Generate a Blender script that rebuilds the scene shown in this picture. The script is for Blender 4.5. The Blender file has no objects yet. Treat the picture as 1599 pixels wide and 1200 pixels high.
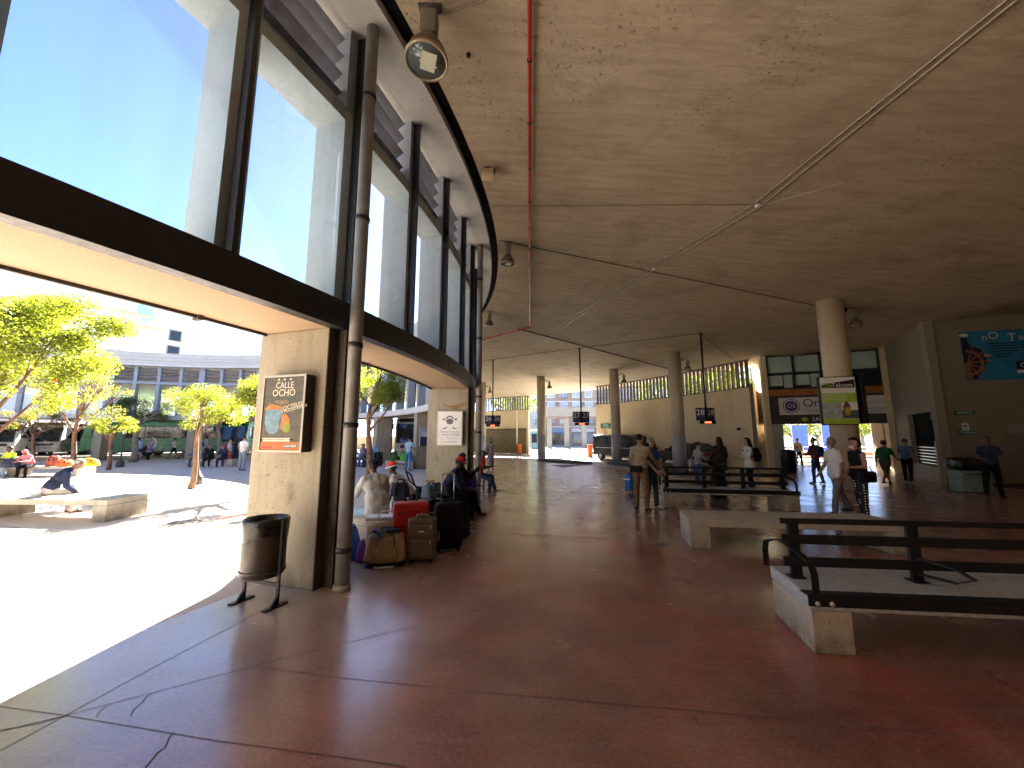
import bpy, bmesh, math, random
import numpy as np
from mathutils import Vector, Matrix
random.seed(7)
rng = np.random.default_rng(11)
scene = bpy.context.scene
COL = scene.collection

# ------------------------------------------------------------------ camera
CAM_F, CAM_P, CAM_H = 608.28, 0.1367, 1.75      # focal length in photo pixels, upward pitch, eye height
cd = bpy.data.cameras.new('camera')
cam = bpy.data.objects.new('camera', cd)
COL.objects.link(cam)
cam.location = (0, 0, CAM_H)
cam.rotation_euler = (math.pi / 2 + CAM_P, 0, 0)
cd.sensor_fit = 'HORIZONTAL'
cd.sensor_width = 36.0
cd.lens = CAM_F / 1599.0 * 36.0
cd.clip_start = 0.05
cd.clip_end = 3000
scene.camera = cam

# ------------------------------------------------------------------ sky, sun, exposure
SUN_EL = math.radians(35.0)
SUN_AZ = math.radians(1.0)                        # from +Y towards +X
world = bpy.data.worlds.new("World")
scene.world = world
world.use_nodes = True
wn = world.node_tree
wn.nodes.clear()
wo = wn.nodes.new('ShaderNodeOutputWorld')
wb = wn.nodes.new('ShaderNodeBackground')
sk = wn.nodes.new('ShaderNodeTexSky')
sk.sky_type = 'NISHITA'
sk.sun_disc = False
sk.sun_elevation = SUN_EL
sk.sun_rotation = SUN_AZ
sk.air_density = 0.27
sk.dust_density = 0.15
sk.ozone_density = 2.0
wb.inputs['Strength'].default_value = 0.05
wn.links.new(sk.outputs[0], wb.inputs['Color'])
wn.links.new(wb.outputs[0], wo.inputs['Surface'])
sl = bpy.data.lights.new('sun', 'SUN')
sl.energy = 4.2
sl.angle = math.radians(0.53)
sl.color = (1.0, 0.93, 0.82)
sun = bpy.data.objects.new('sun', sl)
COL.objects.link(sun)
sd = Vector((math.sin(SUN_AZ) * math.cos(SUN_EL), math.cos(SUN_AZ) * math.cos(SUN_EL), math.sin(SUN_EL)))
sun.rotation_euler = sd.to_track_quat('Z', 'Y').to_euler()
sun.location = sd * 60
vs = scene.view_settings
vs.view_transform = 'Standard'
vs.look = 'None'
vs.exposure = 4.35
vs.gamma = 1.0
vs.use_curve_mapping = False
scene.render.engine = 'CYCLES'
cy = scene.cycles
cy.use_denoising = True
cy.max_bounces = 12
cy.diffuse_bounces = 9
cy.glossy_bounces = 4
cy.transmission_bounces = 6
cy.transparent_max_bounces = 12
cy.use_guiding = True
cy.use_surface_guiding = True
cy.guiding_training_samples = 48
cy.caustics_reflective = False
cy.caustics_refractive = False
cy.sample_clamp_indirect = 6.0

# ------------------------------------------------------------------ geometry helpers
def ray(px, py):
    x = (px - 799.5) / CAM_F; y = (600 - py) / CAM_F
    return (x, math.cos(CAM_P) - y * math.sin(CAM_P), math.sin(CAM_P) + y * math.cos(CAM_P))

def G(px, py, z=0.0):
    """the place at height z that the photograph shows at a pixel"""
    d = ray(px, py); t = (z - CAM_H) / d[2]
    return Vector((d[0] * t, d[1] * t, z))

def AY(px, py, Y):
    d = ray(px, py); t = Y / d[1]
    return Vector((d[0] * t, Y, d[2] * t + CAM_H))

CX, CY = -22.865, 11.487                           # centre of the round station
def P(r, deg, z=0.0):
    a = math.radians(deg)
    return Vector((CX + r * math.cos(a), CY + r * math.sin(a), z))

def ceil_z(r):
    return 7.6 - 0.075 * (r - 22.0)

def ceil_at(px, py, drop=0.0):
    d = ray(px, py); lo, hi = 0.1, 90.0
    for _ in range(60):
        m = (lo + hi) / 2
        r = math.hypot(d[0] * m - CX, d[1] * m - CY)
        if CAM_H + d[2] * m > ceil_z(r) - drop: hi = m
        else: lo = m
    return Vector((d[0] * lo, d[1] * lo, CAM_H + d[2] * lo))

class MB:
    """collects boxes, tubes, lathes and sheets; build() links them as one mesh object"""
    def __init__(s):
        s.v = []; s.f = []; s.m = []; s.sm = []
    def add(s, vs, fs, mi=0, smooth=False):
        o = len(s.v)
        s.v.extend([tuple(v) for v in vs])
        for f in fs:
            s.f.append(tuple(i + o for i in f)); s.m.append(mi); s.sm.append(smooth)
        return s
    def box(s, c, d, rz=0.0, mi=0, mat=None):
        hx, hy, hz = d[0] / 2, d[1] / 2, d[2] / 2
        pts = [Vector((x, y, z)) for z in (-hz, hz) for y in (-hy, hy) for x in (-hx, hx)]
        M = Matrix.Rotation(rz, 3, 'Z') if mat is None else mat
        c = Vector(c)
        pts = [M @ p + c for p in pts]
        return s.add(pts, [(0, 2, 3, 1), (4, 5, 7, 6), (0, 1, 5, 4), (1, 3, 7, 5), (3, 2, 6, 7), (2, 0, 4, 6)], mi)
    def rbox(s, c, d, b, rz=0.0, mi=0, mat=None, seg=3):
        """box with rounded vertical-section corners (rounded in all three axes, superellipse style)"""
        hx, hy, hz = d[0] / 2 - b, d[1] / 2 - b, d[2] / 2 - b
        M = Matrix.Rotation(rz, 3, 'Z') if mat is None else mat
        c = Vector(c); vs = []; fs = []
        n = 4 * (seg + 1); rows = 2 * (seg + 1)
        for j in range(rows):
            top = j > seg
            k = j - (seg + 1) if top else j
            e = (k / seg) * math.pi / 2 - (0 if top else math.pi / 2)
            zz = (hz if top else -hz) + b * math.sin(e); rr = b * math.cos(e)
            for q in range(4):
                sx = (1, -1, -1, 1)[q]; sy = (1, 1, -1, -1)[q]
                for i in range(seg + 1):
                    a = q * math.pi / 2 + (i / seg) * math.pi / 2
                    vs.append(M @ Vector((sx * hx + rr * math.cos(a), sy * hy + rr * math.sin(a), zz)) + c)
        for j in range(rows - 1):
            for i in range(n):
                a = j * n + i; b2 = j * n + (i + 1) % n
                fs.append((a, b2, b2 + n, a + n))
        fs.append(tuple(range(n - 1, -1, -1))); fs.append(tuple((rows - 1) * n + i for i in range(n)))
        return s.add(vs, fs, mi, True)
    def tube(s, path, r, seg=10, mi=0, cap=True, smooth=True):
        path = [Vector(p) for p in path]; n = len(path)
        rs = r if isinstance(r, (list, tuple)) else [r] * n
        vs = []; fs = []; u = None
        for i, p in enumerate(path):
            t = (path[min(i + 1, n - 1)] - path[max(i - 1, 0)])
            if t.length < 1e-9: t = Vector((0, 0, 1))
            t.normalize()
            if u is None:
                u = t.orthogonal().normalized()
            else:
                u = (u - t * u.dot(t))
                u = u.normalized() if u.length > 1e-6 else t.orthogonal().normalized()
            w = t.cross(u)
            for k in range(seg):
                a = 2 * math.pi * k / seg
                vs.append(p + (u * math.cos(a) + w * math.sin(a)) * rs[i])
        for i in range(n - 1):
            for k in range(seg):
                a = i * seg + k; b = i * seg + (k + 1) % seg
                fs.append((a, b, b + seg, a + seg))
        s.add(vs, fs, mi, smooth)
        if cap:
            o = len(s.v) - len(vs)
            s.f.append(tuple(o + k for k in range(seg - 1, -1, -1))); s.m.append(mi); s.sm.append(False)
            s.f.append(tuple(o + (n - 1) * seg + k for k in range(seg))); s.m.append(mi); s.sm.append(False)
        return s
    def lathe(s, prof, c=(0, 0, 0), seg=20, mi=0, mat=None, smooth=True):
        c = Vector(c); vs = []; fs = []
        for (r, z) in prof:
            for k in range(seg):
                a = 2 * math.pi * k / seg
                p = Vector((r * math.cos(a), r * math.sin(a), z))
                vs.append((mat @ p if mat is not None else p) + c)
        for i in range(len(prof) - 1):
            for k in range(seg):
                a = i * seg + k; b = i * seg + (k + 1) % seg
                fs.append((a, b, b + seg, a + seg))
        fs.append(tuple(range(seg - 1, -1, -1)))
        fs.append(tuple((len(prof) - 1) * seg + k for k in range(seg)))
        return s.add(vs, fs, mi, smooth)
    def prism(s, poly, z0, z1, mi=0):
        n = len(poly)
        vs = [(p[0], p[1], z0) for p in poly] + [(p[0], p[1], z1) for p in poly]
        fs = [tuple(range(n - 1, -1, -1)), tuple(range(n, 2 * n))]
        fs += [(i, (i + 1) % n, (i + 1) % n + n, i + n) for i in range(n)]
        return s.add(vs, fs, mi)
    def extrude(s, poly, axis_o, ux, uy, un, depth, mi=0):
        """2-D outline in the plane (ux, uy) at axis_o, given thickness along un"""
        o = Vector(axis_o); ux = Vector(ux); uy = Vector(uy); un = Vector(un); n = len(poly)
        a = [o + ux * p[0] + uy * p[1] for p in poly]
        b = [p + un * depth for p in a]
        fs = [tuple(range(n - 1, -1, -1)), tuple(range(n, 2 * n))]
        fs += [(i, (i + 1) % n, (i + 1) % n + n, i + n) for i in range(n)]
        return s.add(a + b, fs, mi)
    def ring(s, r0, r1, z0, z1, a0=0.0, a1=360.0, n=176, mi=0, zo=None):
        """ring segment of rectangular section; zo = (z0, z1) at the outer radius if it slopes"""
        full = abs(a1 - a0 - 360) < 1e-6
        zo = zo or (z0, z1); m = n if full else n + 1; vs = []; fs = []
        for i in range(m):
            a = a0 + (a1 - a0) * i / n
            vs += [P(r0, a, z0), P(r1, a, zo[0]), P(r1, a, zo[1]), P(r0, a, z1)]
        for i in range(n):
            j = (i + 1) % m
            for k in range(4):
                l = (k + 1) % 4
                fs.append((4 * i + k, 4 * i + l, 4 * j + l, 4 * j + k))
        if not full:
            fs.append((3, 2, 1, 0)); q = 4 * n; fs.append((q, q + 1, q + 2, q + 3))
        return s.add(vs, fs, mi)
    def rad(s, r0, r1, deg, wid, z0, z1, mi=0, off=0.0):
        """box lying along a radius of the station"""
        a = math.radians(deg)
        c = P((r0 + r1) / 2, deg, (z0 + z1) / 2) + Vector((-math.sin(a), math.cos(a), 0)) * off
        return s.box(c, (r1 - r0, wid, z1 - z0), a, mi)
    def build(s, name, mats, parent=None, world=False, kind=None, bevel=0.0):
        me = bpy.data.meshes.new(name)
        v = s.v
        if world and parent is not None:
            b = parent.location
            v = [(p[0] - b[0], p[1] - b[1], p[2] - b[2]) for p in v]
        me.from_pydata(v, [], s.f)
        for m in (mats if isinstance(mats, (list, tuple)) else [mats]): me.materials.append(m)
        me.polygons.foreach_set('material_index', s.m)
        me.polygons.foreach_set('use_smooth', s.sm)
        me.update()
        o = bpy.data.objects.new(name, me)
        COL.objects.link(o)
        if parent is not None: o.parent = parent
        if kind: o['kind'] = kind
        if bevel > 0:
            bm_ = o.modifiers.new('edge', 'BEVEL'); bm_.width = bevel; bm_.segments = 2; bm_.limit_method = 'ANGLE'; bm_.angle_limit = 0.7
        return o

def thing(name, label, cat, loc=(0, 0, 0), rz=0.0, group=None):
    o = bpy.data.objects.new(name, None)
    COL.objects.link(o)
    o.empty_display_size = 0.1
    o.location = loc; o.rotation_euler = (0, 0, rz)
    o['label'] = label; o['category'] = cat
    if group: o['group'] = group
    return o

def tag(o, label, cat, group=None):
    o['label'] = label; o['category'] = cat
    if group: o['group'] = group
    return o

def struct(o):
    o['kind'] = 'structure'; return o

def dup(root, loc, rz=None, label=None):
    """a copy of a thing with copies of its parts and sub-parts"""
    r = root.copy(); COL.objects.link(r); r.location = loc
    if rz is not None: r.rotation_euler = (0, 0, rz)
    if label: r['label'] = label
    for ch in list(root.children):
        c = ch.copy(); COL.objects.link(c); c.parent = r
        for g in list(ch.children):
            d = g.copy(); COL.objects.link(d); d.parent = c
    return r

def inst(name, me, parent, loc=(0, 0, 0), rz=0.0, kind=None):
    o = bpy.data.objects.new(name, me); COL.objects.link(o)
    o.parent = parent; o.location = loc; o.rotation_euler = (0, 0, rz)
    if kind: o['kind'] = kind
    return o

# ------------------------------------------------------------------ materials
_mats = {}
def nodes_of(name):
    m = bpy.data.materials.new(name); m.use_nodes = True
    nt = m.node_tree; nt.nodes.clear()
    out = nt.nodes.new('ShaderNodeOutputMaterial')
    b = nt.nodes.new('ShaderNodeBsdfPrincipled')
    nt.links.new(b.outputs[0], out.inputs['Surface'])
    return m, nt, b, out

def noise(nt, vec, scale, detail=6, rough=0.6, dist=0.0):
    n = nt.nodes.new('ShaderNodeTexNoise')
    n.inputs['Scale'].default_value = scale; n.inputs['Detail'].default_value = detail
    n.inputs['Roughness'].default_value = rough; n.inputs['Distortion'].default_value = dist
    nt.links.new(vec, n.inputs['Vector'])
    return n.outputs['Fac']

def ramp(nt, fac, stops):
    r = nt.nodes.new('ShaderNodeValToRGB')
    el = r.color_ramp.elements
    while len(el) < len(stops): el.new(0.5)
    for e, (p, c) in zip(el, stops):
        e.position = p
        e.color = (c, c, c, 1) if isinstance(c, (int, float)) else (c[0], c[1], c[2], 1)
    nt.links.new(fac, r.inputs[0])
    return r.outputs['Color']

def mixc(nt, fac, a, b, mode='MIX'):
    n = nt.nodes.new('ShaderNodeMix'); n.data_type = 'RGBA'; n.blend_type = mode
    for sock, val in ((n.inputs[0], fac), (n.inputs[6], a), (n.inputs[7], b)):
        if isinstance(val, bpy.types.NodeSocket): nt.links.new(val, sock)
        elif isinstance(val, (int, float)): sock.default_value = val
        else: sock.default_value = (val[0], val[1], val[2], 1)
    return n.outputs[2]

def coords(nt, kind='Object', scale=None):
    if kind == 'World':
        g = nt.nodes.new('ShaderNodeNewGeometry'); o = g.outputs['Position']
    else:
        t = nt.nodes.new('ShaderNodeTexCoord'); o = t.outputs[kind]
    if scale:
        mp = nt.nodes.new('ShaderNodeMapping'); mp.inputs['Scale'].default_value = scale
        nt.links.new(o, mp.inputs['Vector']); o = mp.outputs[0]
    return o

def bump(nt, b, h, strength=0.2, dist=0.02):
    n = nt.nodes.new('ShaderNodeBump'); n.inputs['Strength'].default_value = strength; n.inputs['Distance'].default_value = dist
    nt.links.new(h, n.inputs['Height']); nt.links.new(n.outputs[0], b.inputs['Normal'])

def M(name, col, rough=0.6, var=0.18, scale=6.0, bmp=0.15, metal=0.0, spec=0.25, stain=None, emit=0.0):
    """general material: colour broken up by two noises, uneven roughness, fine relief"""
    if name in _mats: return _mats[name]
    m, nt, b, out = nodes_of(name)
    vec = coords(nt, 'Object')
    n1 = noise(nt, vec, scale, 8, 0.65)
    lo = [c * (1 - var) for c in col]; hi = [min(1, c * (1 + var)) for c in col]
    c = ramp(nt, n1, [(0.3, lo), (0.7, hi)])
    if stain:
        n2 = noise(nt, vec, scale * 0.35, 5, 0.6, 0.4)
        f = ramp(nt, n2, [(0.52, 0.0), (0.68, 1.0)])
        c = mixc(nt, f, c, stain)
    nt.links.new(c, b.inputs['Base Color'])
    rr = ramp(nt, noise(nt, vec, scale * 1.7, 4), [(0.3, max(0.03, rough - 0.1)), (0.7, min(1, rough + 0.1))])
    nt.links.new(rr, b.inputs['Roughness'])
    b.inputs['Metallic'].default_value = metal
    b.inputs['Specular IOR Level'].default_value = spec
    if emit > 0:
        nt.links.new(c, b.inputs['Emission Color']); b.inputs['Emission Strength'].default_value = emit
    if bmp > 0: bump(nt, b, noise(nt, vec, scale * 6, 6), bmp, 0.01)
    _mats[name] = m
    return m

def concrete(name, a, bcol, dark, scale=1.2, rough=0.8, pit=True, strength=0.25, streak=True, coord='World'):
    """cast concrete: cloudy tone, vertical streaks, dark pits, fine grain"""
    if name in _mats: return _mats[name]
    m, nt, b, out = nodes_of(name)
    vec = coords(nt, coord)
    c = ramp(nt, noise(nt, vec, scale, 8, 0.62, 0.2), [(0.3, a), (0.7, bcol)])
    if streak:
        sv = coords(nt, coord, (3.0, 3.0, 0.35))
        f = ramp(nt, noise(nt, sv, 2.2, 6, 0.6), [(0.5, 0.0), (0.78, 0.55)])
        c = mixc(nt, f, c, dark)
    g = noise(nt, vec, 45, 4, 0.7)
    c = mixc(nt, 0.35, c, ramp(nt, g, [(0.3, [x * 0.7 for x in a]), (0.7, [min(1, x * 1.25) for x in bcol])]))
    if pit:
        f = ramp(nt, noise(nt, vec, 26, 2, 0.5), [(0.66, 0.0), (0.74, 0.6)])
        c = mixc(nt, f, c, dark)
    nt.links.new(c, b.inputs['Base Color'])
    b.inputs['Roughness'].default_value = rough
    b.inputs['Specular IOR Level'].default_value = 0.3
    bump(nt, b, g, strength, 0.008)
    _mats[name] = m
    return m
# ================================================================== large structure
R_OUT, R_GL, R_SOF = 20.5, 21.70, 22.2             # courtyard face, glazing, inner edge of the soffit ring
Z_LIN, Z_SILL, Z_HEAD, Z_SOF = 3.13, 3.48, 6.08, 7.5
R_FIN = 21.14
A0, DA = -17.4, 16.6                                # first pillar in view and the pillar spacing (degrees)

conc_wall = concrete('wall concrete', (.58, .485, .31), (.72, .60, .39), (.30, .24, .15), 0.7)
conc_col = concrete('column concrete', (.48, .41, .29), (.60, .52, .38), (.24, .19, .13), 1.0)
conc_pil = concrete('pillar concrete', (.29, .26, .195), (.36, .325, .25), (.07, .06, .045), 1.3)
def grimy(m):
    # hand marks at hip height and splash dirt at the foot, in patches
    nt = m.node_tree; b = [n for n in nt.nodes if n.type == 'BSDF_PRINCIPLED'][0]
    src = b.inputs['Base Color'].links[0].from_socket
    g = nt.nodes.new('ShaderNodeNewGeometry'); sx = nt.nodes.new('ShaderNodeSeparateXYZ'); nt.links.new(g.outputs['Position'], sx.inputs[0])
    mp = nt.nodes.new('ShaderNodeMapping'); mp.inputs['Scale'].default_value = (1, 1, .6); nt.links.new(g.outputs['Position'], mp.inputs[0])
    band = ramp(nt, sx.outputs['Z'], [(0.25, 0.0), (0.8, 1.0)])
    zr = nt.nodes.new('ShaderNodeMapRange'); zr.inputs[1].default_value = 1.9; zr.inputs[2].default_value = 1.2; nt.links.new(sx.outputs['Z'], zr.inputs[0])
    marks = ramp(nt, noise(nt, mp.outputs[0], 13, 5, .7, 1.0), [(0.60, 0.0), (0.66, 0.9)])
    zone = ramp(nt, noise(nt, g.outputs['Position'], 2.3, 2, .5), [(0.45, 0.0), (0.58, 1.0)])
    def mul(a, c):
        n = nt.nodes.new('ShaderNodeMath'); n.operation = 'MULTIPLY'; nt.links.new(a, n.inputs[0]); nt.links.new(c, n.inputs[1]); return n.outputs[0]
    c = mixc(nt, mul(mul(mul(marks, zone), band), zr.outputs[0]), src, (.05, .04, .03))
    zf = nt.nodes.new('ShaderNodeMapRange'); zf.inputs[1].default_value = .35; zf.inputs[2].default_value = .0; nt.links.new(sx.outputs['Z'], zf.inputs[0])
    c = mixc(nt, mul(zf.outputs[0], ramp(nt, noise(nt, mp.outputs[0], 6, 5, .65), [(0.35, 0.0), (0.65, .8)])), c, (.09, .065, .045))
    smear = ramp(nt, noise(nt, mp.outputs[0], 3.2, 4, .6), [(0.55, 0.0), (0.72, 0.6)])
    c = mixc(nt, mul(mul(smear, band), zr.outputs[0]), c, (.13, .105, .075))
    nt.links.new(c, b.inputs['Base Color'])
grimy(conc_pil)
conc_lin = concrete('lintel concrete', (.33, .24, .155), (.39, .29, .19), (.23, .165, .105), 0.8, streak=False, pit=False, strength=0.1)
conc_grey = concrete('grey concrete', (.50, .51, .50), (.60, .61, .59), (.28, .28, .27), 1.0, pit=False, strength=0.12)
conc_fin = concrete('painted fin concrete', (.255, .305, .355), (.305, .355, .41), (.20, .23, .26), 1.5, pit=False, streak=True, strength=0.08)
conc_bench = concrete('bench concrete', (.34, .315, .26), (.50, .46, .38), (.12, .105, .085), 2.0, strength=0.5)
grimy(conc_bench)
steel_dark = M('dark steel', (.018, .018, .023), 0.45, 0.3, 9, 0.1, 0.0, 0.5)
steel_black = M('black painted steel', (.011, .011, .012), 0.5, 0.3, 12, 0.1, 0.0, 0.3)
steel_rust = M('rusty steel channel', (.06, .048, .038), 0.6, 0.4, 14, 0.2, 0.0, 0.4, (.05, .035, .025))
grey_pipe = M('grey pipe', (.24, .24, .23), 0.5, 0.2, 5, 0.08, 0.0, 0.5, (.16, .14, .12))
red_pipe = M('red pipe paint', (.42, .035, .025), 0.4, 0.2, 9, 0.05)
white_plastic = M('white plastic', (.72, .72, .70), 0.45, 0.05, 6, 0.0)
louvre_mat = M('louvre metal', (.24, .26, .30), 0.55, 0.2, 4, 0.05, 0.0, 0.4, (.16, .15, .15))
parapet_mat = concrete('parapet panels', (.44, .43, .39), (.52, .51, .47), (.36, .34, .30), 0.6, pit=False, strength=0.05)

def polar_dist(nt):
    g = nt.nodes.new('ShaderNodeNewGeometry')
    v = nt.nodes.new('ShaderNodeVectorMath'); v.operation = 'SUBTRACT'; v.inputs[1].default_value = (CX, CY, 0)
    nt.links.new(g.outputs['Position'], v.inputs[0])
    m = nt.nodes.new('ShaderNodeVectorMath'); m.operation = 'MULTIPLY'; m.inputs[1].default_value = (1, 1, 0)
    nt.links.new(v.outputs[0], m.inputs[0])
    l = nt.nodes.new('ShaderNodeVectorMath'); l.operation = 'LENGTH'
    nt.links.new(m.outputs[0], l.inputs[0])
    return l.outputs['Value'], g.outputs['Position']

def maprange(nt, val, a, b):
    n = nt.nodes.new('ShaderNodeMapRange'); n.inputs[1].default_value = a; n.inputs[2].default_value = b
    nt.links.new(val, n.inputs[0]); return n.outputs[0]

def mth(nt, op, a, b):
    n = nt.nodes.new('ShaderNodeMath'); n.operation = op
    for i, v in enumerate((a, b)):
        if isinstance(v, bpy.types.NodeSocket): nt.links.new(v, n.inputs[i])
        else: n.inputs[i].default_value = v
    return n.outputs[0]

def floor_material():
    m, nt, b, out = nodes_of('polished red concrete floor')
    r, pos = polar_dist(nt)
    big = noise(nt, pos, 0.45, 5, 0.55, 0.5)
    mid = noise(nt, pos, 1.3, 5, 0.55, 0.3)
    fine = noise(nt, pos, 38, 4, 0.7)
    red = ramp(nt, mid, [(0.28, (.15, .046, .032)), (0.52, (.29, .074, .048)), (0.72, (.42, .104, .070))])
    worn = ramp(nt, mid, [(0.3, (.22, .125, .095)), (0.7, (.37, .25, .20))])
    wf = ramp(nt, big, [(0.38, 0.0), (0.62, 0.9)])
    c = mixc(nt, wf, red, worn)
    pale = ramp(nt, mid, [(0.3, (.33, .31, .31)), (0.7, (.43, .40, .39))])
    rn = mth(nt, 'ADD', r, mth(nt, 'MULTIPLY', mth(nt, 'SUBTRACT', big, 0.5), 2.6))
    c = mixc(nt, maprange(nt, rn, 23.4, 21.6), c, pale)                     # bare, foot-worn concrete by the openings
    sx = nt.nodes.new('ShaderNodeSeparateXYZ'); nt.links.new(pos, sx.inputs[0])
    yn = mth(nt, 'ADD', sx.outputs['Y'], mth(nt, 'MULTIPLY', mid, 0.0))
    tan = ramp(nt, mid, [(0.3, (.30, .20, .135)), (0.7, (.38, .265, .185))])
    tan = mixc(nt, wf, tan, worn)
    c = mixc(nt, maprange(nt, yn, 7.3, 10.5), c, tan)                        # browner beyond the cross joint, wall reflections put into the colour
    sp = ramp(nt, noise(nt, pos, 30, 4, 0.6), [(0.62, 0.0), (0.85, 0.22)])
    c = mixc(nt, sp, c, (.07, .04, .03))
    for sc_, th_, cl_ in ((2.3, .035, (.05, .04, .035)), (3.1, .028, (.40, .36, .33)), (5.3, .030, (.06, .03, .025))):
        v = nt.nodes.new('ShaderNodeTexVoronoi'); v.inputs['Scale'].default_value = sc_
        nt.links.new(pos, v.inputs['Vector'])
        c = mixc(nt, ramp(nt, v.outputs['Distance'], [(th_ * .7, 0.75), (th_, 0.0)]), c, cl_)     # trodden gum and drips
    sv = nt.nodes.new('ShaderNodeMapping'); sv.inputs['Scale'].default_value = (1, 9, 1); sv.inputs['Rotation'].default_value = (0, 0, 0.9); nt.links.new(pos, sv.inputs[0])
    c = mixc(nt, ramp(nt, noise(nt, sv.outputs[0], 1.1, 5, 0.6, 0.6), [(0.50, 0.0), (0.85, 0.40)]), c, (.34, .25, .22))  # scuff lines
    c = mixc(nt, 0.22, c, ramp(nt, fine, [(0.35, (.06, .03, .025)), (0.65, (.42, .26, .20))]))
    nt.links.new(c, b.inputs['Base Color'])
    ro = ramp(nt, noise(nt, pos, 1.6, 4, 0.5, 0.3), [(0.3, 0.19), (0.7, 0.29)])
    nt.links.new(ro, b.inputs['Roughness'])
    b.inputs['Specular IOR Level'].default_value = 0.95
    return m

def plaza_material():
    m, nt, b, out = nodes_of('pale concrete paving')
    r, pos = polar_dist(nt)
    a = noise(nt, pos, 0.5, 8, 0.62, 0.4); g = noise(nt, pos, 30, 5, 0.7)
    c = ramp(nt, a, [(0.3, (.46, .39, .33)), (0.7, (.56, .475, .405))])
    c = mixc(nt, 0.3, c, ramp(nt, g, [(0.3, (.40, .335, .285)), (0.7, (.58, .495, .42))]))
    f = ramp(nt, noise(nt, pos, 0.8, 6, 0.7), [(0.6, 0.0), (0.75, 0.35)])
    c = mixc(nt, f, c, (.40, .28, .24))
    nt.links.new(c, b.inputs['Base Color']); b.inputs['Roughness'].default_value = 0.75
    bump(nt, b, g, 0.2, 0.006)
    return m

def ceiling_material():
    m, nt, b, out = nodes_of('board-marked ceiling concrete')
    r, pos = polar_dist(nt)
    a = noise(nt, pos, 0.28, 7, 0.6, 0.3)
    c = ramp(nt, a, [(0.3, (.48, .395, .285)), (0.7, (.63, .53, .395))])
    sv = nt.nodes.new('ShaderNodeMapping'); sv.inputs['Scale'].default_value = (1.2, 9, 1); sv.inputs['Rotation'].default_value = (0, 0, 0.35)
    nt.links.new(pos, sv.inputs[0])
    f = ramp(nt, noise(nt, sv.outputs[0], 0.7, 6, 0.65), [(0.40, 0.0), (0.72, 0.8)])
    c = mixc(nt, f, c, (.34, .26, .17))                                      # formwork boards
    sv2 = nt.nodes.new('ShaderNodeMapping'); sv2.inputs['Scale'].default_value = (1.0, 6, 1); sv2.inputs['Rotation'].default_value = (0, 0, 0.35)
    nt.links.new(pos, sv2.inputs[0])
    f = ramp(nt, noise(nt, sv2.outputs[0], 2.6, 3, 0.6), [(0.66, 0.0), (0.72, 0.5)])
    c = mixc(nt, f, c, (.13, .095, .06))                                      # dark chipped streaks
    c = mixc(nt, ramp(nt, noise(nt, pos, 0.55, 6, 0.7, 0.8), [(0.50, 0.0), (0.66, 0.55)]), c, (.28, .215, .145))   # damp blotches
    clump = ramp(nt, noise(nt, pos, 0.7, 3, 0.5), [(0.48, 0.0), (0.60, 1.0)])
    spots = ramp(nt, noise(nt, pos, 15, 4, 0.65), [(0.58, 0.0), (0.66, 0.8)])
    c = mixc(nt, mth(nt, 'MULTIPLY', clump, spots), c, (.07, .045, .03))      # mould spots in patches
    g = noise(nt, pos, 40, 5, 0.7)
    c = mixc(nt, 0.25, c, ramp(nt, g, [(0.3, (.24, .18, .11)), (0.7, (.54, .42, .27))]))
    nt.links.new(c, b.inputs['Base Color']); b.inputs['Roughness'].default_value = 0.85
    b.inputs['Specular IOR Level'].default_value = 0.25
    h = mixc(nt, 0.5, noise(nt, sv.outputs[0], 1.2, 5, 0.6), g)
    bump(nt, b, h, 0.8, 0.03)
    return m

def glass_material(name='window glass', tint=(.95, .985, .99), refl=0.22):
    m, nt, b, out = nodes_of(name)
    nt.nodes.remove(b)
    t = nt.nodes.new('ShaderNodeBsdfTransparent'); t.inputs[0].default_value = (*tint, 1)
    gl = nt.nodes.new('ShaderNodeBsdfGlossy'); gl.inputs['Roughness'].default_value = 0.03
    fr = nt.nodes.new('ShaderNodeFresnel'); fr.inputs['IOR'].default_value = 1.45
    mx = nt.nodes.new('ShaderNodeMixShader')
    nt.links.new(mth(nt, 'MULTIPLY', fr.outputs[0], refl), mx.inputs[0])
    nt.links.new(t.outputs[0], mx.inputs[1]); nt.links.new(gl.outputs[0], mx.inputs[2])
    # a light film of dust
    df = nt.nodes.new('ShaderNodeBsdfDiffuse'); df.inputs[0].default_value = (.5, .5, .5, 1)
    vec = coords(nt, 'World', (2, 2, .4))
    f = ramp(nt, noise(nt, vec, 1.2, 6, 0.6), [(0.4, 0.0), (0.8, 0.08)])
    m2 = nt.nodes.new('ShaderNodeMixShader')
    nt.links.new(f, m2.inputs[0]); nt.links.new(mx.outputs[0], m2.inputs[1]); nt.links.new(df.outputs[0], m2.inputs[2])
    nt.links.new(m2.outputs[0], out.inputs['Surface'])
    return m

M_FLOOR, M_PLAZA, M_CEIL, M_GLASS = floor_material(), plaza_material(), ceiling_material(), glass_material()
asphalt = concrete('bus lane asphalt', (.24, .225, .20), (.32, .30, .27), (.14, .13, .12), 0.6, 0.42, pit=False, strength=0.2, streak=False)
street_mat = concrete('street asphalt', (.30, .29, .28), (.38, .37, .36), (.2, .2, .2), 0.3, 0.75, pit=False, strength=0.2, streak=False)
joint_mat = M('joint filler', (.085, .06, .05), 0.8, 0.3, 20, 0.0)

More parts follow.
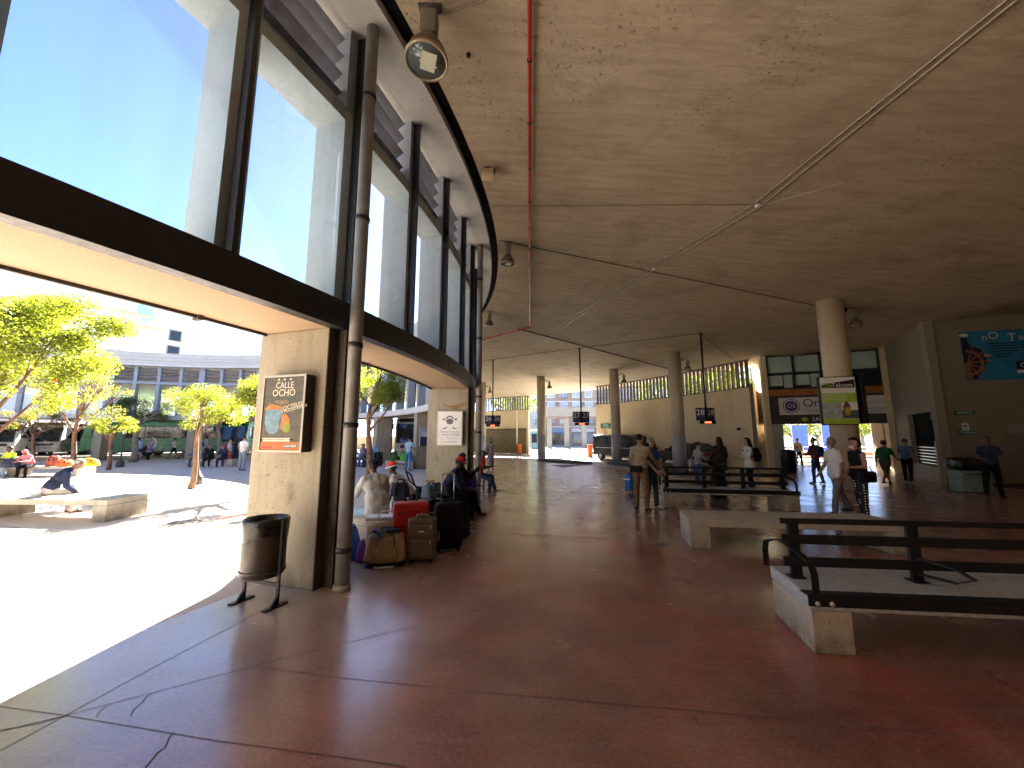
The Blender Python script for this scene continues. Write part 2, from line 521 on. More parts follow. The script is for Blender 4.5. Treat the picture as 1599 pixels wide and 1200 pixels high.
# ---- ground sheets
def disc(r0, r1, z, n=176, rings=1):
    mb = MB(); vs = []; fs = []
    for k in range(rings + 1):
        r = r0 + (r1 - r0) * k / rings
        vs += [P(r, 360 * i / n, z) for i in range(n)]
    for k in range(rings):
        for i in range(n):
            j = (i + 1) % n
            fs.append((k * n + i, (k + 1) * n + i, (k + 1) * n + j, k * n + j))
    if r0 < 0.01:
        fs = [f for f in fs]
    return mb.add(vs, fs, 0)

struct(disc(38.6, 1400, -0.02).build('ground', street_mat))
struct(disc(0.002, 20.9, 0.0).build('plaza_paving', M_PLAZA))
def arc_sheet(mb, r0, r1, a0, a1, z, n):
    vs = [P(r, a0 + (a1 - a0) * i / n, z) for i in range(n + 1) for r in (r0, r1)]
    return mb.add(vs, [(2 * i, 2 * i + 1, 2 * i + 3, 2 * i + 2) for i in range(n)])
mb = disc(20.9, 31.0, 0.0, rings=3)
arc_sheet(mb, 31.0, 38.6, 168, 377, 0.0, 100); arc_sheet(mb, 38.6, 47.0, 350, 377, 0.0, 20)
hall_floor = struct(mb.build('hall_floor', M_FLOOR))
struct(arc_sheet(MB(), 31.0, 38.6, 17, 168, -0.012, 80).build('bus_lane', asphalt))

def strip(mb, pts, w, z=0.003, mi=0):
    """thin filled joint or crack lying on a surface"""
    pts = [Vector(p) for p in pts]; vs = []; n = len(pts)
    for i, p in enumerate(pts):
        t = pts[min(i + 1, n - 1)] - pts[max(i - 1, 0)]; t.z = 0; t.normalize()
        u = Vector((-t.y, t.x, 0)) * (w / 2)
        vs += [p + u + Vector((0, 0, z)), p - u + Vector((0, 0, z))]
    mb.add(vs, [(2 * i, 2 * i + 1, 2 * i + 3, 2 * i + 2) for i in range(n - 1)], mi)

def joint(px, name='expansion_joint', w=0.012, jag=0.002, sub=8, mat=joint_mat):
    pts = [G(*p) for p in px]; out = [pts[0]]
    for a, b in zip(pts[:-1], pts[1:]):
        n = max(1, int((b - a).length / 0.25)) if sub else 1
        for k in range(1, n + 1):
            q = a.lerp(b, k / n)
            if jag and k < n: q = q + Vector((random.uniform(-jag, jag), random.uniform(-jag, jag), 0))
            out.append(q)
    mb = MB(); strip(mb, out, w); o = mb.build(name, mat, hall_floor); return o
joint([(0, 1173), (102, 1118), (245, 1040), (415, 951), (470, 925)], w=0.006)
joint([(102, 1118), (400, 1040), (720, 960), (1100, 865)], w=0.005)
joint([(0, 1104), (102, 1118), (340, 1158), (560, 1187), (640, 1200)], w=0.005)
joint([(400, 1042), (510, 1057), (800, 1086), (1200, 1121), (1500, 1150)], w=0.005)
joint([(722, 831), (860, 838), (1060, 847)], w=0.014)
joint([(0, 1141), (60, 1131), (102, 1118)], w=0.006)
joint([(780, 768), (960, 772)], w=0.03); joint([(1275, 940), (1160, 835)], w=0.006)
for pts, w in (([(167, 1102), (158, 1109), (150, 1121)], .004), ([(237, 1083), (229, 1088), (222, 1098), (209, 1108), (204, 1119)], .006), ([(273, 1145), (265, 1151), (258, 1168), (246, 1176), (240, 1184), (227, 1199)], .008), ([(0, 1143), (45, 1132), (100, 1119)], .008)):
    joint(pts, 'floor_crack', w, jag=0.012)
# the faded pink band across the paving
mb = MB(); strip(mb, [G(-60, 893), G(0, 886), (G(90, 868)), G(180, 848), G(260, 832), G(330, 815), G(420, 796)], 0.30, 0.004)
o = struct(mb.build('painted_line', M('faded pink paint', (.22, .060, .045), 0.75, 0.2, 3, 0.1)))

# ---- ceiling and roof
def roof():
    mb = MB(); n = 176; prof = [(22.42, ceil_z(22.42)), (27, ceil_z(27)), (33, ceil_z(33)), (39.9, ceil_z(39.9)), (39.9, ceil_z(39.9) + .5), (30, 8.0), (22.42, 8.25), (20.62, 8.25), (20.62, 8.05), (22.42, 8.05)]
    vs = [P(r, 360 * i / n, z) for (r, z) in prof for i in range(n)]; k = len(prof); fs = []
    for q in range(k):
        q2 = (q + 1) % k
        for i in range(n):
            j = (i + 1) % n
            fs.append((q * n + i, q * n + j, q2 * n + j, q2 * n + i))
    return mb.add(vs, fs)
struct(roof().build('ceiling', M_CEIL))
struct(MB().ring(R_SOF + .002, 22.418, 7.66, 7.70).build('ceiling_gap_shade', M('black gap shade', (.008, .008, .008), .9, .2, 5, 0)))  # black ring laid in the soffit gap to stand for its shade

# ---- the station building round the courtyard: one thing with its parts
station = thing('station_building', 'round bus station with dark lintel band, tall windows and grey fins around the courtyard', 'building', (CX, CY, 0))
ST = dict(parent=station, world=True)
MB().ring(R_OUT, R_GL - .06, Z_LIN, Z_SILL - .004).build('lintel', conc_lin, **ST)
MB().ring(R_OUT - .05, R_OUT - .002, Z_LIN + .03, Z_SILL + .02).build('lintel_edge', conc_grey, **ST)
MB().ring(R_GL - .058, R_GL + .10, Z_LIN - .015, Z_LIN + .17).ring(R_GL - .058, R_GL + .05, Z_LIN + .173, Z_SILL + .01).build('steel_band', steel_dark, **ST)
MB().ring(R_FIN - .01, R_GL - .07, Z_HEAD, Z_HEAD + .20).build('head_rail', conc_fin, **ST)
MB().ring(R_OUT - .02, R_SOF, Z_SOF, Z_SOF + .14).build('ring_beam', conc_grey, **ST)
MB().ring(R_OUT - .03, R_OUT + .10, Z_SOF + .143, 7.92).ring(R_OUT - .06, R_OUT + .10, 7.93, 8.20).ring(R_OUT - .06, R_OUT + .10, 8.215, 8.50).build('parapet', parapet_mat, **ST)
MB().ring(R_OUT - .10, R_OUT + .16, 8.503, 8.56).build('coping', parapet_mat, **ST)

MB().ring(R_OUT + .07, R_OUT + .10, Z_LIN - .035, Z_LIN - .002).build('drip_trim', steel_rust, **ST)
for k in range(-8, 40):
    MB().rad(R_OUT + .03, R_OUT + .13, A0 + DA * k / 4 + 1.1, .05, Z_LIN - .055, Z_LIN - .003).build('trim_clip', steel_rust, **ST)
vis_pillars = list(range(-2, 11))                   # pillars the photograph can show
hid = [A0 + 10 * DA + (360 - 12 * DA) / 10 * k for k in range(1, 10)]
mbh = MB()
for a in hid:
    mbh.rad(R_OUT, R_GL - .06, a, .5, 0, Z_LIN)
mbh.build('pillar', conc_pil, station, True, kind='stuff')
mbh = MB()
tot = 360 - 12 * DA
for k in range(1, 40):
    mbh.rad(R_FIN, R_GL - .07, A0 + 10 * DA + tot * k / 40, .25, Z_SILL + .002, Z_SOF - .002)
mbh.build('fin', conc_fin, station, True, kind='stuff')

def rad_mesh(name, mb, mats, deg):
    return mb.build(name, mats, station, True)

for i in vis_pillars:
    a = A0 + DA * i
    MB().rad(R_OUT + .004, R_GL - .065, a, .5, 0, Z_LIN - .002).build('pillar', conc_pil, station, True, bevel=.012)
    # steel channel in front of the pillar
    mb = MB()
    mb.rad(R_GL - .06, R_GL + .09, a - .33, .015, 0, Z_LIN - .017).rad(R_GL - .06, R_GL + .09, a - .02, .015, 0, Z_LIN - .017).rad(R_GL + .0, R_GL + .012, a - .175, .10, 0, Z_LIN - .017)
    mb.rad(R_GL - .063, R_GL - .048, a - .55, .13, 0, Z_LIN - .017)
    mb.build('steel_channel', steel_rust, station, True)
nb = []
fin_mesh = {}
for i in range(-2 * 4 - 1, 10 * 4 + 1):
    a = A0 + DA * i / 4; pil = (i % 4 == 0)
    if pil: MB().rad(R_FIN, R_GL - .07, a, .44, Z_SILL + .002, Z_SOF - .002).build('fin', conc_fin, station, True)
    else: MB().rad(R_FIN + .004, R_GL - .07, a, .24, Z_SILL + .002, Z_SOF - .002).build('fin', conc_fin, station, True)
    near = a < 10
    w = .13 if pil else .055
    MB().rad(R_GL - .068, R_GL + .045, a, w, Z_SILL + .012, Z_SOF - .002).build('mullion', steel_dark, station, True)
    # pane and louvres of the bay that begins here
    mid = a + DA / 8; hw = math.radians(DA / 4) * R_GL - w * .5 - .06
    MB().rad(R_GL - .03, R_GL - .022, mid, hw + .03, Z_SILL + .012, Z_HEAD + .1).build('pane', M_GLASS, station, True)
    ca = math.radians(mid)
    ll = math.radians(DA / 4) * 21.36 - (.36 if pil or (i + 1) % 4 == 0 else .26)
    for k in range(4):
        z = 6.46 + k * .285
        Rm = Matrix.Rotation(ca, 3, 'Z') @ Matrix.Rotation(math.radians(-30), 3, 'Y')
        MB().box(P(21.38, mid, z), (.33, ll, .022), mat=Rm).build('louvre_slat', louvre_mat, station, True)
    if pil or True:
        # small sloping stub of the louvre bracket beside each mullion
        pass

# ---- drain pipes beside the pillars
def drainpipe(deg, off_r, label, ztop=Z_SOF):
    b = P(R_GL + off_r, deg)
    t = thing('drainpipe', label, 'drainpipe', b, 0, 'drainpipes beside the pillars')
    MB().tube([(0, 0, 0.0), (0, 0, ztop - .01)], .083, 20).build('pipe', grey_pipe, t)
    for z in (.45, 1.9, 2.9, 4.6, 6.4):
        mb = MB().lathe([(.089, z - .03), (.095, z - .025), (.095, z + .025), (.089, z + .03)], seg=20)
        mb.build('pipe_clip', steel_dark, t)
    MB().lathe([(.10, 0), (.10, .05), (.085, .07)], seg=20).build('foot_collar', grey_pipe, t)
    return t
drainpipe(A0 - .37, .24, 'grey drainpipe running from floor to soffit beside the pillar with the cocktail poster')
drainpipe(A0 + DA - .35, .22, 'grey drainpipe beside the pillar with the white poster')

# ---- round hall columns
col_paint = M('grey column paint', (.36, .39, .40), 0.6, 0.15, 3, 0.15)
def column(px, pyb, r, label, paint=1.95, rad=.34):
    d = ray(px, pyb); ux, uy = d[0], d[1]
    a = ux * ux + uy * uy; b = -2 * (ux * CX + uy * CY); c = CX * CX + CY * CY - r * r
    t = (-b + math.sqrt(b * b - 4 * a * c)) / (2 * a)
    b0 = Vector((ux * t, uy * t, 0))
    o = thing('concrete_column', label, 'column', b0, 0, 'round concrete columns of the hall')
    zt = ceil_z(r) + .18
    mb = MB().lathe([(rad, 0), (rad, zt)], seg=36)
    mb.build('shaft', conc_col, o)
    if paint:
        MB().lathe([(rad + .003, 0), (rad + .004, paint)], seg=36).build('painted_base', col_paint, o)
    return b0
COLS = {}
COLS['26'] = column(752.5, 716, 32.0, 'slim round column farthest left, behind the bay 26 sign')
COLS['27'] = column(846, 717, 32.8, 'round column with grey painted base between bay signs 26 and 27')
COLS['28'] = column(963.5, 722, 34.6, 'round column in front of the black van')
COLS['29'] = column(1062.5, 735, 34.2, 'round column with grey painted base in front of the black car', rad=.37)
COLS['shop'] = column(1328, 760, 34.5, 'thick round column carrying the green telephone shop sign', paint=0, rad=.40)

# ---- perimeter walls with vertical slat screens
slat_mat = M('slat screen timber', (.10, .09, .085), 0.65, 0.3, 6, 0.1)
slat_white = M('pale slats', (.42, .42, .45), 0.6, 0.15, 6, 0.1)
rib_mat = M('ribbed shutter panel', (.20, .17, .10), 0.6, 0.3, 3, 0.1)

def perimeter(name, label, r, a0, a1, ztop, n, slats=0, zs=0, thick=.25, mats=conc_wall, cat='wall'):
    b = P(r, (a0 + a1) / 2)
    t = thing(name, label, cat, b)
    MB().ring(r, r + thick, 0, ztop, a0, a1, n).build('wall_panel', mats, t, True)
    if slats:
        for k in range(slats):
            a = a0 + (a1 - a0) * (k + .5) / slats
            MB().rad(r + .02, r + .22, a, .085, ztop + .06, zs - .06).build('slat', slat_mat, t, True)
        MB().ring(r + .01, r + .23, ztop + .002, ztop + .058, a0, a1, n).ring(r + .01, r + .23, zs - .058, zs - .002, a0, a1, n).build('slat_rail', slat_mat, t, True)
    return t
wr = perimeter('perimeter_wall', 'tan concrete wall with a slatted screen on top behind the black van and car', 38.5, 17.0, 37.8, 4.68, 34, 42, ceil_z(38.5))
wl = perimeter('perimeter_wall', 'tan concrete wall with slatted screen and brown ribbed lower panel left of the exit', 39.4, 51.3, 64.0, 4.75, 22, 26, ceil_z(39.4))
# ribbed lower panel on the left wall
for k in range(46):
    a = 51.9 + k * .22
    MB().rad(39.31, 39.40, a, .10, .05, 2.62).build('panel_rib', rib_mat, wl, True)
MB().ring(39.36, 39.395, .05, 2.66, 51.7, 62.1, 20).ring(39.28, 39.355, 2.66, 2.72, 51.6, 62.2, 20).build('ribbed_panel', M('shutter backing', (.10, .085, .05), .7, .3, 3, .1), wl, True)
perimeter('perimeter_wall', 'long tan boundary wall behind the parked coaches across the courtyard', 46.0, 66, 150, 1.9, 60)
perimeter('perimeter_wall', 'dark boundary wall of the rear bus lanes behind the viewer', 40.0, 165, 356, 6.9, 90)

# ---- exit street beyond the gap: sunlit street kerbs

for a in range(-60, 150, 15):
    mb = MB(); strip(mb, [P(4.0, a + .3), P(12, a), P(20.3, a - .2)], .014, .0045); o = mb.build('paving_joint', joint_mat); o['kind'] = 'structure'
for r in (7.0, 12.5, 17.0):
    mb = MB(); strip(mb, [P(r, a) for a in range(-70, 161, 5)], .014, .005); o = mb.build('paving_joint', joint_mat); o['kind'] = 'structure'
# ================================================================== planes for signs and fronts
class Plane:
    """a vertical plane through a and b; s runs to the viewer's right, n faces the viewer"""
    def __init__(s, a, b, z0=0.0):
        s.a = Vector((a[0], a[1], 0)); e = Vector((b[0] - a[0], b[1] - a[1], 0)); s.len = e.length
        s.e = e.normalized(); s.n = Vector((s.e.y, -s.e.x, 0)); s.k = Vector((0, 0, 1))
    def hit(s, px, py):
        d = Vector(ray(px, py)); o = Vector((0, 0, CAM_H))
        t = (s.a - o).dot(s.n) / d.dot(s.n); p = o + d * t
        return (p - s.a).dot(s.e), p.z
    def pt(s, u, z, off=0.0):
        return s.a + s.e * u + s.k * z + s.n * off
    def box(s, mb, u0, u1, z0, z1, off=0.0, th=0.02, mi=0):
        """box from u0..u1, z0..z1, standing proud from off to off+th"""
        c = s.pt((u0 + u1) / 2, (z0 + z1) / 2, off + th / 2)
        M3 = Matrix((s.e, s.n, s.k)).transposed()
        return mb.box(c, (u1 - u0, th, z1 - z0), mat=M3, mi=mi)
    def poly(s, mb, pts, off=0.0, th=0.002, mi=0):
        return mb.extrude(pts, s.pt(0, 0, off), s.e, s.k, s.n, th, mi)
    def disc(s, mb, u, z, r, off=0.0, th=0.002, mi=0, ry=None, n=28, a0=0, a1=360):
        ry = ry or r
        pts = [(u + r * math.cos(math.radians(a0 + (a1 - a0) * i / n)), z + ry * math.sin(math.radians(a0 + (a1 - a0) * i / n))) for i in range(n if a1 - a0 == 360 else n + 1)]
        return s.poly(mb, pts, off, th, mi)
    def annulus(s, mb, u, z, r0, r1, off=0.0, th=0.002, mi=0, n=28, a0=0, a1=360):
        for i in range(n):
            b0 = math.radians(a0 + (a1 - a0) * i / n); b1 = math.radians(a0 + (a1 - a0) * (i + 1) / n)
            s.poly(mb, [(u + r0 * math.cos(b0), z + r0 * math.sin(b0)), (u + r1 * math.cos(b0), z + r1 * math.sin(b0)), (u + r1 * math.cos(b1), z + r1 * math.sin(b1)), (u + r0 * math.cos(b1), z + r0 * math.sin(b1))], off, th, mi)
    def text(s, body, u, z, size, mat, parent, off=0.004, align='CENTER', ext=0.001, rot=0.0, shear=0.0, name='lettering', sx=1.0):
        c = bpy.data.curves.new(name, 'FONT'); c.body = body; c.size = size; c.extrude = ext; c.resolution_u = 2
        c.align_x = align; c.align_y = 'CENTER'; c.shear = shear
        c.materials.append(mat)
        o = bpy.data.objects.new(name, c); COL.objects.link(o)
        p = s.pt(u, z, off) - (parent.location if parent else Vector((0, 0, 0)))
        M4 = Matrix((s.e, s.k, s.n)).transposed().to_4x4() @ Matrix.Rotation(rot, 4, 'Z') @ Matrix.Scale(sx, 4, (1, 0, 0))
        o.matrix_local = Matrix.Translation(p) @ M4
        if parent:
            o.parent = parent; o.matrix_parent_inverse = Matrix.Identity(4)
            o.matrix_basis = Matrix.Translation(p) @ M4
        return o

white_ink = M('white ink', (.80, .80, .78), 0.5, 0.03, 5, 0)
black_ink = M('black ink', (.02, .02, .02), 0.5, 0.1, 5, 0)
grey_ink = M('grey ink', (.20, .20, .21), 0.5, 0.1, 5, 0)
cream_ink = M('cream ink', (.72, .64, .48), 0.5, 0.05, 5, 0)
purple_ink = M('purple ink', (.10, .05, .22), 0.5, 0.1, 5, 0)
lime_ink = M('lime ink', (.36, .56, .05), 0.5, 0.1, 5, 0)
sign_navy = M('sign navy', (.035, .05, .11), 0.4, 0.1, 5, 0.02)
sign_green = M('sign green', (.02, .16, .09), 0.45, 0.1, 5, 0.02)
banner_white = M('banner cloth', (.66, .65, .62), 0.6, 0.05, 3, 0.05)
glass_dark = M('dark window glass', (.02, .025, .028), 0.06, 0.2, 3, 0.0, 0.0, 0.6)
orange_paint = M('orange paint', (.62, .14, .03), 0.45, 0.12, 6, 0.05)
led_red = M('red LED text', (1.0, .06, .02), 0.5, 0.05, 40, 0, 0, .2, None, 0.9)

# ================================================================== right-hand building
CA = Vector((16.2, 14.88, 0)); CB = Vector((19.3, 19.75, 0)); SL = Vector((13.9, 21.87, 0)); CR = Vector((22.6, 13.3, 0))
pebble = concrete('pebble-dash wall', (.17, .15, .11), (.33, .29, .215), (.08, .07, .05), 14, 0.9, pit=True, strength=0.9, streak=False)
shop = thing('cafe_building', 'pebble-dashed building with cafe corner, glazed upper office and wide open passage to the street', 'building', (CA.x, CA.y, 0))
SH = dict(parent=shop, world=True)
Zc = 6.75
pw = Plane(CA, CR); pw2 = Plane(CA, CR)
wall_r = Plane(CA, CR)                                 # wall facing the hall, running towards the viewer
cafe = Plane(CB, CA)                                   # cafe face
front = Plane(SL, CB)                                  # passage front with windows above
mb = MB(); wall_r.box(mb, 0, wall_r.len, 0, Zc, -.25, .25); mb.build('wall', pebble, **SH)
mb = MB(); wall_r.box(mb, .02, wall_r.len, 0, .10, .002, .012); mb.build('skirting', M('dark skirting', (.05, .045, .04), .7, .2, 5, .1), **SH)
mb = MB(); mb.prism([wall_r.pt(.3, 0, -.26)[:2], wall_r.pt(wall_r.len, 0, -.26)[:2], (27, 22), (CB.x + 5, CB.y - 2)], 6.0, 6.9); mb.build('roof_slab', conc_wall, **SH)
mb = MB(); mb.prism([P(38.9, 18.5)[:2], P(38.9, 15)[:2], P(38.9, 11)[:2], P(38.9, 5.2)[:2], (21.5, 13.25), front.pt(front.len + 6, 0, -5)[:2], P(46, 18.5)[:2]], 6.405, 6.95); mb.build('roof_slab', conc_wall, **SH)
mb = MB(); Plane(CR, P(40.1, 356)).box(mb, -.2, (Vector((CR.x, CR.y, 0)) - P(40.1, 356)).length + .2, 0, 6.88, -.25, .25); mb.build('side_wall', pebble, **SH)
mb = MB(); mb.prism([P(39.2, 352)[:2], P(42, 352)[:2], (CR.x + 3, CR.y), wall_r.pt(wall_r.len, 0, -.1)[:2], wall_r.pt(.0, 0, -.1)[:2], P(39.2, 5)[:2], P(39.2, 358)[:2]], 6.37, 6.9); mb.build('roof_slab', M_CEIL, **SH)
# cafe face with its shuttered hatch
u0, _ = cafe.hit(1424, 700); u1, _ = cafe.hit(1463, 700)
mb = MB()
cafe.box(mb, 0.0, u0, 0, Zc, -.25, .249); cafe.box(mb, u1, cafe.len - .002, 0, Zc, -.25, .249)
cafe.box(mb, u0 + .002, u1 - .002, 2.78, Zc - .002, -.25, .246); mb.build('wall', pebble, **SH)
mb = MB(); cafe.box(mb, u0 + .002, u1 - .002, 0, .62, -.25, .26); mb.build('hatch_parapet', concrete('plain concrete', (.36, .33, .26), (.44, .40, .32), (.2, .18, .14), 1.5), **SH)
mb = MB(); cafe.box(mb, u0 + .004, u1 - .004, .622, 2.776, -.20, .03); mb.build('shutter', M('black shutter', (.008, .008, .008), .95, .2, 6, .05, 0, .02), **SH)
for k in range(6):
    mb = MB(); cafe.box(mb, u0 + .01, u1 - .01, .68 + .13 * k, .705 + .13 * k, -.165, .025); mb.build('shutter_bar', M('bare steel bar', (.45, .45, .46), .35, .1, 8, 0, .6), **SH)
cafe.text('CAFET', u1 - .45, 2.55, .26, M('pale letters', (.7, .7, .66), .5, .05, 4, 0), shop, off=-.155)
# frame posts of the hatch
mb = MB(); cafe.box(mb, u1 + .01, u1 + .30, .0, 1.62, .003, .05); mb.build('pilaster', concrete('plain concrete', (.36, .33, .26), (.44, .40, .32), (.2, .18, .14), 1.5), **SH)

# passage front: piers, glazed office above, lintel
frame_dk = M('dark window frame', (.03, .035, .035), .4, .2, 6, .05)
fL = front.hit(1208, 700)[0]; fR = front.hit(1392, 700)[0]
opL = front.hit(1226, 700)[0]; opR = front.hit(1392, 700)[0]
mb = MB(); front.box(mb, front.hit(1199, 700)[0], fL, 0, Zc, -.4, .4); mb.build('pier', conc_wall, **SH)
mb = MB(); front.box(mb, fL + .002, opL, 0, 2.48, -.38, .36); mb.build('door_jamb', concrete('plain concrete', (.36, .33, .26), (.44, .40, .32), (.2, .18, .14), 1.5), **SH)
if fR < front.len + 9:
    mb = MB(); front.box(mb, fR, front.len + .35, 0, Zc, -.4, .398); mb.build('pier', conc_wall, **SH)
mb = MB(); front.box(mb, fL + .002, fR - .002, 2.482, 4.05, -.38, .34); mb.build('lintel_panel', M('dark lintel panel', (.06, .055, .05), .6, .2, 3, .1), **SH)
mb = MB(); front.box(mb, fL + .004, fR - .004, 4.052, 4.38, -.36, .38); mb.build('spandrel', M('orange timber spandrel', (.36, .13, .045), .55, .25, 4, .1), **SH)
mb = MB(); W = fR - fL
n4 = 4
for k in range(n4 + 1):
    u = fL + .03 + (W - .06) * k / n4
    front.box(mb, u - .035, u + .035, 4.384, Zc - .02, -.28, .24)
for z in (4.42, 5.32, 6.3):
    for k in range(n4):
        ua = fL + .03 + (W - .06) * k / n4 + .036; ub = fL + .03 + (W - .06) * (k + 1) / n4 - .036
        front.box(mb, ua, ub, z - .03, z + .03, -.26, .20)
mb.build('window_frame', frame_dk, **SH)
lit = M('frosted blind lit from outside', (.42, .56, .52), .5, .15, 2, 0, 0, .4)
for k in range(n4):
    ua = fL + .03 + (W - .06) * k / n4 + .036; ub = fL + .03 + (W - .06) * (k + 1) / n4 - .036
    mb = MB(); front.box(mb, ua + .002, ub - .002, 5.352, 6.268, -.20, .01); mb.build('pane', lit, **SH)
    if k < 2:
        um = ua + (ub - ua) * .62
        mb = MB(); front.box(mb, ua + .03, um - .03, 4.62, 5.20, -.19, .012); front.box(mb, um + .02, ub - .03, 4.50, 5.22, -.19, .012); mb.build('blind', lit, **SH)
    mb = MB(); front.box(mb, ua + .002, ub - .002, 4.452, 5.288, -.21, .01); mb.build('pane', glass_dark, **SH)
# passage ceiling and side wall beyond the opening
mb = MB(); mb.prism([front.pt(fL, 0, -.39)[:2], front.pt(fR, 0, -.39)[:2], front.pt(fR, 0, -3.2)[:2], front.pt(fL, 0, -3.2)[:2]], 2.6, 6.7); mb.build('passage_ceiling', conc_wall, **SH)
mb = MB(); front.box(mb, fR - .05, front.len + .6, 0, 2.598, -1.7, 1.2); mb.build('passage_wall', M('peach plaster', (.55, .42, .32), .8, .1, 2, .1), **SH)

# banners over the passage
bn = thing('shop_banner', 'white banner with round purple emblem over the passage, left of the column', 'banner', front.pt(fL, 0, .1))
bL = front.hit(1217, 640)[0]; bM = front.hit(1303, 640)[0]; bR = front.hit(1392, 640)[0]
mb = MB(); front.box(mb, bL, bM - .02, 2.98, 3.92, -.035, .012); mb.build('cloth', banner_white, bn, True)
mb = MB(); ec = bL + .58
front.annulus(mb, ec, 3.46, .36, .40, -.022, .002, 0); front.disc(mb, ec, 3.46, .29, -.022, .002, 0); mb.build('emblem', purple_ink, bn, True)
front.text('OS', ec, 3.46, .30, white_ink, bn, off=-.017)
front.text('Onu', ec + 1.08, 3.60, .62, purple_ink, bn, off=-.020)
front.text('Empresa de', ec + 1.10, 3.20, .17, grey_ink, bn, off=-.020)
bn2 = thing('shop_banner', 'faded white banner with thin script over the passage, right of the column', 'banner', front.pt(bM, 0, .1))
mb = MB(); front.box(mb, bM + .02, bR, 2.98, 3.92, -.035, .012); mb.build('cloth', banner_white, bn2, True)
front.text('serrx', bR - .62, 3.60, .44, M('faded ink', (.45, .44, .42), .6, .05, 5, 0), bn2, off=-.020, shear=.3)
mb = MB(); front.box(mb, bR - 1.3, bR - .1, 3.24, 3.27, -.022, .002); mb.build('rule', grey_ink, bn2, True)
front.text('tel. 606 024', bR - .7, 3.12, .16, grey_ink, bn2, off=-.020)
ex = thing('exit_sign', 'dark exit sign with pale letters and yellow bus symbol under the banner', 'sign', front.pt(fL + .5, 0, .1))
sL = front.hit(1247, 655)[0]; sR = front.hit(1330, 655)[0]
mb = MB(); front.box(mb, sL, sR, 2.54, 2.90, -.035, .05); mb.build('panel', M('olive sign panel', (.06, .07, .045), .5, .1, 5, 0), ex, True)
mb = MB(); front.disc(mb, sL + .28, 2.73, .15, .017, .002, 0, .11); mb.build('bus_symbol', M('yellow ink', (.65, .55, .06), .5, .1, 5, 0), ex, True)
front.text('SALIDA', sL + .60, 2.72, .30, white_ink, ex, off=.018, align='LEFT')

# wall furniture on the hall-facing wall
def wall_item(name, label, cat, px0, px1, py0, py1, mat, th=.03):
    uA, zA = wall_r.hit(px0, (py0 + py1) / 2); uB, zB = wall_r.hit(px1, (py0 + py1) / 2)
    z1 = wall_r.hit((px0 + px1) / 2, py0)[1]; z0 = wall_r.hit((px0 + px1) / 2, py1)[1]
    t = thing(name, label, cat, wall_r.pt((uA + uB) / 2, 0, .02))
    mb = MB(); wall_r.box(mb, uA, uB, z0, z1, .003, th); mb.build('panel', mat, t, True)
    return t, uA, uB, z0, z1
t, a, b, z0, z1 = wall_item('direction_sign', 'upper narrow green sign on the dark pebble-dash wall', 'sign', 1489, 1521, 642, 648, sign_green)
wall_r.text('SERVICIOS', (a + b) / 2, (z0 + z1) / 2, .10, white_ink, t, off=.036)
t, a, b, z0, z1 = wall_item('direction_sign', 'lower narrow green sign below the paper notice', 'sign', 1495, 1525, 673, 679, sign_green)
wall_r.text('CONSIGNA', (a + b) / 2, (z0 + z1) / 2, .10, white_ink, t, off=.036)
t, a, b, z0, z1 = wall_item('paper_notice', 'small white paper notice between two green signs', 'notice', 1502, 1513, 661, 673, white_plastic, .004)
mb = MB(); wall_r.disc(mb, (a + b) / 2, (z0 + z1) / 2 + .03, .05, .008, .001, 0); wall_r.box(mb, a + .05, b - .05, z0 + .04, z0 + .07, .008, .001); mb.build('print', grey_ink, t, True)
t, a, b, z0, z1 = wall_item('notice_board', 'pale rectangular plate on the dark wall near the right edge', 'plate', 1576, 1612, 662, 678, M('pale plate', (.34, .31, .25), .6, .1, 5, .05), .012)
mb = MB()
for k in range(4): wall_r.box(mb, a + .06, b - .15, z1 - .08 - .08 * k, z1 - .065 - .08 * k, .016, .001)
mb.build('print', grey_ink, t, True)
# big blue poster
a = wall_r.hit(1503, 560)[0]; b = wall_r.hit(1690, 560)[0]
zt = wall_r.hit(1503, 519)[1]; zb = wall_r.hit(1510, 595)[1]
po = thing('wall_poster', 'large blue wall poster with a ship wheel and white wavy headline', 'poster', wall_r.pt(a, 0, .02))
blue_ink = M('sea blue ink', (.03, .20, .38), .5, .3, 2.5, 0)
mb = MB(); wall_r.box(mb, a, b, zb, zt, .004, .012); mb.build('sheet', blue_ink, po, True)
H = zt - zb
wood_ink = M('brown ink', (.30, .12, .05), .5, .2, 8, 0)
mb = MB(); wall_r.poly(mb, [(a + .02, zb + .02), (a + .02, zt - .18), (a + .20, zt - .2), (a + .24, zt - .5), (a + .62, zb + H * .62), (a + .72, zb + H * .38), (a + .35, zb + .05)], .017, .001); mb.build('coat_print', M('navy print', (.02, .025, .05), .5, .2, 5, 0), po, True)
wc = (a + .12, zb + H * .36)
mb = MB(); wall_r.annulus(mb, wc[0], wc[1], .40, .50, .019, .001, 0, 20, -80, 90)
for an in (-60, -28, 5, 38, 70):
    c, s_ = math.cos(math.radians(an)), math.sin(math.radians(an)); r0, r1 = .05, .72; w = .022
    wall_r.poly(mb, [(wc[0] + r0 * c - w * s_, wc[1] + r0 * s_ + w * c), (wc[0] + r1 * c - w * s_, wc[1] + r1 * s_ + w * c), (wc[0] + r1 * c + w * s_, wc[1] + r1 * s_ - w * c), (wc[0] + r0 * c + w * s_, wc[1] + r0 * s_ - w * c)], .0205, .001)
wall_r.poly(mb, [(a + .02, zb + .05), (a + .02, wc[1]), (a + .14, wc[1]), (a + .22, zb + .05)], .0215, .001)
mb.build('wheel_print', wood_ink, po, True)
mb = MB(); wall_r.disc(mb, a + .74, zb + H * .50, .12, .022, .001, 0, .06); mb.build('hand_print', M('skin print', (.50, .30, .18), .5, .1, 5, 0), po, True)
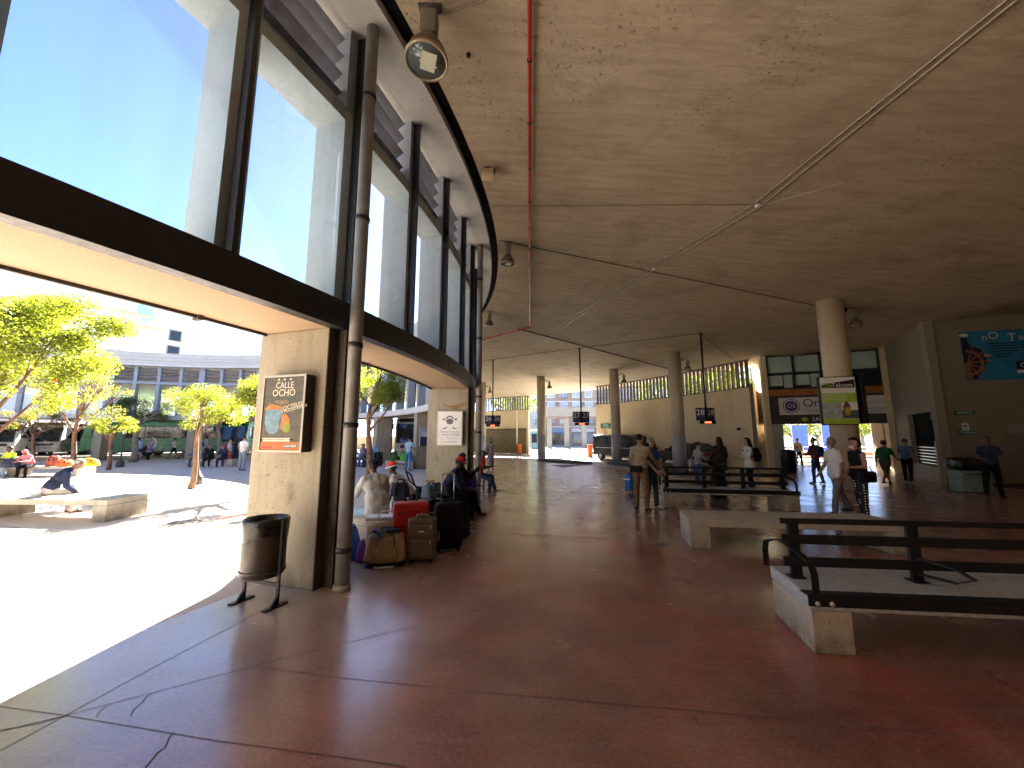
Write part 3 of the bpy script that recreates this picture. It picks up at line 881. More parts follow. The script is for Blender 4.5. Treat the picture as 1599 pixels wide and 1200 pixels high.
mb = MB(); wall_r.disc(mb, a + .13, zt - .14, .14, .022, .001, 0, .07); mb.build('cap_print', white_ink, po, True)
for i, ch in enumerate('nO Te Pi'):
    if ch != ' ': wall_r.text(ch, a + .75 + i * .27, zt - .26 + .05 * math.sin(i * 1.4), .42 if i % 2 else .34, cream_ink, po, off=.018, rot=.12 * math.sin(i))
for k in range(6):
    mb = MB(); wall_r.box(mb, a + .85 + .03 * k, a + 1.45 + (.25 if k < 4 else .05), zt - .52 - .1 * k, zt - .48 - .1 * k, .017, .001)
    wall_r.box(mb, a + 1.8, a + 2.5, zt - .52 - .1 * k, zt - .48 - .1 * k, .017, .001); mb.build('text_line', M('navy print', (.02, .025, .05), .5, .2, 5, 0), po, True)
mb = MB(); wall_r.box(mb, a + 1.55, a + 2.7, zb + .36, zb + .68, .017, .002); mb.build('logo_panel', black_ink, po, True)
wall_r.text('OCA', a + 1.95, zb + .52, .27, white_ink, po, off=.021)
mb = MB(); wall_r.box(mb, a + 1.55, a + 2.7, zb + .24, zb + .355, .017, .002); mb.build('logo_strip', white_ink, po, True)

# ---------------------------------------------------------------- stairs by the passage
W0_ = P(38.5, 17.0); sdv = Vector((.535, .845, 0)); snv = Vector((.845, -.535, 0)); sang = math.atan2(sdv.y, sdv.x)
st = thing('staircase', 'dark concrete staircase with handrail between the slatted wall and the passage', 'staircase', W0_)
for k in range(15):
    c = W0_ + sdv * (.55 + .28 * k) + snv * .86
    MB().box((c.x, c.y, .085 * (k + 1)), (.278, 1.30, .17 * (k + 1)), sang).build('step', conc_wall, st, True)
dk_conc = concrete('dark stair concrete', (.15, .13, .10), (.21, .18, .14), (.06, .05, .04), 0.8)
c = W0_ + sdv * 2.6 + snv * .10; MB().box((c.x, c.y, 2.45), (5.2, .2, 4.9), sang).build('side_wall', dk_conc, st, True)
c = W0_ + sdv * 4.9 + snv * .85; MB().box((c.x, c.y, 2.55), (.25, 1.6, 5.1), sang).build('back_wall', M('rust brown plaster', (.26, .16, .09), .85, .2, 2, .2), st, True)
q = lambda f, z: W0_ + sdv * (.4 + f) + snv * 1.42 + Vector((0, 0, z))
mb = MB(); mb.tube([q(0, 0), q(0, 1.0), q(4.2, 3.5)], .025, 8)
for k in range(1, 6): mb.tube([q(.8 * k, .1 + .48 * k), q(.8 * k, 1.0 + .595 * .8 * k)], .015, 6)
mb.build('handrail', M('grey handrail', (.3, .3, .3), .4, .1, 8, 0, .4), st, True)
scr = thing('slat_screen', 'pale vertical slats high above the staircase', 'screen', W0_ + sdv * 4.9)
for k in range(5):
    c = W0_ + sdv * 4.9 + snv * (.12 + .36 * k); MB().box((c.x, c.y, 5.85), (.2, .09, 1.4), sang).build('slat', slat_mat, scr, True)
c = W0_ + sdv * 4.9 + snv * .85; MB().box((c.x, c.y, 5.125), (.22, 1.6, .046), sang).build('rail', slat_mat, scr, True)
# ================================================================== beyond the courtyard and the exit
tower_white = concrete('white tower render', (.46, .46, .45), (.53, .53, .52), (.38, .37, .34), 0.15, 0.7, pit=False, strength=0.05)
ledge_mat = M('cream ledge', (.42, .36, .24), .7, .1, 2, .05)
win_grey = M('grey shuttered window', (.22, .22, .22), .3, .2, 1, 0)

def facing_block(name, label, cat, A, B, depth, ztop, mat):
    """block whose long front runs A -> B (left to right for the viewer)"""
    t = thing(name, label, cat, (A[0], A[1], 0))
    pl = Plane(A, B)
    mb = MB(); pl.box(mb, 0, pl.len, 0, ztop, -depth, depth); mb.build('wall', mat, t, True)
    return t, pl

tw, tp = facing_block('tower_block', 'tall white blind-walled tower block rising behind the far side of the station', 'building', (-98.4, 20.0), (-63.0, 76.5), 14, 27.0, tower_white)
def on(pl, px, py): return pl.hit(px, py)
for (xa, xb, ya, yb) in ((264, 285, 516, 534), (260, 282, 540, 560), (80, 93, 500, 513), (78, 90, 531, 541), (286, 296, 430, 447)):
    ua, _ = tp.hit(xa, ya); ub, _ = tp.hit(xb, ya); zc1 = tp.hit((xa + xb) / 2, ya)[1]; zc0 = tp.hit((xa + xb) / 2, yb)[1]
    fr = MB(); tp.box(fr, ua, ub, zc0, zc1, .002, .08); f = fr.build('window', win_grey, tw, True)
    mb = MB(); tp.box(mb, ua + .2, ub - .2, zc0 + .2, zc1 - .2, .084, .02); p_ = mb.build('pane', glass_dark, tw, True); p_.parent = f
    mb = MB(); tp.box(mb, ua - .2, ub + .2, zc0 - .25, zc0 - .002, .002, .3); mb.build('sill', tower_white, tw, True)
for (xa, xb, y) in ((172, 255, 500), (120, 190, 515), (100, 190, 538), (140, 240, 476)):
    ua, z = tp.hit(xa, y); ub, _ = tp.hit(xb, y)
    mb = MB(); tp.box(mb, ua, ub, z - .35, z + .1, .002, .25); mb.build('ledge', ledge_mat, tw, True)
for xj in (130, 190, 228):
    u, _ = tp.hit(xj, 520); mb = MB(); tp.box(mb, u - .06, u + .06, 0, 26.9, .002, .02); mb.build('wall_joint', ledge_mat, tw, True)
u, z = tp.hit(228, 486); mb = MB(); tp.poly(mb, [(u - 1.3, z + 1.9), (u + .9, z + 1.6), (u + 1.2, z - 1.2), (u - .1, z - 2.2), (u - 1.2, z - .5)], .002, .05); mb.build('emblem', M('pale blue emblem', (.25, .55, .75), .6, .2, 1, 0), tw, True)
mb = MB(); tp.box(mb, 0, tp.len, 27.002, 27.9, -.5, .5); mb.build('roof_parapet', tower_white, tw, True)
mb = MB(); tp.box(mb, 24, 33, 27.1, 31.5, -8, 5); mb.build('roof_hut', M('roof hut', (.35, .34, .33), .7, .2, 1, .05), tw, True)
mb = MB(); tp.box(mb, tp.len - .6, tp.len + .02, 0, 27, .004, .3); mb.build('end_face_strip', M('pink-lit render', (.52, .44, .41), .7, .1, 1, .05), tw, True)  # strip for the end face, its pink light put into the colour

# ---- buildings across the street beyond the exit
brick_f = concrete('pinkish brick facade', (.30, .22, .17), (.38, .29, .23), (.2, .15, .12), 0.4, .8, pit=False, strength=.1)
pale_f = concrete('pale blue-grey facade', (.44, .46, .46), (.52, .54, .55), (.35, .36, .36), 0.3, .8, pit=False, strength=.05)
win_pale = M('pale window', (.36, .40, .45), .15, .25, 1, 0, 0, .6)
awn_pale = M('pale awning', (.58, .58, .55), .7, .08, 2, 0)
awn_teal = M('teal awning', (.02, .22, .22), .6, .1, 2, 0)
def street_house(label, xa, xb, Y, ztop, mat, cols, rows, awning=None, wmat=win_pale):
    A = AY(xa, 690, Y); B = AY(xb, 690, Y)
    t, pl = facing_block('street_building', label, 'building', (A.x, A.y), (B.x, B.y), 12, ztop, mat)
    pitch = pl.len / cols
    for r_, z in enumerate(rows):
        for c in range(cols):
            u = (c + .5) * pitch
            mb = MB(); pl.box(mb, u - pitch * .29, u + pitch * .29, z, z + 1.9, -.01, .03); f = mb.build('window', white_plastic, t, True)
            mb = MB(); pl.box(mb, u - pitch * .26, u - .03, z + .08, z + 1.82, .022, .01); pl.box(mb, u + .03, u + pitch * .26, z + .08, z + 1.82, .022, .01); g = mb.build('pane', wmat, t, True); g.parent = f
            if awning and (r_ + c) % awning[0] != 0:
                mb = MB(); n_ = pl.n
                a_ = pl.pt(u - pitch * .33, z + 2.0, .02); b_ = pl.pt(u + pitch * .33, z + 2.0, .02)
                mb.add([a_, b_, b_ + n_ * .9 - Vector((0, 0, .9)), a_ + n_ * .9 - Vector((0, 0, .9)), a_ - Vector((0, 0, .06)), b_ - Vector((0, 0, .06)), b_ + n_ * .9 - Vector((0, 0, .96)), a_ + n_ * .9 - Vector((0, 0, .96))], [(0, 1, 2, 3), (7, 6, 5, 4), (0, 3, 7, 4), (1, 5, 6, 2), (3, 2, 6, 7)])
                mb.build('awning', awning[1], t, True)
            else:
                mb = MB(); pl.box(mb, u - pitch * .34, u + pitch * .34, z - .12, z - .03, .0, .55)
                for q in range(9): pl.box(mb, u - pitch * .33 + pitch * .66 * q / 8 - .02, u - pitch * .33 + pitch * .66 * q / 8 + .02, z - .03, z + .75, .48, .03)
                pl.box(mb, u - pitch * .34, u + pitch * .34, z + .75, z + .82, .46, .06)
                mb.build('balcony', M('balcony iron', (.14, .14, .16), .5, .2, 5, 0), t, True)
    for z in [r - .9 for r in rows]:
        mb = MB(); pl.box(mb, 0, pl.len, z, z + .18, .002, .12); mb.build('cornice', awn_pale, t, True)
    # shop fronts
    for c in range(max(2, cols // 2)):
        pw_ = pl.len / max(2, cols // 2)
        mb = MB(); pl.box(mb, c * pw_ + .5, (c + 1) * pw_ - .5, .2, 2.9, .002, .05); f = mb.build('shop_front', [M('shop blue', (.07, .12, .20), .4, .3, 1, 0), M('shop grey', (.18, .18, .19), .4, .3, 1, 0), M('shop red', (.30, .08, .06), .4, .4, 1, 0)][c % 3], t, True)
        mb = MB(); pl.box(mb, c * pw_ + .7, (c + 1) * pw_ - .7, .4, 2.5, .054, .02); g = mb.build('pane', glass_dark, t, True); g.parent = f
        mb = MB(); pl.box(mb, c * pw_ + .3, (c + 1) * pw_ - .3, 3.0, 3.7, .002, .25); mb.build('fascia', [M('fascia blue', (.20, .28, .42), .5, .1, 1, 0), awn_pale][c % 2], t, True)
    return t, pl
street_house('brown brick apartment house with balconies and pale awnings across the sunny street', 851, 1010, 86, 17.5, brick_f, 8, (4.9, 7.7, 10.5, 13.3), (3, awn_pale))
street_house('pale grey house with a teal awning seen left of the round column', 790, 850.5, 88, 15.5, pale_f, 3, (4.9, 8.3, 11.4), (2, awn_teal))
street_house('white apartment block glimpsed through the slats on the right', 1012, 1160, 92, 19, pale_f, 7, (4.9, 7.9, 10.9, 13.9), None)
port_m = M('portico concrete', (.26, .25, .23), .8, .12, .6, .05)
# street canopy with square posts (portico) in front of the houses
pt = thing('street_portico', 'pale concrete portico on square posts across the sunny street', 'portico', AY(880, 700, 62))
ppl = Plane(AY(855, 690, 62), AY(945, 690, 62))
MBp = MB(); ppl.box(MBp, 0, ppl.len, 5.1, 6.3, -2.2, 2.2); MBp.build('beam', port_m, pt, True)
MBp = MB(); ppl.box(MBp, -.2, ppl.len + .2, 6.302, 6.55, -2.4, 2.6); MBp.build('beam_cap', port_m, pt, True)
for k in range(4):
    u = .4 + (ppl.len - .8) * k / 3
    MBp = MB(); ppl.box(MBp, u - .35, u + .35, 0, 5.098, -1.2, .7); MBp.build('post', port_m, pt, True)
MBp = MB(); ppl.box(MBp, 0, ppl.len, 4.75, 4.95, .003, .02); MBp.build('red_trim', M('rust trim', (.25, .13, .09), .6, .1, 3, 0), pt, True)
# kiosk glass by the left side of the exit
ks = thing('street_kiosk', 'small blue glazed kiosk at the kerb left of the exit column', 'kiosk', AY(834, 700, 58))
kp = Plane(AY(829, 690, 58), AY(839.5, 690, 58))
mb = MB(); kp.box(mb, 0, kp.len, 0, 2.7, -1, 1); mb.build('body', M('kiosk blue', (.12, .22, .28), .4, .2, 2, 0), ks, True)
mb = MB(); kp.box(mb, .1, kp.len - .1, 1.0, 2.3, .003, .02); mb.build('pane', glass_dark, ks, True)
mb = MB(); kp.box(mb, -.15, kp.len + .15, 2.702, 2.95, -1.1, 1.3); mb.build('roof', awn_pale, ks, True)

# sunlit street pavement with kerb
o = struct(MB().ring(46.0, 47.0, -.02, .11, 20, 68, 40).build('kerb', awn_pale))
o = struct(MB().ring(47.0, 75.0, -.02, .09, 20, 68, 40).build('pavement', street_mat))

# ---- what the wide passage shows: sunlit forecourt
hb_mat = M('blue hoarding', (.06, .12, .42), .5, .25, 2, .03)
for i, (xa, xb) in enumerate(((1238, 1262), (1285, 1302))):
    A = AY(xa, 690, 36); B = AY(xb, 690, 36)
    hp = Plane(A, B)
    t = thing('hoarding_panel', ['blue hoarding panel at the left of the passage view', 'blue hoarding panel just left of the column in the passage view'][i], 'hoarding', (A.x, A.y, 0), 0, 'blue hoarding panels beyond the passage')
    mb = MB(); hp.box(mb, 0, hp.len, .5, 2.9, 0, .05); mb.build('panel', hb_mat, t, True)
    mb = MB(); hp.box(mb, .0, .08, 0, 3.0, -.05, .049); hp.box(mb, hp.len - .08, hp.len, 0, 3.0, -.05, .049); mb.build('post', white_plastic, t, True)
ow = thing('low_wall', 'low orange wall along the sunny forecourt beyond the passage', 'wall', AY(1290, 705, 33))
op_ = Plane(AY(1225, 700, 33), AY(1400, 700, 33)); mb = MB(); op_.box(mb, 0, op_.len, 0, .55, 0, .3); mb.build('wall_panel', M('terracotta render', (.50, .20, .09), .8, .15, 2, .05), ow, True)
mb = MB(); op_.box(mb, 0, op_.len, .552, .62, -.05, .4); mb.build('coping', awn_pale, ow, True)
rp = thing('ramp_parapet', 'slanting white parapet right of the column beyond the passage', 'parapet', AY(1375, 705, 29))
rpp = Plane(AY(1362, 690, 29), AY(1390, 690, 29)); mb = MB(); rpp.poly(mb, [(0, 0), (rpp.len + 1, 0), (rpp.len + 1, .9), (rpp.len * .6, .9), (0, 3.3), (-.15, 3.3), (0, 2.9)], 0, .3); mb.build('parapet_wall', tower_white, rp, True)
sg = thing('guard_rail', 'white street guard rail in the sun beyond the passage', 'railing', AY(1290, 715, 30))
gp = Plane(AY(1232, 700, 30), AY(1385, 700, 30)); mb = MB()
for z in (.35, .75, 1.05): mb.tube([gp.pt(0, z), gp.pt(gp.len, z)], .03, 6)
mb.build('rail', white_plastic, sg, True)
for k in range(8):
    mb = MB(); mb.tube([gp.pt(gp.len * k / 7, 0), gp.pt(gp.len * k / 7, 1.07)], .035, 6); mb.build('post', white_plastic, sg, True)

# ================================================================== trees
def leaf_material(name, cols, trans=0.45):
    m, nt, b, out = nodes_of(name)
    nt.nodes.remove(b)
    g = nt.nodes.new('ShaderNodeNewGeometry')
    c = ramp(nt, g.outputs['Random Per Island'], [(i / (len(cols) - 1), cc) for i, cc in enumerate(cols)])
    d = nt.nodes.new('ShaderNodeBsdfDiffuse'); t = nt.nodes.new('ShaderNodeBsdfTranslucent')
    nt.links.new(c, d.inputs[0])
    nt.links.new(mixc(nt, 0.55, c, (.50, .55, .03)), t.inputs[0])
    mx = nt.nodes.new('ShaderNodeMixShader'); mx.inputs[0].default_value = trans
    nt.links.new(d.outputs[0], mx.inputs[1]); nt.links.new(t.outputs[0], mx.inputs[2])
    gl = nt.nodes.new('ShaderNodeBsdfGlossy'); gl.inputs['Roughness'].default_value = .4; gl.inputs[0].default_value = (.6, .6, .6, 1)
    m2 = nt.nodes.new('ShaderNodeMixShader'); m2.inputs[0].default_value = .05
    nt.links.new(mx.outputs[0], m2.inputs[1]); nt.links.new(gl.outputs[0], m2.inputs[2])
    nt.links.new(m2.outputs[0], out.inputs['Surface'])
    return m
leaf_yellow = leaf_material('sunlit citrus leaves', [(.035, .065, .012), (.07, .11, .015), (.11, .14, .015), (.14, .15, .02)], .55)
leaf_green = leaf_material('dark orange-tree leaves', [(.015, .04, .012), (.03, .07, .02), (.05, .10, .025)], .3)
leaf_mixed = leaf_material('thin dry leaves', [(.05, .07, .02), (.10, .12, .02), (.16, .14, .03), (.20, .09, .02)], .45)
leaf_street = leaf_material('street tree leaves', [(.03, .06, .01), (.06, .11, .015), (.10, .14, .02)], .5)
bark = M('reddish bark', (.16, .095, .065), .85, .35, 12, .5, 0, .2, (.08, .05, .04))
bark_grey = M('grey bark', (.24, .20, .16), .85, .3, 12, .5, 0, .2, (.12, .10, .08))
orange_fruit = M('orange fruit', (.55, .17, .02), .5, .15, 8, .05)

def leaves(mb, centres, n, ls, flat=0.55):
    """leaf-sized folded quads scattered through clumps; every leaf its own island"""
    k = len(centres); w = np.array([c[3] ** 2 for c in centres]); w = w / w.sum()
    idx = rng.choice(k, n, p=w); cen = np.array([c[:3] for c in centres])[idx]; rad = np.array([c[3] for c in centres])[idx]
    d = rng.normal(size=(n, 3)); d /= np.linalg.norm(d, axis=1)[:, None]
    r = rad * (rng.random(n) ** 0.45)
    pos = cen + d * r[:, None] * np.array([1, 1, flat + .2])
    ax = rng.normal(size=(n, 3)); ax[:, 2] *= .5; ax[:, 2] -= .25; ax /= np.linalg.norm(ax, axis=1)[:, None]
    up = rng.normal(size=(n, 3)); up[:, 2] += 1.0
    sd_ = np.cross(ax, up); sd_ /= np.linalg.norm(sd_, axis=1)[:, None] + 1e-9
    L = ls * (0.7 + .6 * rng.random(n)); W = L * .46
    a = pos; b = pos + ax * (L * .5)[:, None] + sd_ * (W * .5)[:, None]; c = pos + ax * L[:, None]; e = pos + ax * (L * .5)[:, None] - sd_ * (W * .5)[:, None]
    V = np.stack([a, b, c, e], 1).reshape(-1, 3)
    mb.add(V.tolist(), [(4 * i, 4 * i + 1, 4 * i + 2, 4 * i + 3) for i in range(n)])

def tree(label, base, trunk_h, lean, clumps, n, ls, lm, bk=bark, tr=.07, limbs=7, fruit=0, group=None, name='orange_tree', rz=0):
    """tapered bent trunk, limbs out to leaf clumps, clumps = (x, y, z, r) relative to the base"""
    base = Vector(base); t = thing(name, label, 'tree', base, 0, group)
    mb = MB(); top = Vector((lean[0], lean[1], trunk_h)); pts = []; rs = []
    for i in range(7):
        f = i / 6
        pts.append(top * f + Vector((math.sin(f * 5 + lean[0] * 3) * .05, math.cos(f * 4) * .05 - .05, 0)) * (trunk_h / 2)); rs.append(tr * (1.25 - .55 * f) * (1.25 if i == 0 else 1))
    mb.tube(pts, rs, 9)
    mb.build('trunk', bk, t)
    mb = MB()
    for q in range(limbs):
        c = Vector(clumps[q % len(clumps)][:3]) + Vector((random.uniform(-.2, .2), random.uniform(-.2, .2), random.uniform(-.1, .2)))
        s0 = pts[random.choice((4, 5, 6, 6))]; m1 = s0.lerp(c, .5) + Vector((random.uniform(-.12, .12), random.uniform(-.12, .12), random.uniform(0, .15)))
        mb.tube([s0, m1, c], [tr * .5, tr * .32, tr * .12], 6)
        for _ in range(2):
            e = c + Vector((random.uniform(-1, 1), random.uniform(-1, 1), random.uniform(-.3, .7))) * clumps[q % len(clumps)][3] * .8
            mb.tube([m1, m1.lerp(e, .6) + Vector((0, 0, .06)), e], [tr * .22, tr * .15, tr * .06], 5)
    mb.build('limbs', bk, t)
    mb = MB(); leaves(mb, clumps, int(n * 3.4), ls * .64); mb.build('crown', lm, t)
    for _ in range(fruit):
        c = random.choice(clumps); d = Vector((random.gauss(0, 1), random.gauss(0, 1), random.gauss(0, .6))).normalized() * c[3] * .8
        MB().lathe([(.01, -.04), (.035, -.02), (.04, 0), (.035, .025), (.01, .04)], Vector(c[:3]) + d, 8).build('fruit', orange_fruit, t)
    return t

def crown(cx, cy, cz, rx, rz_, k, r, seed, gap=0.0):
    random.seed(seed); out = []
    for _ in range(k):
        a = random.uniform(0, 6.283); q = math.sqrt(random.random()); zz = random.uniform(-1, 1)
        out.append((cx + rx * q * math.cos(a), cy + rx * q * math.sin(a), cz + rz_ * zz * math.sqrt(max(.05, 1 - q * q * .8)), r * random.uniform(.6, 1.25)))
    return out

# big foreground tree at the left edge of the frame
b_ = G(-75, 812)
tree('large yellow-green tree with spreading sunlit branches at the left edge', b_, 1.9, (.3, .0), crown(.6, -.1, 3.75, 1.65, 1.35, 40, .48, 3) + [(1.9, .2, 4.0, .45), (2.3, .25, 4.35, .42), (2.6, .3, 4.4, .35), (2.85, .3, 4.3, .25), (1.7, .1, 3.1, .45), (1.6, .2, 2.6, .4), (1.3, 0, 4.7, .5), (1.9, 0, 4.75, .42)], 12500, .12, leaf_yellow, bark, .09, 16, 6)
CG = 'orange trees planted in the courtyard'
def court_tree(label, px, py, trunk_h, lean, k, rx, rzv, rr, n, ls, lm, bk, tr, seed, fruit=0, cz=None):
    b = G(px, py)
    c = crown(lean[0] * 1.2, lean[1], (cz or trunk_h + rzv * .7), rx, rzv, k, rr, seed)
    return tree(label, b, trunk_h, lean, c, n, ls, lm, bk, tr, 10, fruit, CG)
court_tree('bright yellow-green courtyard tree on a leaning red trunk beside a lamp post', 297, 764, 2.35, (.15, .1), 24, 1.05, .62, .36, 3300, .10, leaf_yellow, bark, .075, 21)
court_tree('sparse courtyard tree with thin dry branches and a few orange leaves', 109, 736, 2.9, (.25, 0), 26, 1.75, 1.35, .42, 1500, .14, leaf_mixed, bark, .10, 22, 8, 4.1)
court_tree('small yellow courtyard tree on a thin red trunk left of the far lamp', 169, 734, 2.1, (.05, 0), 14, 1.15, .55, .38, 1500, .12, leaf_yellow, bark, .075, 23)
court_tree('dark green round courtyard tree with a thick pale trunk', 206, 722, 3.1, (.3, 0), 20, 1.55, 1.0, .55, 3600, .13, leaf_green, bark_grey, .17, 24)
court_tree('dark green courtyard tree standing behind the bright yellow one', 340, 721, 3.3, (.0, 0), 16, 1.35, 1.0, .5, 2400, .13, leaf_green, bark_grey, .12, 25)
court_tree('green courtyard tree with orange fruit beside the cocktail poster', 404, 722, 3.0, (-.1, 0), 20, 1.45, 1.35, .5, 2800, .13, leaf_green, bark_grey, .12, 26, 10, 4.2)
court_tree('yellow courtyard tree low at the left edge on a slim trunk', 47, 731, 2.35, (.1, 0), 16, 1.5, .6, .38, 1300, .13, leaf_mixed, bark, .08, 27, 3)
b_ = Vector((-5.25, 14.4, 0))
tree('green tree seen between the two pillars in front of the blue fins', b_, 2.9, (.1, 0), crown(.15, 0, 3.55, .95, .9, 24, .40, 31), 3600, .12, leaf_yellow, bark, .10, 10, 5, CG)
tree('yellow-green courtyard tree whose crown shows just behind the poster pillar', (-7.75, 13.4, 0), 2.3, (.1, 0), crown(0, 0, 3.1, 1.35, .7, 26, .45, 33), 4200, .11, leaf_yellow, bark, .09, 10, 0, CG)
# street trees beyond the slatted walls, the passage and the boundary wall
SG = 'street trees beyond the station walls'
def street_tree(label, pos, h, r, seed, lm=leaf_street, n=1500):
    return tree(label, (pos[0], pos[1], 0), h * .5, (.1, .1), crown(0, 0, h * .72, r, h * .26, 22, r * .36, seed), n, .34, lm, bark_grey, .2, 8, 0, SG, 'street_tree')
for i, (dg, r_, h_) in enumerate(((24.5, 47, 10), (28.5, 48, 11), (32.0, 47, 10), (35.5, 48, 10))):
    street_tree('leafy street tree seen through the slats, number %s from the stairs' % ('one two three four'.split()[i]), P(r_, dg), h_, 3.2, 40 + i)
street_tree('leafy street tree behind the slats left of the exit', P(49, 61.5), 11, 3.6, 50)
street_tree('leafy street tree behind the slats above the woman in the floral dress', P(50, 65.5), 11, 3.6, 51)
for i, px in enumerate((1240, 1275, 1345, 1372)):
    q = AY(px, 680, 42 + i); street_tree('leafy tree beyond the passage, %s' % ['above the left hoarding', 'above the middle of the forecourt', 'right of the column', 'behind the slanting parapet'][i], (q.x, q.y), 4.0, 1.9, 60 + i, n=700)
for i, dg in enumerate((70, 78, 86, 94, 102, 110, 118, 126)):
    street_tree('dark tree behind the coaches, %s from the pillar' % ('first second third fourth fifth sixth seventh eighth'.split()[i]), P(64, dg), 9, 3.8, 70 + i, leaf_green, 1200)
# ================================================================== lamps, pipes and signs under the ceiling
lamp_rust = M('tarnished lamp body', (.20, .15, .10), .5, .35, 10, .15, .3, .5, (.08, .05, .03))
lamp_rim = M('lamp rim brass', (.38, .30, .20), .4, .2, 8, .05, .5)
lamp_glass = M('lamp lens', (.10, .12, .12), .08, .2, 5, 0, 0, .7)
lamp_panel = M('lamp reflector panel', (.62, .60, .48), .35, .1, 5, 0)

def bell_lamp(label, top, tilt=(0, 0), s=1.0, mount='ceiling', side=None, group='bell lamps of the hall'):
    """rusty bell floodlight: bracket box, neck, bell, glass lens with a square reflector"""
    t = thing('bell_lamp', label, 'lamp', top, 0, group)
    R3 = Matrix.Rotation(tilt[0], 3, 'X') @ Matrix.Rotation(tilt[1], 3, 'Y')
    off = Vector((0, 0, 0))
    mb = MB()
    if mount == 'ceiling':
        mb.box((0, 0, -.015), (.24 * s, .10 * s, .03)); mb.tube([(0, 0, -.02), (0, 0, -.14 * s)], .02 * s, 8)
    else:
        sv = Vector(side); mb.box(sv * .10 + Vector((0, 0, .02)), (.06, .10, .16)); mb.tube([sv * .06 + Vector((0, 0, .08)), sv * .33 + Vector((0, 0, .08)), sv * .36 + Vector((0, 0, -.05))], .022, 8); off = sv * .36 + Vector((0, 0, .06))
    mb.build('bracket', M('lamp bracket', (.10, .09, .075), .5, .3, 9, .1), t)
    c = off + Vector((0, 0, -.12 * s))
    MB().rbox(c + R3 @ Vector((0, 0, -.13 * s)), (.17 * s, .17 * s, .30 * s), .02 * s, mat=R3).build('ballast_box', M('grey-green ballast box', (.22, .22, .17), .5, .25, 8, .1, .2), t)
    pr = [(.085, -.27), (.10, -.30), (.14, -.36), (.185, -.43), (.205, -.50), (.21, -.54)]
    MB().lathe([(r * s, z * s) for r, z in pr], c, 28, mat=R3).build('bell', lamp_rust, t)
    rim = MB().lathe([(.212 * s, -.535 * s), (.226 * s, -.54 * s), (.226 * s, -.565 * s), (.20 * s, -.567 * s), (.20 * s, -.55 * s)], c, 28, mat=R3).build('rim', lamp_rim, t)
    MB().lathe([(.199 * s, -.552 * s), (.199 * s, -.556 * s)], c, 28, mat=R3).build('lens', lamp_glass, t)
    MB().box(c + R3 @ Vector((.02 * s, .0, -.562 * s)), (.15 * s, .20 * s, .010), mat=R3 @ Matrix.Rotation(.35, 3, 'Z')).build('reflector', lamp_panel, t)
    return t
zc1 = ceil_at(672, 12)
bell_lamp('large rusty bell lamp with bright square reflector nearest the viewer under the ceiling', zc1, (-.04, .03), 1.28)
bell_lamp('rusty bell lamp second in the row along the curved soffit, above the bench', ceil_at(794, 378), (.10, .05), 1.0)
bell_lamp('small dark bell lamp third in the row along the curved soffit', ceil_at(765, 487), (.08, .05), 1.0)
def col_lamp(key, rad, z, label, s=1.0):
    b = COLS[key]; d = Vector((1, -.15, 0)).normalized()
    bell_lamp(label, (b.x + d.x * rad, b.y + d.y * rad, z), (0, 0), s, 'side', d)
col_lamp('26', .34, ceil_z(32) - .35, 'bell lamp on the slim column behind the bay 26 sign')
col_lamp('27', .34, ceil_z(32.8) - .35, 'bell lamp on the column between bay signs 26 and 27')
col_lamp('28', .34, ceil_z(34.6) - .35, 'bell lamp on the column in front of the black van')
col_lamp('29', .37, ceil_z(34.2) - .45, 'bell lamp on the column beside bay sign 28', .9)
col_lamp('shop', .40, ceil_z(34.5) - .35, 'bell lamp on the thick column above the green shop sign')

# loudspeaker
zs = ceil_at(762, 262)
t = thing('loudspeaker', 'cream loudspeaker box hanging from the ceiling beside the curved soffit', 'loudspeaker', zs)
Rl = Matrix.Rotation(-.35, 3, 'X')
MB().rbox((0, 0, -.16), (.27, .19, .18), .015, mat=Rl).build('cabinet', M('cream cabinet', (.62, .50, .30), .5, .1, 6, .03), t)
MB().box(Vector((0, 0, -.16)) + Rl @ Vector((0, -.098, 0)), (.23, .01, .14), mat=Rl).build('grille', M('cream grille', (.70, .56, .36), .6, .1, 60, .3), t)
mb = MB(); mb.box((0, 0, -.01), (.16, .06, .02)); mb.tube([(-.145, .02, -.01), (-.145, .02, -.16)], .012, 6); mb.tube([(.145, .02, -.01), (.145, .02, -.16)], .012, 6); mb.build('bracket', steel_dark, t)

def ceil_run(name, label, cat, pts, r, mat, drop, clips=None, clip_mat=None, seg=10):
    q = [ceil_at(px, py, drop) for px, py in pts]
    out = [q[0]]
    for a, b in zip(q[:-1], q[1:]):
        n = max(1, int((b - a).length / 1.0))
        for k in range(1, n + 1):
            p = a.lerp(b, k / n); rr = math.hypot(p.x - CX, p.y - CY)
            p.z = ceil_z(max(22.4, rr)) - drop; out.append(p)
    t = thing(name, label, cat, out[0])
    MB().tube(out, r, seg).build('pipe', mat, t, True)
    if clips:
        L = sum((b - a).length for a, b in zip(out[:-1], out[1:])); d = clips * .5; acc = 0
        for a, b in zip(out[:-1], out[1:]):
            l = (b - a).length
            while d <= acc + l:
                f = (d - acc) / l; p = a.lerp(b, f); tg = (b - a).normalized()
                MB().tube([p - tg * .015, p + tg * .015], r * 1.35, 10).build('pipe_clip', clip_mat or mat, t, True)
                d += clips
            acc += l
    return t
ceil_run('sprinkler_pipe', 'red pipe running straight away from the viewer under the ceiling', 'pipe', [(827, -160), (827, 0), (827, 510)], .031, red_pipe, .09, 1.2, steel_dark)
ceil_run('sprinkler_pipe', 'red branch pipe turning left towards the curved soffit', 'pipe', [(829, 511), (738, 536)], .03, red_pipe, .09, 1.6, steel_dark)
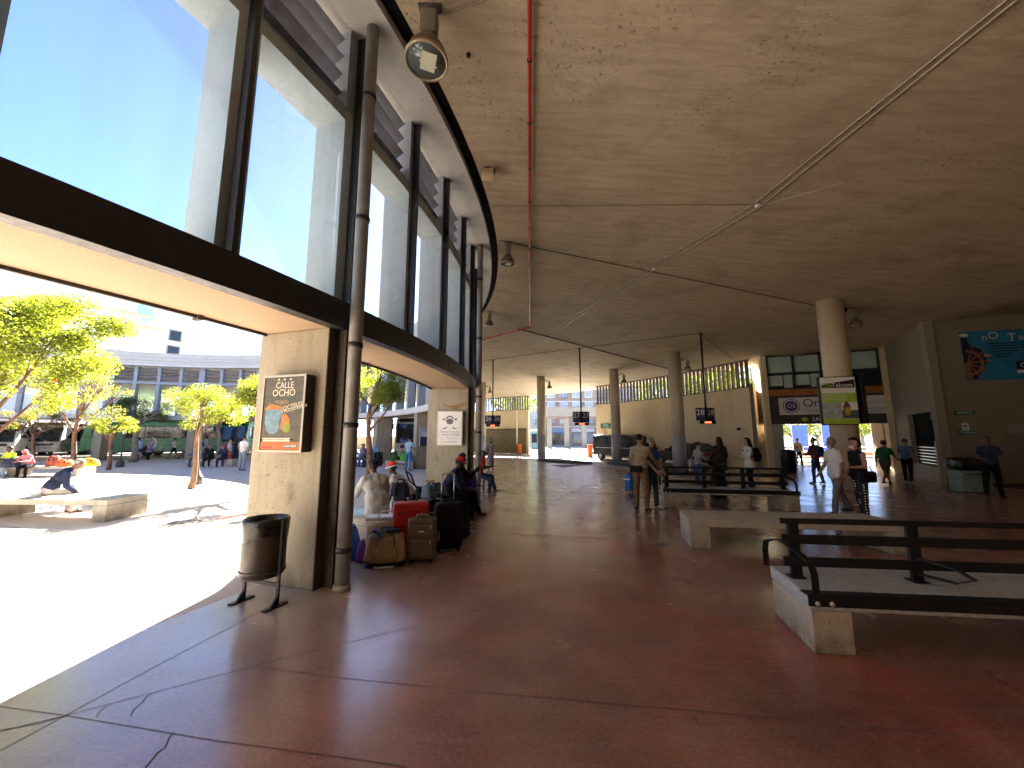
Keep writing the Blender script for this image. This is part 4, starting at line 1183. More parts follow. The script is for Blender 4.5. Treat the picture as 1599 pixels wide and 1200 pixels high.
ceil_run('sprinkler_pipe', 'dark red branch pipe running right towards the columns', 'pipe', [(810, 514), (1047, 577), (1165, 582)], .038, M('dark red pipe', (.10, .03, .025), .5, .2, 6, .05), .09, 1.6, steel_dark)
cond = M('galvanised conduit', (.42, .38, .32), .45, .15, 10, .05, .3)
ceil_run('conduit', 'left one of two pale conduits running diagonally under the ceiling', 'conduit', [(1690, -90), (1572, 0), (1179, 318), (1015, 420), (810, 553), (760, 592)], .014, cond, .03, .9, cond, 6)
ceil_run('conduit', 'right one of two pale conduits running diagonally under the ceiling', 'conduit', [(1700, -78), (1588, 0), (1187, 323), (1021, 422), (815, 555), (766, 593)], .014, cond, .03, .9, cond, 6)
ceil_run('conduit', 'thin pale conduit branching to the right edge', 'conduit', [(1187, 322), (1599, 208), (1700, 180)], .009, cond, .02, 1.0, cond, 6)
ceil_run('conduit', 'thin conduit running left to the loudspeaker side', 'conduit', [(765, 322), (1183, 320)], .008, M('dull conduit', (.22, .18, .13), .5, .15, 10, .05), .02, 1.0, None, 6)
dk_cable = M('dark cable', (.05, .042, .035), .6, .2, 6, 0)
ceil_run('ceiling_cable', 'dark cable from the second lamp to the thick column', 'cable', [(780, 376), (1290, 481)], .012, dk_cable, .02, 1.5, None, 6)
ceil_run('ceiling_cable', 'dark cable linking the bay signs', 'cable', [(738, 567), (770, 562), (905, 544), (1093, 521), (1150, 566)], .012, dk_cable, .02, 1.5, None, 6)
for px, py, lb in ((1183, 321, 'small junction box where three conduits meet'), (1022, 420, 'small junction box midway along the conduits')):
    p = ceil_at(px, py, .04); t = thing('junction_box', lb, 'junction box', p); MB().rbox((0, 0, 0), (.10, .10, .05), .01).build('box', white_plastic, t)
    MB().rbox((0, 0, -.028), (.085, .085, .008), .003).build('lid', white_plastic, t)
ceil_run('ceiling_cable', 'twisted pale cable running right from the nearest bell lamp', 'cable', [(684, 24), (704, 20), (722, 12), (745, 6), (775, -6), (840, -30)], .012, M('old pale cable', (.30, .25, .19), .6, .25, 9, .1), .03, .35, None, 6)
# dark hole in the ceiling plaster near the first lamp
p = ceil_at(731, 86, .01); t = thing('ceiling_socket', 'small dark round fitting in the ceiling right of the big lamp', 'fitting', p)
MB().lathe([(.035, -.02), (.035, .02)], seg=14).build('rim', steel_dark, t)
MB().lathe([(.022, -.03), (.022, -.021)], seg=12).build('plug', black_ink, t)

# ---- bay signs: hanging pole, two number panels set in a shallow V, LED bar
def bay_sign(label, num, px, pytop, ztop_px, zbot_px, wpx, yaw, one=False):
    b = ceil_at(px, pytop); Y = b.y
    zt = AY(px, ztop_px, Y).z; zb = AY(px, zbot_px, Y).z; w = wpx / CAM_F * Y
    t = thing('bay_sign', label, 'sign', (b.x, b.y, b.z), 0, 'hanging bay number signs')
    x0 = 0.0
    # the pole is vertical
    MB().tube([(0, 0, 0), (0, 0, zb - b.z - .02)], .045, 10).build('pole', steel_black, t)
    MB().lathe([(.11, -.03), (.11, 0)], seg=16).build('ceiling_plate', steel_black, t)
    for s_ in ((-1, 1) if not one else (1,)):
        a0 = Vector((b.x + s_ * .05, b.y - .02, 0)); a1 = a0 + Vector((s_ * w / 2 * math.cos(yaw), -s_ * (-1) * 0 + abs(w / 2 * math.sin(yaw)), 0))
        pl = Plane(a1, a0) if s_ < 0 else Plane(a0, a1)
        mb = MB(); pl.box(mb, 0, pl.len, zb, zt, -.05, .05); pn = mb.build('number_panel', sign_navy, t, True)
        z_t = zb + (zt - zb) * .62
        tx = pl.text(num, pl.len / 2, z_t, (zt - zb) * .62, white_ink, t, off=.003)
        mb = MB(); pl.box(mb, 0.0, pl.len, zb + (zt - zb) * .30, zb + (zt - zb) * .315, .002, .002); mb.build('panel_rule', grey_ink, t, True)
    lz = zb - b.z
    MB().box((0.02, -.03, lz - .085), (w * .92, .12, .15)).build('led_box', steel_black, t)
    tp_ = Plane((b.x - w / 2, b.y - .094), (b.x + w / 2, b.y - .094))
    for k in range(6):
        mb = MB(); tp_.box(mb, w * .36 + .05 * k, w * .36 + .05 * k + .035, zb - .115, zb - .06, 0, .004); mb.build('led_character', led_red, t, True)
    return t
bay_sign('hanging bay sign 26 with red LED bar, leftmost over the hall', '26', 770, 562, 649, 663, 23, .25)
bay_sign('hanging bay sign 27 with red LED bar in front of the sunny exit', '27', 905, 544, 643, 660, 24, .25)
bay_sign('hanging bay sign 28 with red LED bar beside the round column', '28', 1094, 521, 637, 657, 27, .25)
bay_sign('narrow hanging bay sign 29 seen edge-on near the staircase', '29', 1152, 566, 652, 668, 22, .7, True)
b = P(26.5, 58.5, ceil_z(26.5))
t = thing('bay_sign', 'bay sign with one visible 2 beside the open coach behind the second pillar', 'sign', b, 0, 'hanging bay number signs')
MB().tube([(0, 0, 0), (0, 0, 2.9 - b.z)], .045, 10).build('pole', steel_black, t)
pl = Plane((b.x - .42, b.y - .05), (b.x + .02, b.y - .05)); mb = MB(); pl.box(mb, 0, pl.len, 2.65, 3.3, -.05, .05); mb.build('number_panel', sign_navy, t, True)
pl.text('25', .22, 3.05, .42, white_ink, t, off=.003)
MB().box((-.2, -.05, 2.55 - b.z), (.5, .12, .15)).build('led_box', steel_black, t)
mb = MB(); pl.box(mb, .1, .35, 2.52, 2.58, .07, .004); mb.build('led_character', led_red, t, True)

# ================================================================== poster light boxes on pillars
def pillar_plane(i, off_deg=0.0):
    """the side face of pillar i that looks at the viewer; s runs from courtyard to hall"""
    a = A0 + DA * i; ca = math.radians(a); tang = Vector((math.sin(ca), -math.cos(ca), 0))
    o = P(R_OUT, a) + tang * .25; e = P(R_GL - .06, a) + tang * .25
    return Plane(o, e)
box_dk = M('dark bronze box', (.045, .035, .028), .45, .2, 6, .05)
alu = M('brushed frame', (.36, .33, .27), .35, .1, 20, .03, .5)
alu_pale = M('pale aluminium frame', (.50, .50, .49), .4, .08, 20, .02, .2)
def light_box(label, pl, u0, u1, z0, z1, d, bgmat, frame_mat=alu):
    t = thing('poster_box', label, 'poster', pl.pt((u0 + u1) / 2, z0, 0))
    mb = MB(); pl.box(mb, u0, u1, z0, z1, .002, d); mb.build('case', box_dk if frame_mat is alu else frame_mat, t, True)
    mb = MB(); f = .022
    for (a, b, c, e) in ((u0 - .004, u1 + .004, z1 - f, z1 + .004), (u0 - .004, u1 + .004, z0 - .004, z0 + f), (u0 - .004, u0 + f, z0 + f, z1 - f), (u1 - f, u1 + .004, z0 + f, z1 - f)):
        pl.box(mb, a, b, c, e, d + .002, .012)
    mb.build('frame', frame_mat, t, True)
    mb = MB(); pl.box(mb, u0 + f, u1 - f, z0 + f, z1 - f, d + .002, .003); mb.build('sheet', bgmat, t, True)
    return t
# CALLE OCHO cocktail poster on the nearest pillar
p1 = pillar_plane(0)
u0, _ = p1.hit(424, 650); u1, _ = p1.hit(489, 650)
z1 = p1.hit(480, 588)[1]; z0 = p1.hit(478, 706)[1]
u1 = min(u1, 1.06); d = .14
def print_bg():
    m, nt, b, out = nodes_of('tropical leaf print')
    vec = coords(nt, 'Object', (1, 1, 3))
    c = ramp(nt, noise(nt, vec, 5, 6, .6, 1.5), [(.30, (.012, .016, .008)), (.45, (.03, .036, .012)), (.55, (.08, .05, .02)), (.68, (.06, .075, .02)), (.80, (.22, .14, .04))])
    nt.links.new(c, b.inputs['Base Color']); b.inputs['Roughness'].default_value = .35
    return m
LB = light_box('dark framed cocktail poster in a light box on the nearest pillar', p1, u0, u1, z0, z1, d, print_bg())
o_ = d + .0055; W = u1 - u0; Hh = z1 - z0; uc = (u0 + u1) / 2
p1.text('CALLE', uc + .01 * W, z0 + Hh * .865, .125 * W / .75, cream_ink, LB, off=o_, sx=.9); p1.text('OCHO', uc, z0 + Hh * .765, .14 * W / .75, cream_ink, LB, off=o_, sx=.95)
mb = MB()
for du in (-.14, 0, .14): p1.poly(mb, [(uc + du * W - .02, z0 + Hh * .935), (uc + du * W + .02, z0 + Hh * .935), (uc + du * W, z0 + Hh * .965)], o_, .001)
mb.build('crown_print', cream_ink, LB, True)
p1.text('MOJITO', uc - .02, z0 + Hh * .645, .06, M('tan ink', (.45, .28, .14), .5, .1, 5, 0), LB, off=o_)
p1.text('COCTELES', uc + .20 * W, z0 + Hh * .585, .075, cream_ink, LB, off=o_, rot=.2); p1.text('CON MUCHO RITMO', uc + .20 * W, z0 + Hh * .545, .05, cream_ink, LB, off=o_, rot=.2)
mb = MB(); gx = u0 + .30 * W; gz = z0 + Hh * .36
p1.poly(mb, [(gx - .20 * W, gz + .20 * Hh), (gx + .20 * W, gz + .20 * Hh), (gx + .19 * W, gz + .02), (gx + .12 * W, gz - .10 * Hh), (gx + .04 * W, gz - .13 * Hh), (gx - .06 * W, gz - .13 * Hh), (gx - .15 * W, gz - .08 * Hh), (gx - .20 * W, gz + .02)], o_, .001)
mb.build('glass_print', M('blue glass print', (.14, .24, .30), .4, .35, 18, 0), LB, True)
mb = MB(); p1.poly(mb, [(gx - .24 * W, gz + .19 * Hh), (gx - .10 * W, gz + .27 * Hh), (gx + .05 * W, gz + .25 * Hh), (gx + .2 * W, gz + .22 * Hh), (gx + .2 * W, gz + .19 * Hh)], o_ + .001, .001)
p1.disc(mb, gx + .26 * W, gz + .02 * Hh, .085, o_, .001, 0, .10); mb.build('fruit_print', M('orange print', (.40, .17, .04), .5, .3, 12, 0), LB, True)
mb = MB(); p1.disc(mb, gx + .33 * W, gz - .05 * Hh, .06, o_ + .0015, .001); mb.build('lime_print', M('lime print', (.22, .28, .04), .5, .2, 12, 0), LB, True)
mb = MB(); p1.box(mb, u0 + .04 * W, u1 - .04 * W, z0 + .03 * Hh, z0 + .125 * Hh, o_, .001); mb.build('footer_print', M('orange footer', (.46, .14, .045), .5, .1, 6, 0), LB, True)
mb = MB(); p1.box(mb, u0 + .08 * W, u0 + .72 * W, z0 + .135 * Hh, z0 + .18 * Hh, o_, .001); mb.build('caption_strip', cream_ink, LB, True)
p1.text('BERMEJALES-MONTE-SAN BERNARDO-TOMARES', u0 + .40 * W, z0 + .157 * Hh, .026, black_ink, LB, off=o_ + .0012)
mb = MB(); p1.box(mb, u0 + .60 * W, u0 + .90 * W, z0 + .055 * Hh, z0 + .10 * Hh, o_ + .0012, .001); mb.build('logo_print', M('slate ink', (.10, .10, .10), .5, .2, 5, 0), LB, True)
p1.text('HAVANA', u0 + .75 * W, z0 + .077 * Hh, .045, white_ink, LB, off=o_ + .0024)
mb = MB(); p1.box(mb, u0 + .09 * W, u0 + .32 * W, z0 + .06 * Hh, z0 + .075 * Hh, o_ + .0012, .001); p1.box(mb, u0 + .09 * W, u0 + .30 * W, z0 + .045 * Hh, z0 + .056 * Hh, o_ + .0012, .001); mb.build('red_caption', M('red caption ink', (.55, .06, .03), .5, .1, 5, 0), LB, True)

# white poster on the second pillar
p2 = pillar_plane(1)
u0, _ = p2.hit(684, 670); u1, _ = p2.hit(728, 670); u1 = min(u1, 1.0)
z1 = p2.hit(705, 643)[1]; z0 = p2.hit(705, 696)[1]; d = .13
LB2 = light_box('white framed poster with grey round emblem on the second pillar', p2, u0, u1, z0, z1, d, white_ink, alu_pale)
o_ = d + .0055; W = u1 - u0; Hh = z1 - z0; uc = (u0 + u1) / 2; ez = z0 + Hh * .70
mb = MB(); p2.disc(mb, uc, ez, .14 * W, o_, .001, 0, .115 * W); p2.annulus(mb, uc, ez + .05, .10 * W, .155 * W, o_ + .0012, .001, 0, 18, 10, 170)
for s_ in (-1, 1):
    p2.poly(mb, [(uc + s_ * .12 * W, ez + .01), (uc + s_ * .24 * W, ez + .06 * Hh), (uc + s_ * .24 * W, ez + .07 * Hh), (uc + s_ * .11 * W, ez + .03)][::s_], o_, .001)
    p2.disc(mb, uc + s_ * .245 * W, ez + .065 * Hh, .03, o_ + .0012, .001)
    p2.poly(mb, [(uc + s_ * .10 * W, ez - .15 * Hh), (uc + s_ * .24 * W, ez - .20 * Hh), (uc + s_ * .32 * W, ez - .23 * Hh), (uc + s_ * .16 * W, ez - .22 * Hh)][::s_], o_, .001)
mb.build('emblem_print', M('grey emblem ink', (.16, .16, .17), .5, .3, 20, 0), LB2, True)
for k in range(9):
    an = math.radians(40 + 12.5 * k); p2.text('CASA DEL PAN'[k + 1], uc + .26 * W * math.cos(an) * -1, ez + .26 * W * math.sin(an) * .8, .04, grey_ink, LB2, off=o_, rot=math.radians(50 - 12.5 * k))
p2.text('Llévanos en paz', uc, z0 + Hh * .40, .085, grey_ink, LB2, off=o_); p2.text('y bebes conmigo', uc, z0 + Hh * .32, .085, grey_ink, LB2, off=o_)
p2.text('@ llevanosenpaz', uc + .04, z0 + Hh * .22, .04, grey_ink, LB2, off=o_); p2.text('www', uc + .04, z0 + Hh * .175, .035, grey_ink, LB2, off=o_)
p2.text('Y CONTENTOS', uc + .03, z0 + Hh * .105, .055, black_ink, LB2, off=o_)
mb = MB(); p2.poly(mb, [(u0 + .12 * W, z0 + .03 * Hh), (u0 + .30 * W, z0 + .03 * Hh), (u0 + .26 * W, z0 + .16 * Hh), (u0 + .20 * W, z0 + .36 * Hh), (u0 + .17 * W, z0 + .42 * Hh)], o_ + .0014, .001); mb.build('torn_strip', M('torn paper', (.75, .70, .60), .7, .05, 8, .05), LB2, True)
# stain and cracked plaster on the second pillar
mb = MB()
un = lambda px, py: p2.hit(px, py)
pts = [un(688, 628), un(700, 634), un(712, 633), un(722, 629), un(729, 628), un(729, 633), un(722, 636), un(712, 640), un(703, 638), un(694, 633)]
p2.poly(mb, pts, .002, .003); o = mb.build('plaster_crack', M('bare plaster', (.26, .18, .10), .9, .3, 10, .3), station, True)

# posters on the far pillars
def far_poster(i, label, kind):
    pl = pillar_plane(i); t = light_box(label, pl, .18, .88, 1.25, 2.35, .10, white_ink if kind else sign_navy, alu_pale)
    o_ = .1055
    if kind:
        mb = MB(); pl.box(mb, .22, .84, 1.85, 2.31, o_, .001); mb.build('lime_print', lime_ink, t, True)
        mb = MB(); pl.poly(mb, [(.24, 1.70), (.34, 1.84), (.55, 1.86), (.74, 1.74), (.80, 1.62), (.66, 1.56), (.34, 1.58)], o_ + .0012, .001); mb.build('car_print', M('silver print', (.38, .40, .42), .4, .3, 14, 0), t, True)
        mb = MB()
        for k in range(2): pl.box(mb, .45, .80, 2.18 - .07 * k, 2.21 - .07 * k, o_ + .0012, .001)
        mb.build('caption_print', grey_ink, t, True)
    else:
        mb = MB(); pl.box(mb, .22, .84, 1.85, 2.31, o_, .001); mb.build('sky_print', M('lilac print', (.35, .36, .50), .4, .2, 4, 0), t, True)
        mb = MB(); pl.poly(mb, [(.24, 1.80), (.24, 2.02), (.55, 2.05), (.62, 2.22), (.80, 2.22), (.82, 1.80)], o_ + .0012, .001); mb.build('coach_print', M('white coach print', (.55, .53, .60), .4, .3, 8, 0), t, True)
    return t
far_poster(2, 'lime and white car poster on a far pillar behind the man in pale blue', 1)
far_poster(3, 'blue poster showing a coach on a far pillar behind the seated group', 0)

# green shop sign boxes strapped to the thick column
cb = COLS['shop']
t = thing('shop_sign', 'green and white mobile phone shop sign box on the thick column', 'sign', (cb.x, cb.y, 2.0))
sp = Plane((cb.x - 1.10, cb.y - .50), (cb.x - .06, cb.y - .76))
z0 = AY(1300, 664, cb.y - .66).z; z1 = AY(1300, 588, cb.y - .66).z
W = sp.len; Hh = z1 - z0
c = sp.pt(W / 2, (z0 + z1) / 2, -.09) - t.location; M3 = Matrix((sp.e, sp.n, sp.k)).transposed()
MB().rbox(c, (W, .17, Hh), .05, mat=M3).build('case', steel_black, t)
o_ = .001
mb = MB(); sp.box(mb, .03, W - .03, z0 + .03, z1 - .03, o_, .003); mb.build('sheet', white_ink, t, True)
mb = MB(); sp.box(mb, .031, W - .031, z0 + .031, z0 + .13 * Hh, o_ + .004, .001); mb.build('green_footer', lime_ink, t, True)
mb = MB(); sp.box(mb, .031, W - .031, z0 + .46 * Hh, z0 + .72 * Hh, o_ + .004, .001); mb.build('green_print', lime_ink, t, True)
mb = MB(); sp.poly(mb, [(.05, z0 + .76 * Hh), (W - .05, z0 + .76 * Hh), (W - .05, z0 + .93 * Hh), (.30, z0 + .86 * Hh), (.05, z0 + .82 * Hh)], o_ + .0042, .001); mb.build('black_band', black_ink, t, True)
sp.text('On', .21, z0 + .815 * Hh, .26, lime_ink, t, off=o_ + .0056); sp.text('Telcom', .66, z0 + .815 * Hh, .20, white_ink, t, off=o_ + .0056)
mb = MB(); sp.box(mb, .06, W - .06, z0 + .655 * Hh, z0 + .715 * Hh, o_ + .0054, .001)
for k in range(4): sp.box(mb, .06, W * .72, z0 + (.615 - .035 * k) * Hh, z0 + (.622 - .035 * k) * Hh, o_ + .0054, .001)
mb.build('text_line', white_ink, t, True)
mb = MB(); sp.box(mb, .031, W * .55, z0 + .135 * Hh, z0 + .455 * Hh, o_ + .004, .001); mb.build('photo_print', M('pale photo print', (.40, .46, .44), .5, .3, 6, 0), t, True)
mb = MB(); sp.box(mb, W * .55, W - .031, z0 + .135 * Hh, z0 + .30 * Hh, o_ + .004, .001); mb.build('hill_print', M('slate photo print', (.07, .09, .13), .5, .4, 6, 0), t, True)
mb = MB(); sp.poly(mb, [(W * .60, z0 + .18 * Hh), (W * .76, z0 + .17 * Hh), (W * .78, z0 + .38 * Hh), (W * .72, z0 + .47 * Hh), (W * .64, z0 + .47 * Hh), (W * .58, z0 + .36 * Hh)], o_ + .0054, .001); mb.build('figure_print', M('brown photo print', (.16, .10, .06), .5, .4, 9, 0), t, True)
mb = MB(); sp.disc(mb, W * .70, z0 + .28 * Hh, .09, o_ + .0068, .001, 0, .13); mb.build('shirt_print', M('yellow print', (.55, .40, .03), .5, .2, 9, 0), t, True)
t2 = thing('shop_sign', 'dark back of a second sign box strapped to the right of the thick column', 'sign', (cb.x + .7, cb.y, 2.0))
sp2 = Plane((cb.x + .30, cb.y - .60), (cb.x + .72, cb.y + .55))
MB().rbox(sp2.pt(sp2.len / 2, (z0 + z1) / 2 + .05, 0) - t2.location, (sp2.len, .15, Hh), .05, mat=Matrix((sp2.e, sp2.n, sp2.k)).transposed()).build('case', steel_black, t2)
mb = MB(); mb.box((-.25, -.1, 1.0), (.5, .05, .05)); mb.box((-.25, -.1, .55), (.5, .05, .05)); mb.build('strap', steel_dark, t2)
# small green plate and prohibition disc on the tan wall near the exit
ang = 36.6; wp = Plane(P(38.49, ang + .9), P(38.49, ang - 1.4))
t = thing('direction_sign', 'green plate high on the tan wall by the exit', 'sign', wp.pt(.8, 0)); mb = MB(); wp.box(mb, .35, 1.45, 2.55, 2.95, .02, .04); mb.build('panel', sign_green, t, True)
wp.text('SALIDA', .9, 2.83, .17, white_ink, t, off=.063); wp.text('AUTOBUSES', .9, 2.65, .13, white_ink, t, off=.063)
t = thing('road_sign', 'round speed limit disc with red ring under the green plate', 'road sign', wp.pt(.7, 0)); mb = MB(); wp.disc(mb, .70, 2.15, .27, .02, .02); mb.build('disc', M('sign face', (.62, .52, .30), .5, .1, 5, 0), t, True)
mb = MB(); wp.annulus(mb, .70, 2.15, .22, .28, .042, .004); mb.build('ring', M('sign ring', (.50, .12, .05), .5, .1, 5, 0), t, True); wp.text('10', .70, 2.15, .26, black_ink, t, off=.044)

# exit barriers: two orange posts and a raised white arm
def barrier(label, p, arm=False):
    t = thing('barrier_post', label, 'barrier', p)
    MB().rbox((0, 0, .55), (.42, .34, 1.1), .03).build('cabinet', orange_paint, t)
    MB().box((0, 0, 1.115), (.44, .36, .03)).build('cap', M('orange cap', (.50, .12, .03), .5, .1, 5, 0), t)
    MB().box((0, 0, .02), (.50, .42, .04)).build('base_plate', steel_dark, t)
    if arm: MB().tube([(-.28, 0, .95), (-.30, 0, 5.0)], .05, 8).build('barrier_arm', white_plastic, t)
g = G(821, 711); barrier('orange barrier post with a raised white arm left of the exit', P(38.0, 51.5), True)
barrier('orange barrier post right of the exit beside the black van', P(38.2, 38.6))

# kerbed islands in the bus lane
kerb_mat = M('dark kerb stone', (.07, .065, .06), .7, .2, 5, .1)
def island(pts, name='kerb_island'):
    q = [G(*p) for p in pts]; mb = MB(); mb.prism([(v.x, v.y) for v in q], 0.0, .15); return struct(mb.build(name, [kerb_mat]))
island([(838, 719.5), (868, 718.5), (925, 725.5), (871, 729.5), (905, 725)][:3] + [(862, 722.5)])
island([(948, 725), (1000, 721.5), (1120, 736), (1070, 739)])
o = struct(MB().prism([tuple(G(*p)[:2]) for p in ((862, 727), (926, 725.2), (880, 730.5))], 0, .012).build('kerb_island', kerb_mat))
# ================================================================== benches
terrazzo = concrete('white terrazzo seat', (.28, .30, .31), (.50, .52, .53), (.08, .08, .09), 16, 0.6, pit=True, strength=.3, streak=False)
def concrete_bench(label, loc, rz, L=3.25, D=.92, back=False, group='concrete benches', seatmat=None, bev=.012):
    """seat slab on two block legs; local x along the bench, y to its rear"""
    t = thing('concrete_bench', label, 'bench', loc, rz, group)
    MB().prism([(0, 0), (L, 0), (L - .10, D), (.10, D)], .335, .45).build('seat', seatmat or (terrazzo if back else conc_bench), t, bevel=bev)
    for x0, x1, y0, y1 in ((.0, .33, .10, .06), (L - .33, L, -.06, -.10)):
        MB().prism([(x0 + .012, .012), (x1 - .004, .012), (x1 - .004 + (y0 if x0 < 1 else y0), D - .012), (x0 + .012 + (.09 if x0 < 1 else -.09), D - .012)], 0, .333).build('leg', conc_bench, t, bevel=bev)
    if back:
        mb = MB(); mb.box((L / 2, -.010, .425), (L + .02, .018, .10)).box((L / 2, .045, .455), (L + .02, .13, .008)); mb.build('edge_angle', steel_black, t)
        n = 4
        for k in range(n):
            x = .16 + (L - .32) * k / (n - 1)
            mb = MB(); mb.box((x, .46, .71), (.075, .035, .53)); mb.box((x, .46, .458), (.12, .12, .012)); mb.box((x + .05, .49, .70), (.03, .06, .50)); mb.build('back_post', steel_black, t)
        for z, hh in ((.965, .05), (.80, .085), (.60, .085)):
            MB().box((L / 2, .432, z), (L - .10, .022, hh)).build('back_rail', steel_black, t)
        for k in (0, 1, 2, 3):
            x = .06 if k == 0 else (L - .06 if k == 3 else .16 + (L - .32) * k / (n - 1) + .12)
            for s_ in (-1, 1):
                y0 = .44 if s_ < 0 else .48; ye = .0 if s_ < 0 else D - .02
                mb = MB(); zt = .72
                pth = [(x, y0, zt + .06), (x, y0 + (ye - y0) * .55, zt + .02), (x, y0 + (ye - y0) * .9, zt - .02), (x, ye, zt - .10), (x, ye, .46)] if k in (0, 3) else [(x - .1, y0, zt - .06), (x, y0 + (ye - y0) * .5, zt - .08), (x + .05, y0 + (ye - y0) * .72, zt - .14), (x, y0 + (ye - y0) * .5, zt - .2), (x - .1, y0, zt - .2)]
                q = [Vector(p) for p in pth]
                for a, b in zip(q[:-1], q[1:]):
                    m_ = (a + b) / 2; d_ = b - a
                    rot = d_.to_track_quat('Y', 'Z').to_matrix()
                    mb.box(m_, (.055, d_.length + .012, .012), mat=rot)
                mb.build('arm_rest', steel_black, t)
        for x in (.05, .16):
            MB().lathe([(.018, -.008), (.018, .008)], (x, -.026, .40), 10, mat=Matrix.Rotation(math.pi / 2, 3, 'X')).build('bolt', alu_pale, t)
    return t
BR = math.radians
concrete_bench('concrete bench with black steel backrest and armrests nearest the viewer', (2.46, 3.44, 0), BR(-6.5), 3.4, .80, True, seatmat=terrazzo)
concrete_bench('plain backless concrete bench in the middle of the hall', (2.84, 6.50, 0), BR(-7.0), 3.25, .86)
concrete_bench('concrete bench with black backrest beside the man in the khaki shirt', (3.86, 10.20, 0), BR(-11), 3.1, .85, True)
PBx = concrete_bench('sunlit concrete bench with a hunched man sitting on it in the courtyard', (-11.78, 8.62, 0), BR(-3.5), 3.3, .98)
concrete_bench('sunlit courtyard bench at the left edge with bags on it', (-23.1, 17.9, 0), BR(2), 3.4, .92)
lb = concrete_bench('concrete bench under the lintel heaped with luggage and seated travellers', (-1.74, 6.28, 0), BR(75), 3.3, .93)
concrete_bench('small bench by the far pillar with green bags on it', (-7.25, 22.6, 0), BR(-22), 1.9, .6)
concrete_bench('bench in the shade across the courtyard with a seated group', (-19.4, 23.6, 0), BR(5), 2.6, .7)

# ================================================================== litter bins
bin_bag = M('black bin bag', (.008, .008, .009), .3, .2, 14, .25, 0, .45)
t = thing('litter_bin', 'brown round litter bin with black bag on two legs beside the nearest pillar', 'litter bin', ((G(378, 938) + G(434, 948)) / 2), math.atan2(-.17, .47))
bin_br = M('dark brown bin metal', (.045, .032, .026), .45, .25, 9, .1, 0, .5)
MB().lathe([(.19, .29), (.205, .30), (.213, .36), (.213, .86), (.205, .87), (.205, .84), (.19, .82)], seg=32).build('drum', bin_br, t)
mb = MB(); n = 40
vs = []; prof = [(.219, .70), (.222, .78), (.226, .865), (.216, .885), (.20, .872), (.19, .80), (.17, .62)]
for j, (r, z) in enumerate(prof):
    for k in range(n):
        a = 2 * math.pi * k / n
        vs.append(((r + .006 * math.sin(7 * a + j) * (j < 3)) * math.cos(a), (r + .006 * math.sin(7 * a + j) * (j < 3)) * math.sin(a), z + .02 * math.sin(5 * a + 1) * (j == 0) - .03 * math.sin(3 * a) * (j == 0)))
mb.add(vs, [(j * n + k, j * n + (k + 1) % n, (j + 1) * n + (k + 1) % n, (j + 1) * n + k) for j in range(len(prof) - 1) for k in range(n)], 0, True)
mb.build('bin_bag', bin_bag, t)
MB().lathe([(.217, .33), (.222, .335), (.222, .365), (.217, .37)], seg=32).build('hoop', bin_br, t)
for s_ in (-1, 1):
    MB().box((s_ * .245, 0, .44), (.035, .02, .86)).build('leg', steel_black, t)
    MB().box((s_ * .245, -.02, .008), (.06, .26, .016)).build('foot_plate', steel_black, t)
    mb = MB(); mb.add([(s_ * .245 - .012, -.08, .016), (s_ * .245 + .012, -.08, .016), (s_ * .245 + .012, 0, .12), (s_ * .245 - .012, 0, .12), (s_ * .245 - .012, .0, .016), (s_ * .245 + .012, .0, .016)], [(0, 1, 2, 3), (0, 3, 4), (1, 5, 2), (0, 4, 5, 1), (3, 2, 5, 4)]); mb.build('gusset', steel_black, t)
MB().box((0, 0, .215), (.455, .02, .035)).build('crossbar', steel_black, t)
for z in (.40, .78):
    MB().box((0, 0, z), (.50, .018, .02)).build('pivot_bar', steel_black, t)
# bin by the passage
g = G(1233, 738)
t = thing('litter_bin', 'black bagged litter bin beside the passage to the street', 'litter bin', g)
MB().lathe([(.30, 0), (.33, .05), (.35, .9), (.36, .95)], seg=24).build('drum', steel_black, t)
mb = MB(); n = 30; prof = [(.365, .78), (.375, .9), (.38, 1.0), (.34, 1.09), (.20, 1.15), (.05, 1.17)]
vs = [((r + .012 * math.sin(6 * a + j * 2)) * math.cos(a), (r + .012 * math.sin(6 * a + j * 2)) * math.sin(a), z) for j, (r, z) in enumerate(prof) for a in [2 * math.pi * k / n for k in range(n)]]
mb.add(vs, [(j * n + k, j * n + (k + 1) % n, (j + 1) * n + (k + 1) % n, (j + 1) * n + k) for j in range(len(prof) - 1) for k in range(n)], 0, True); mb.build('bin_bag', bin_bag, t)
# grey-green container with black sack at the pebble wall
g = G(1511, 770) ; g = g + Vector((.25, .1, 0))
t = thing('waste_container', 'grey-green waste container with a black lid against the dark wall', 'container', g, math.atan2(wall_r.e.y, wall_r.e.x))
MB().rbox((0, 0, .36), (.80, .55, .66), .04).build('tub', M('grey-green tub', (.20, .26, .22), .55, .3, 12, .2), t)
mb = MB(); mb.rbox((0, .02, .90), (.86, .62, .42), .14); mb.build('lid', bin_bag, t)
MB().box((0, -.285, .60), (.6, .03, .03)).build('handle', steel_black, t)
for x in (-.3, .3): MB().lathe([(.05, -.02), (.05, .02)], (x, 0, .05), 12, mat=Matrix.Rotation(math.pi / 2, 3, 'X')).build('wheel', steel_black, t)

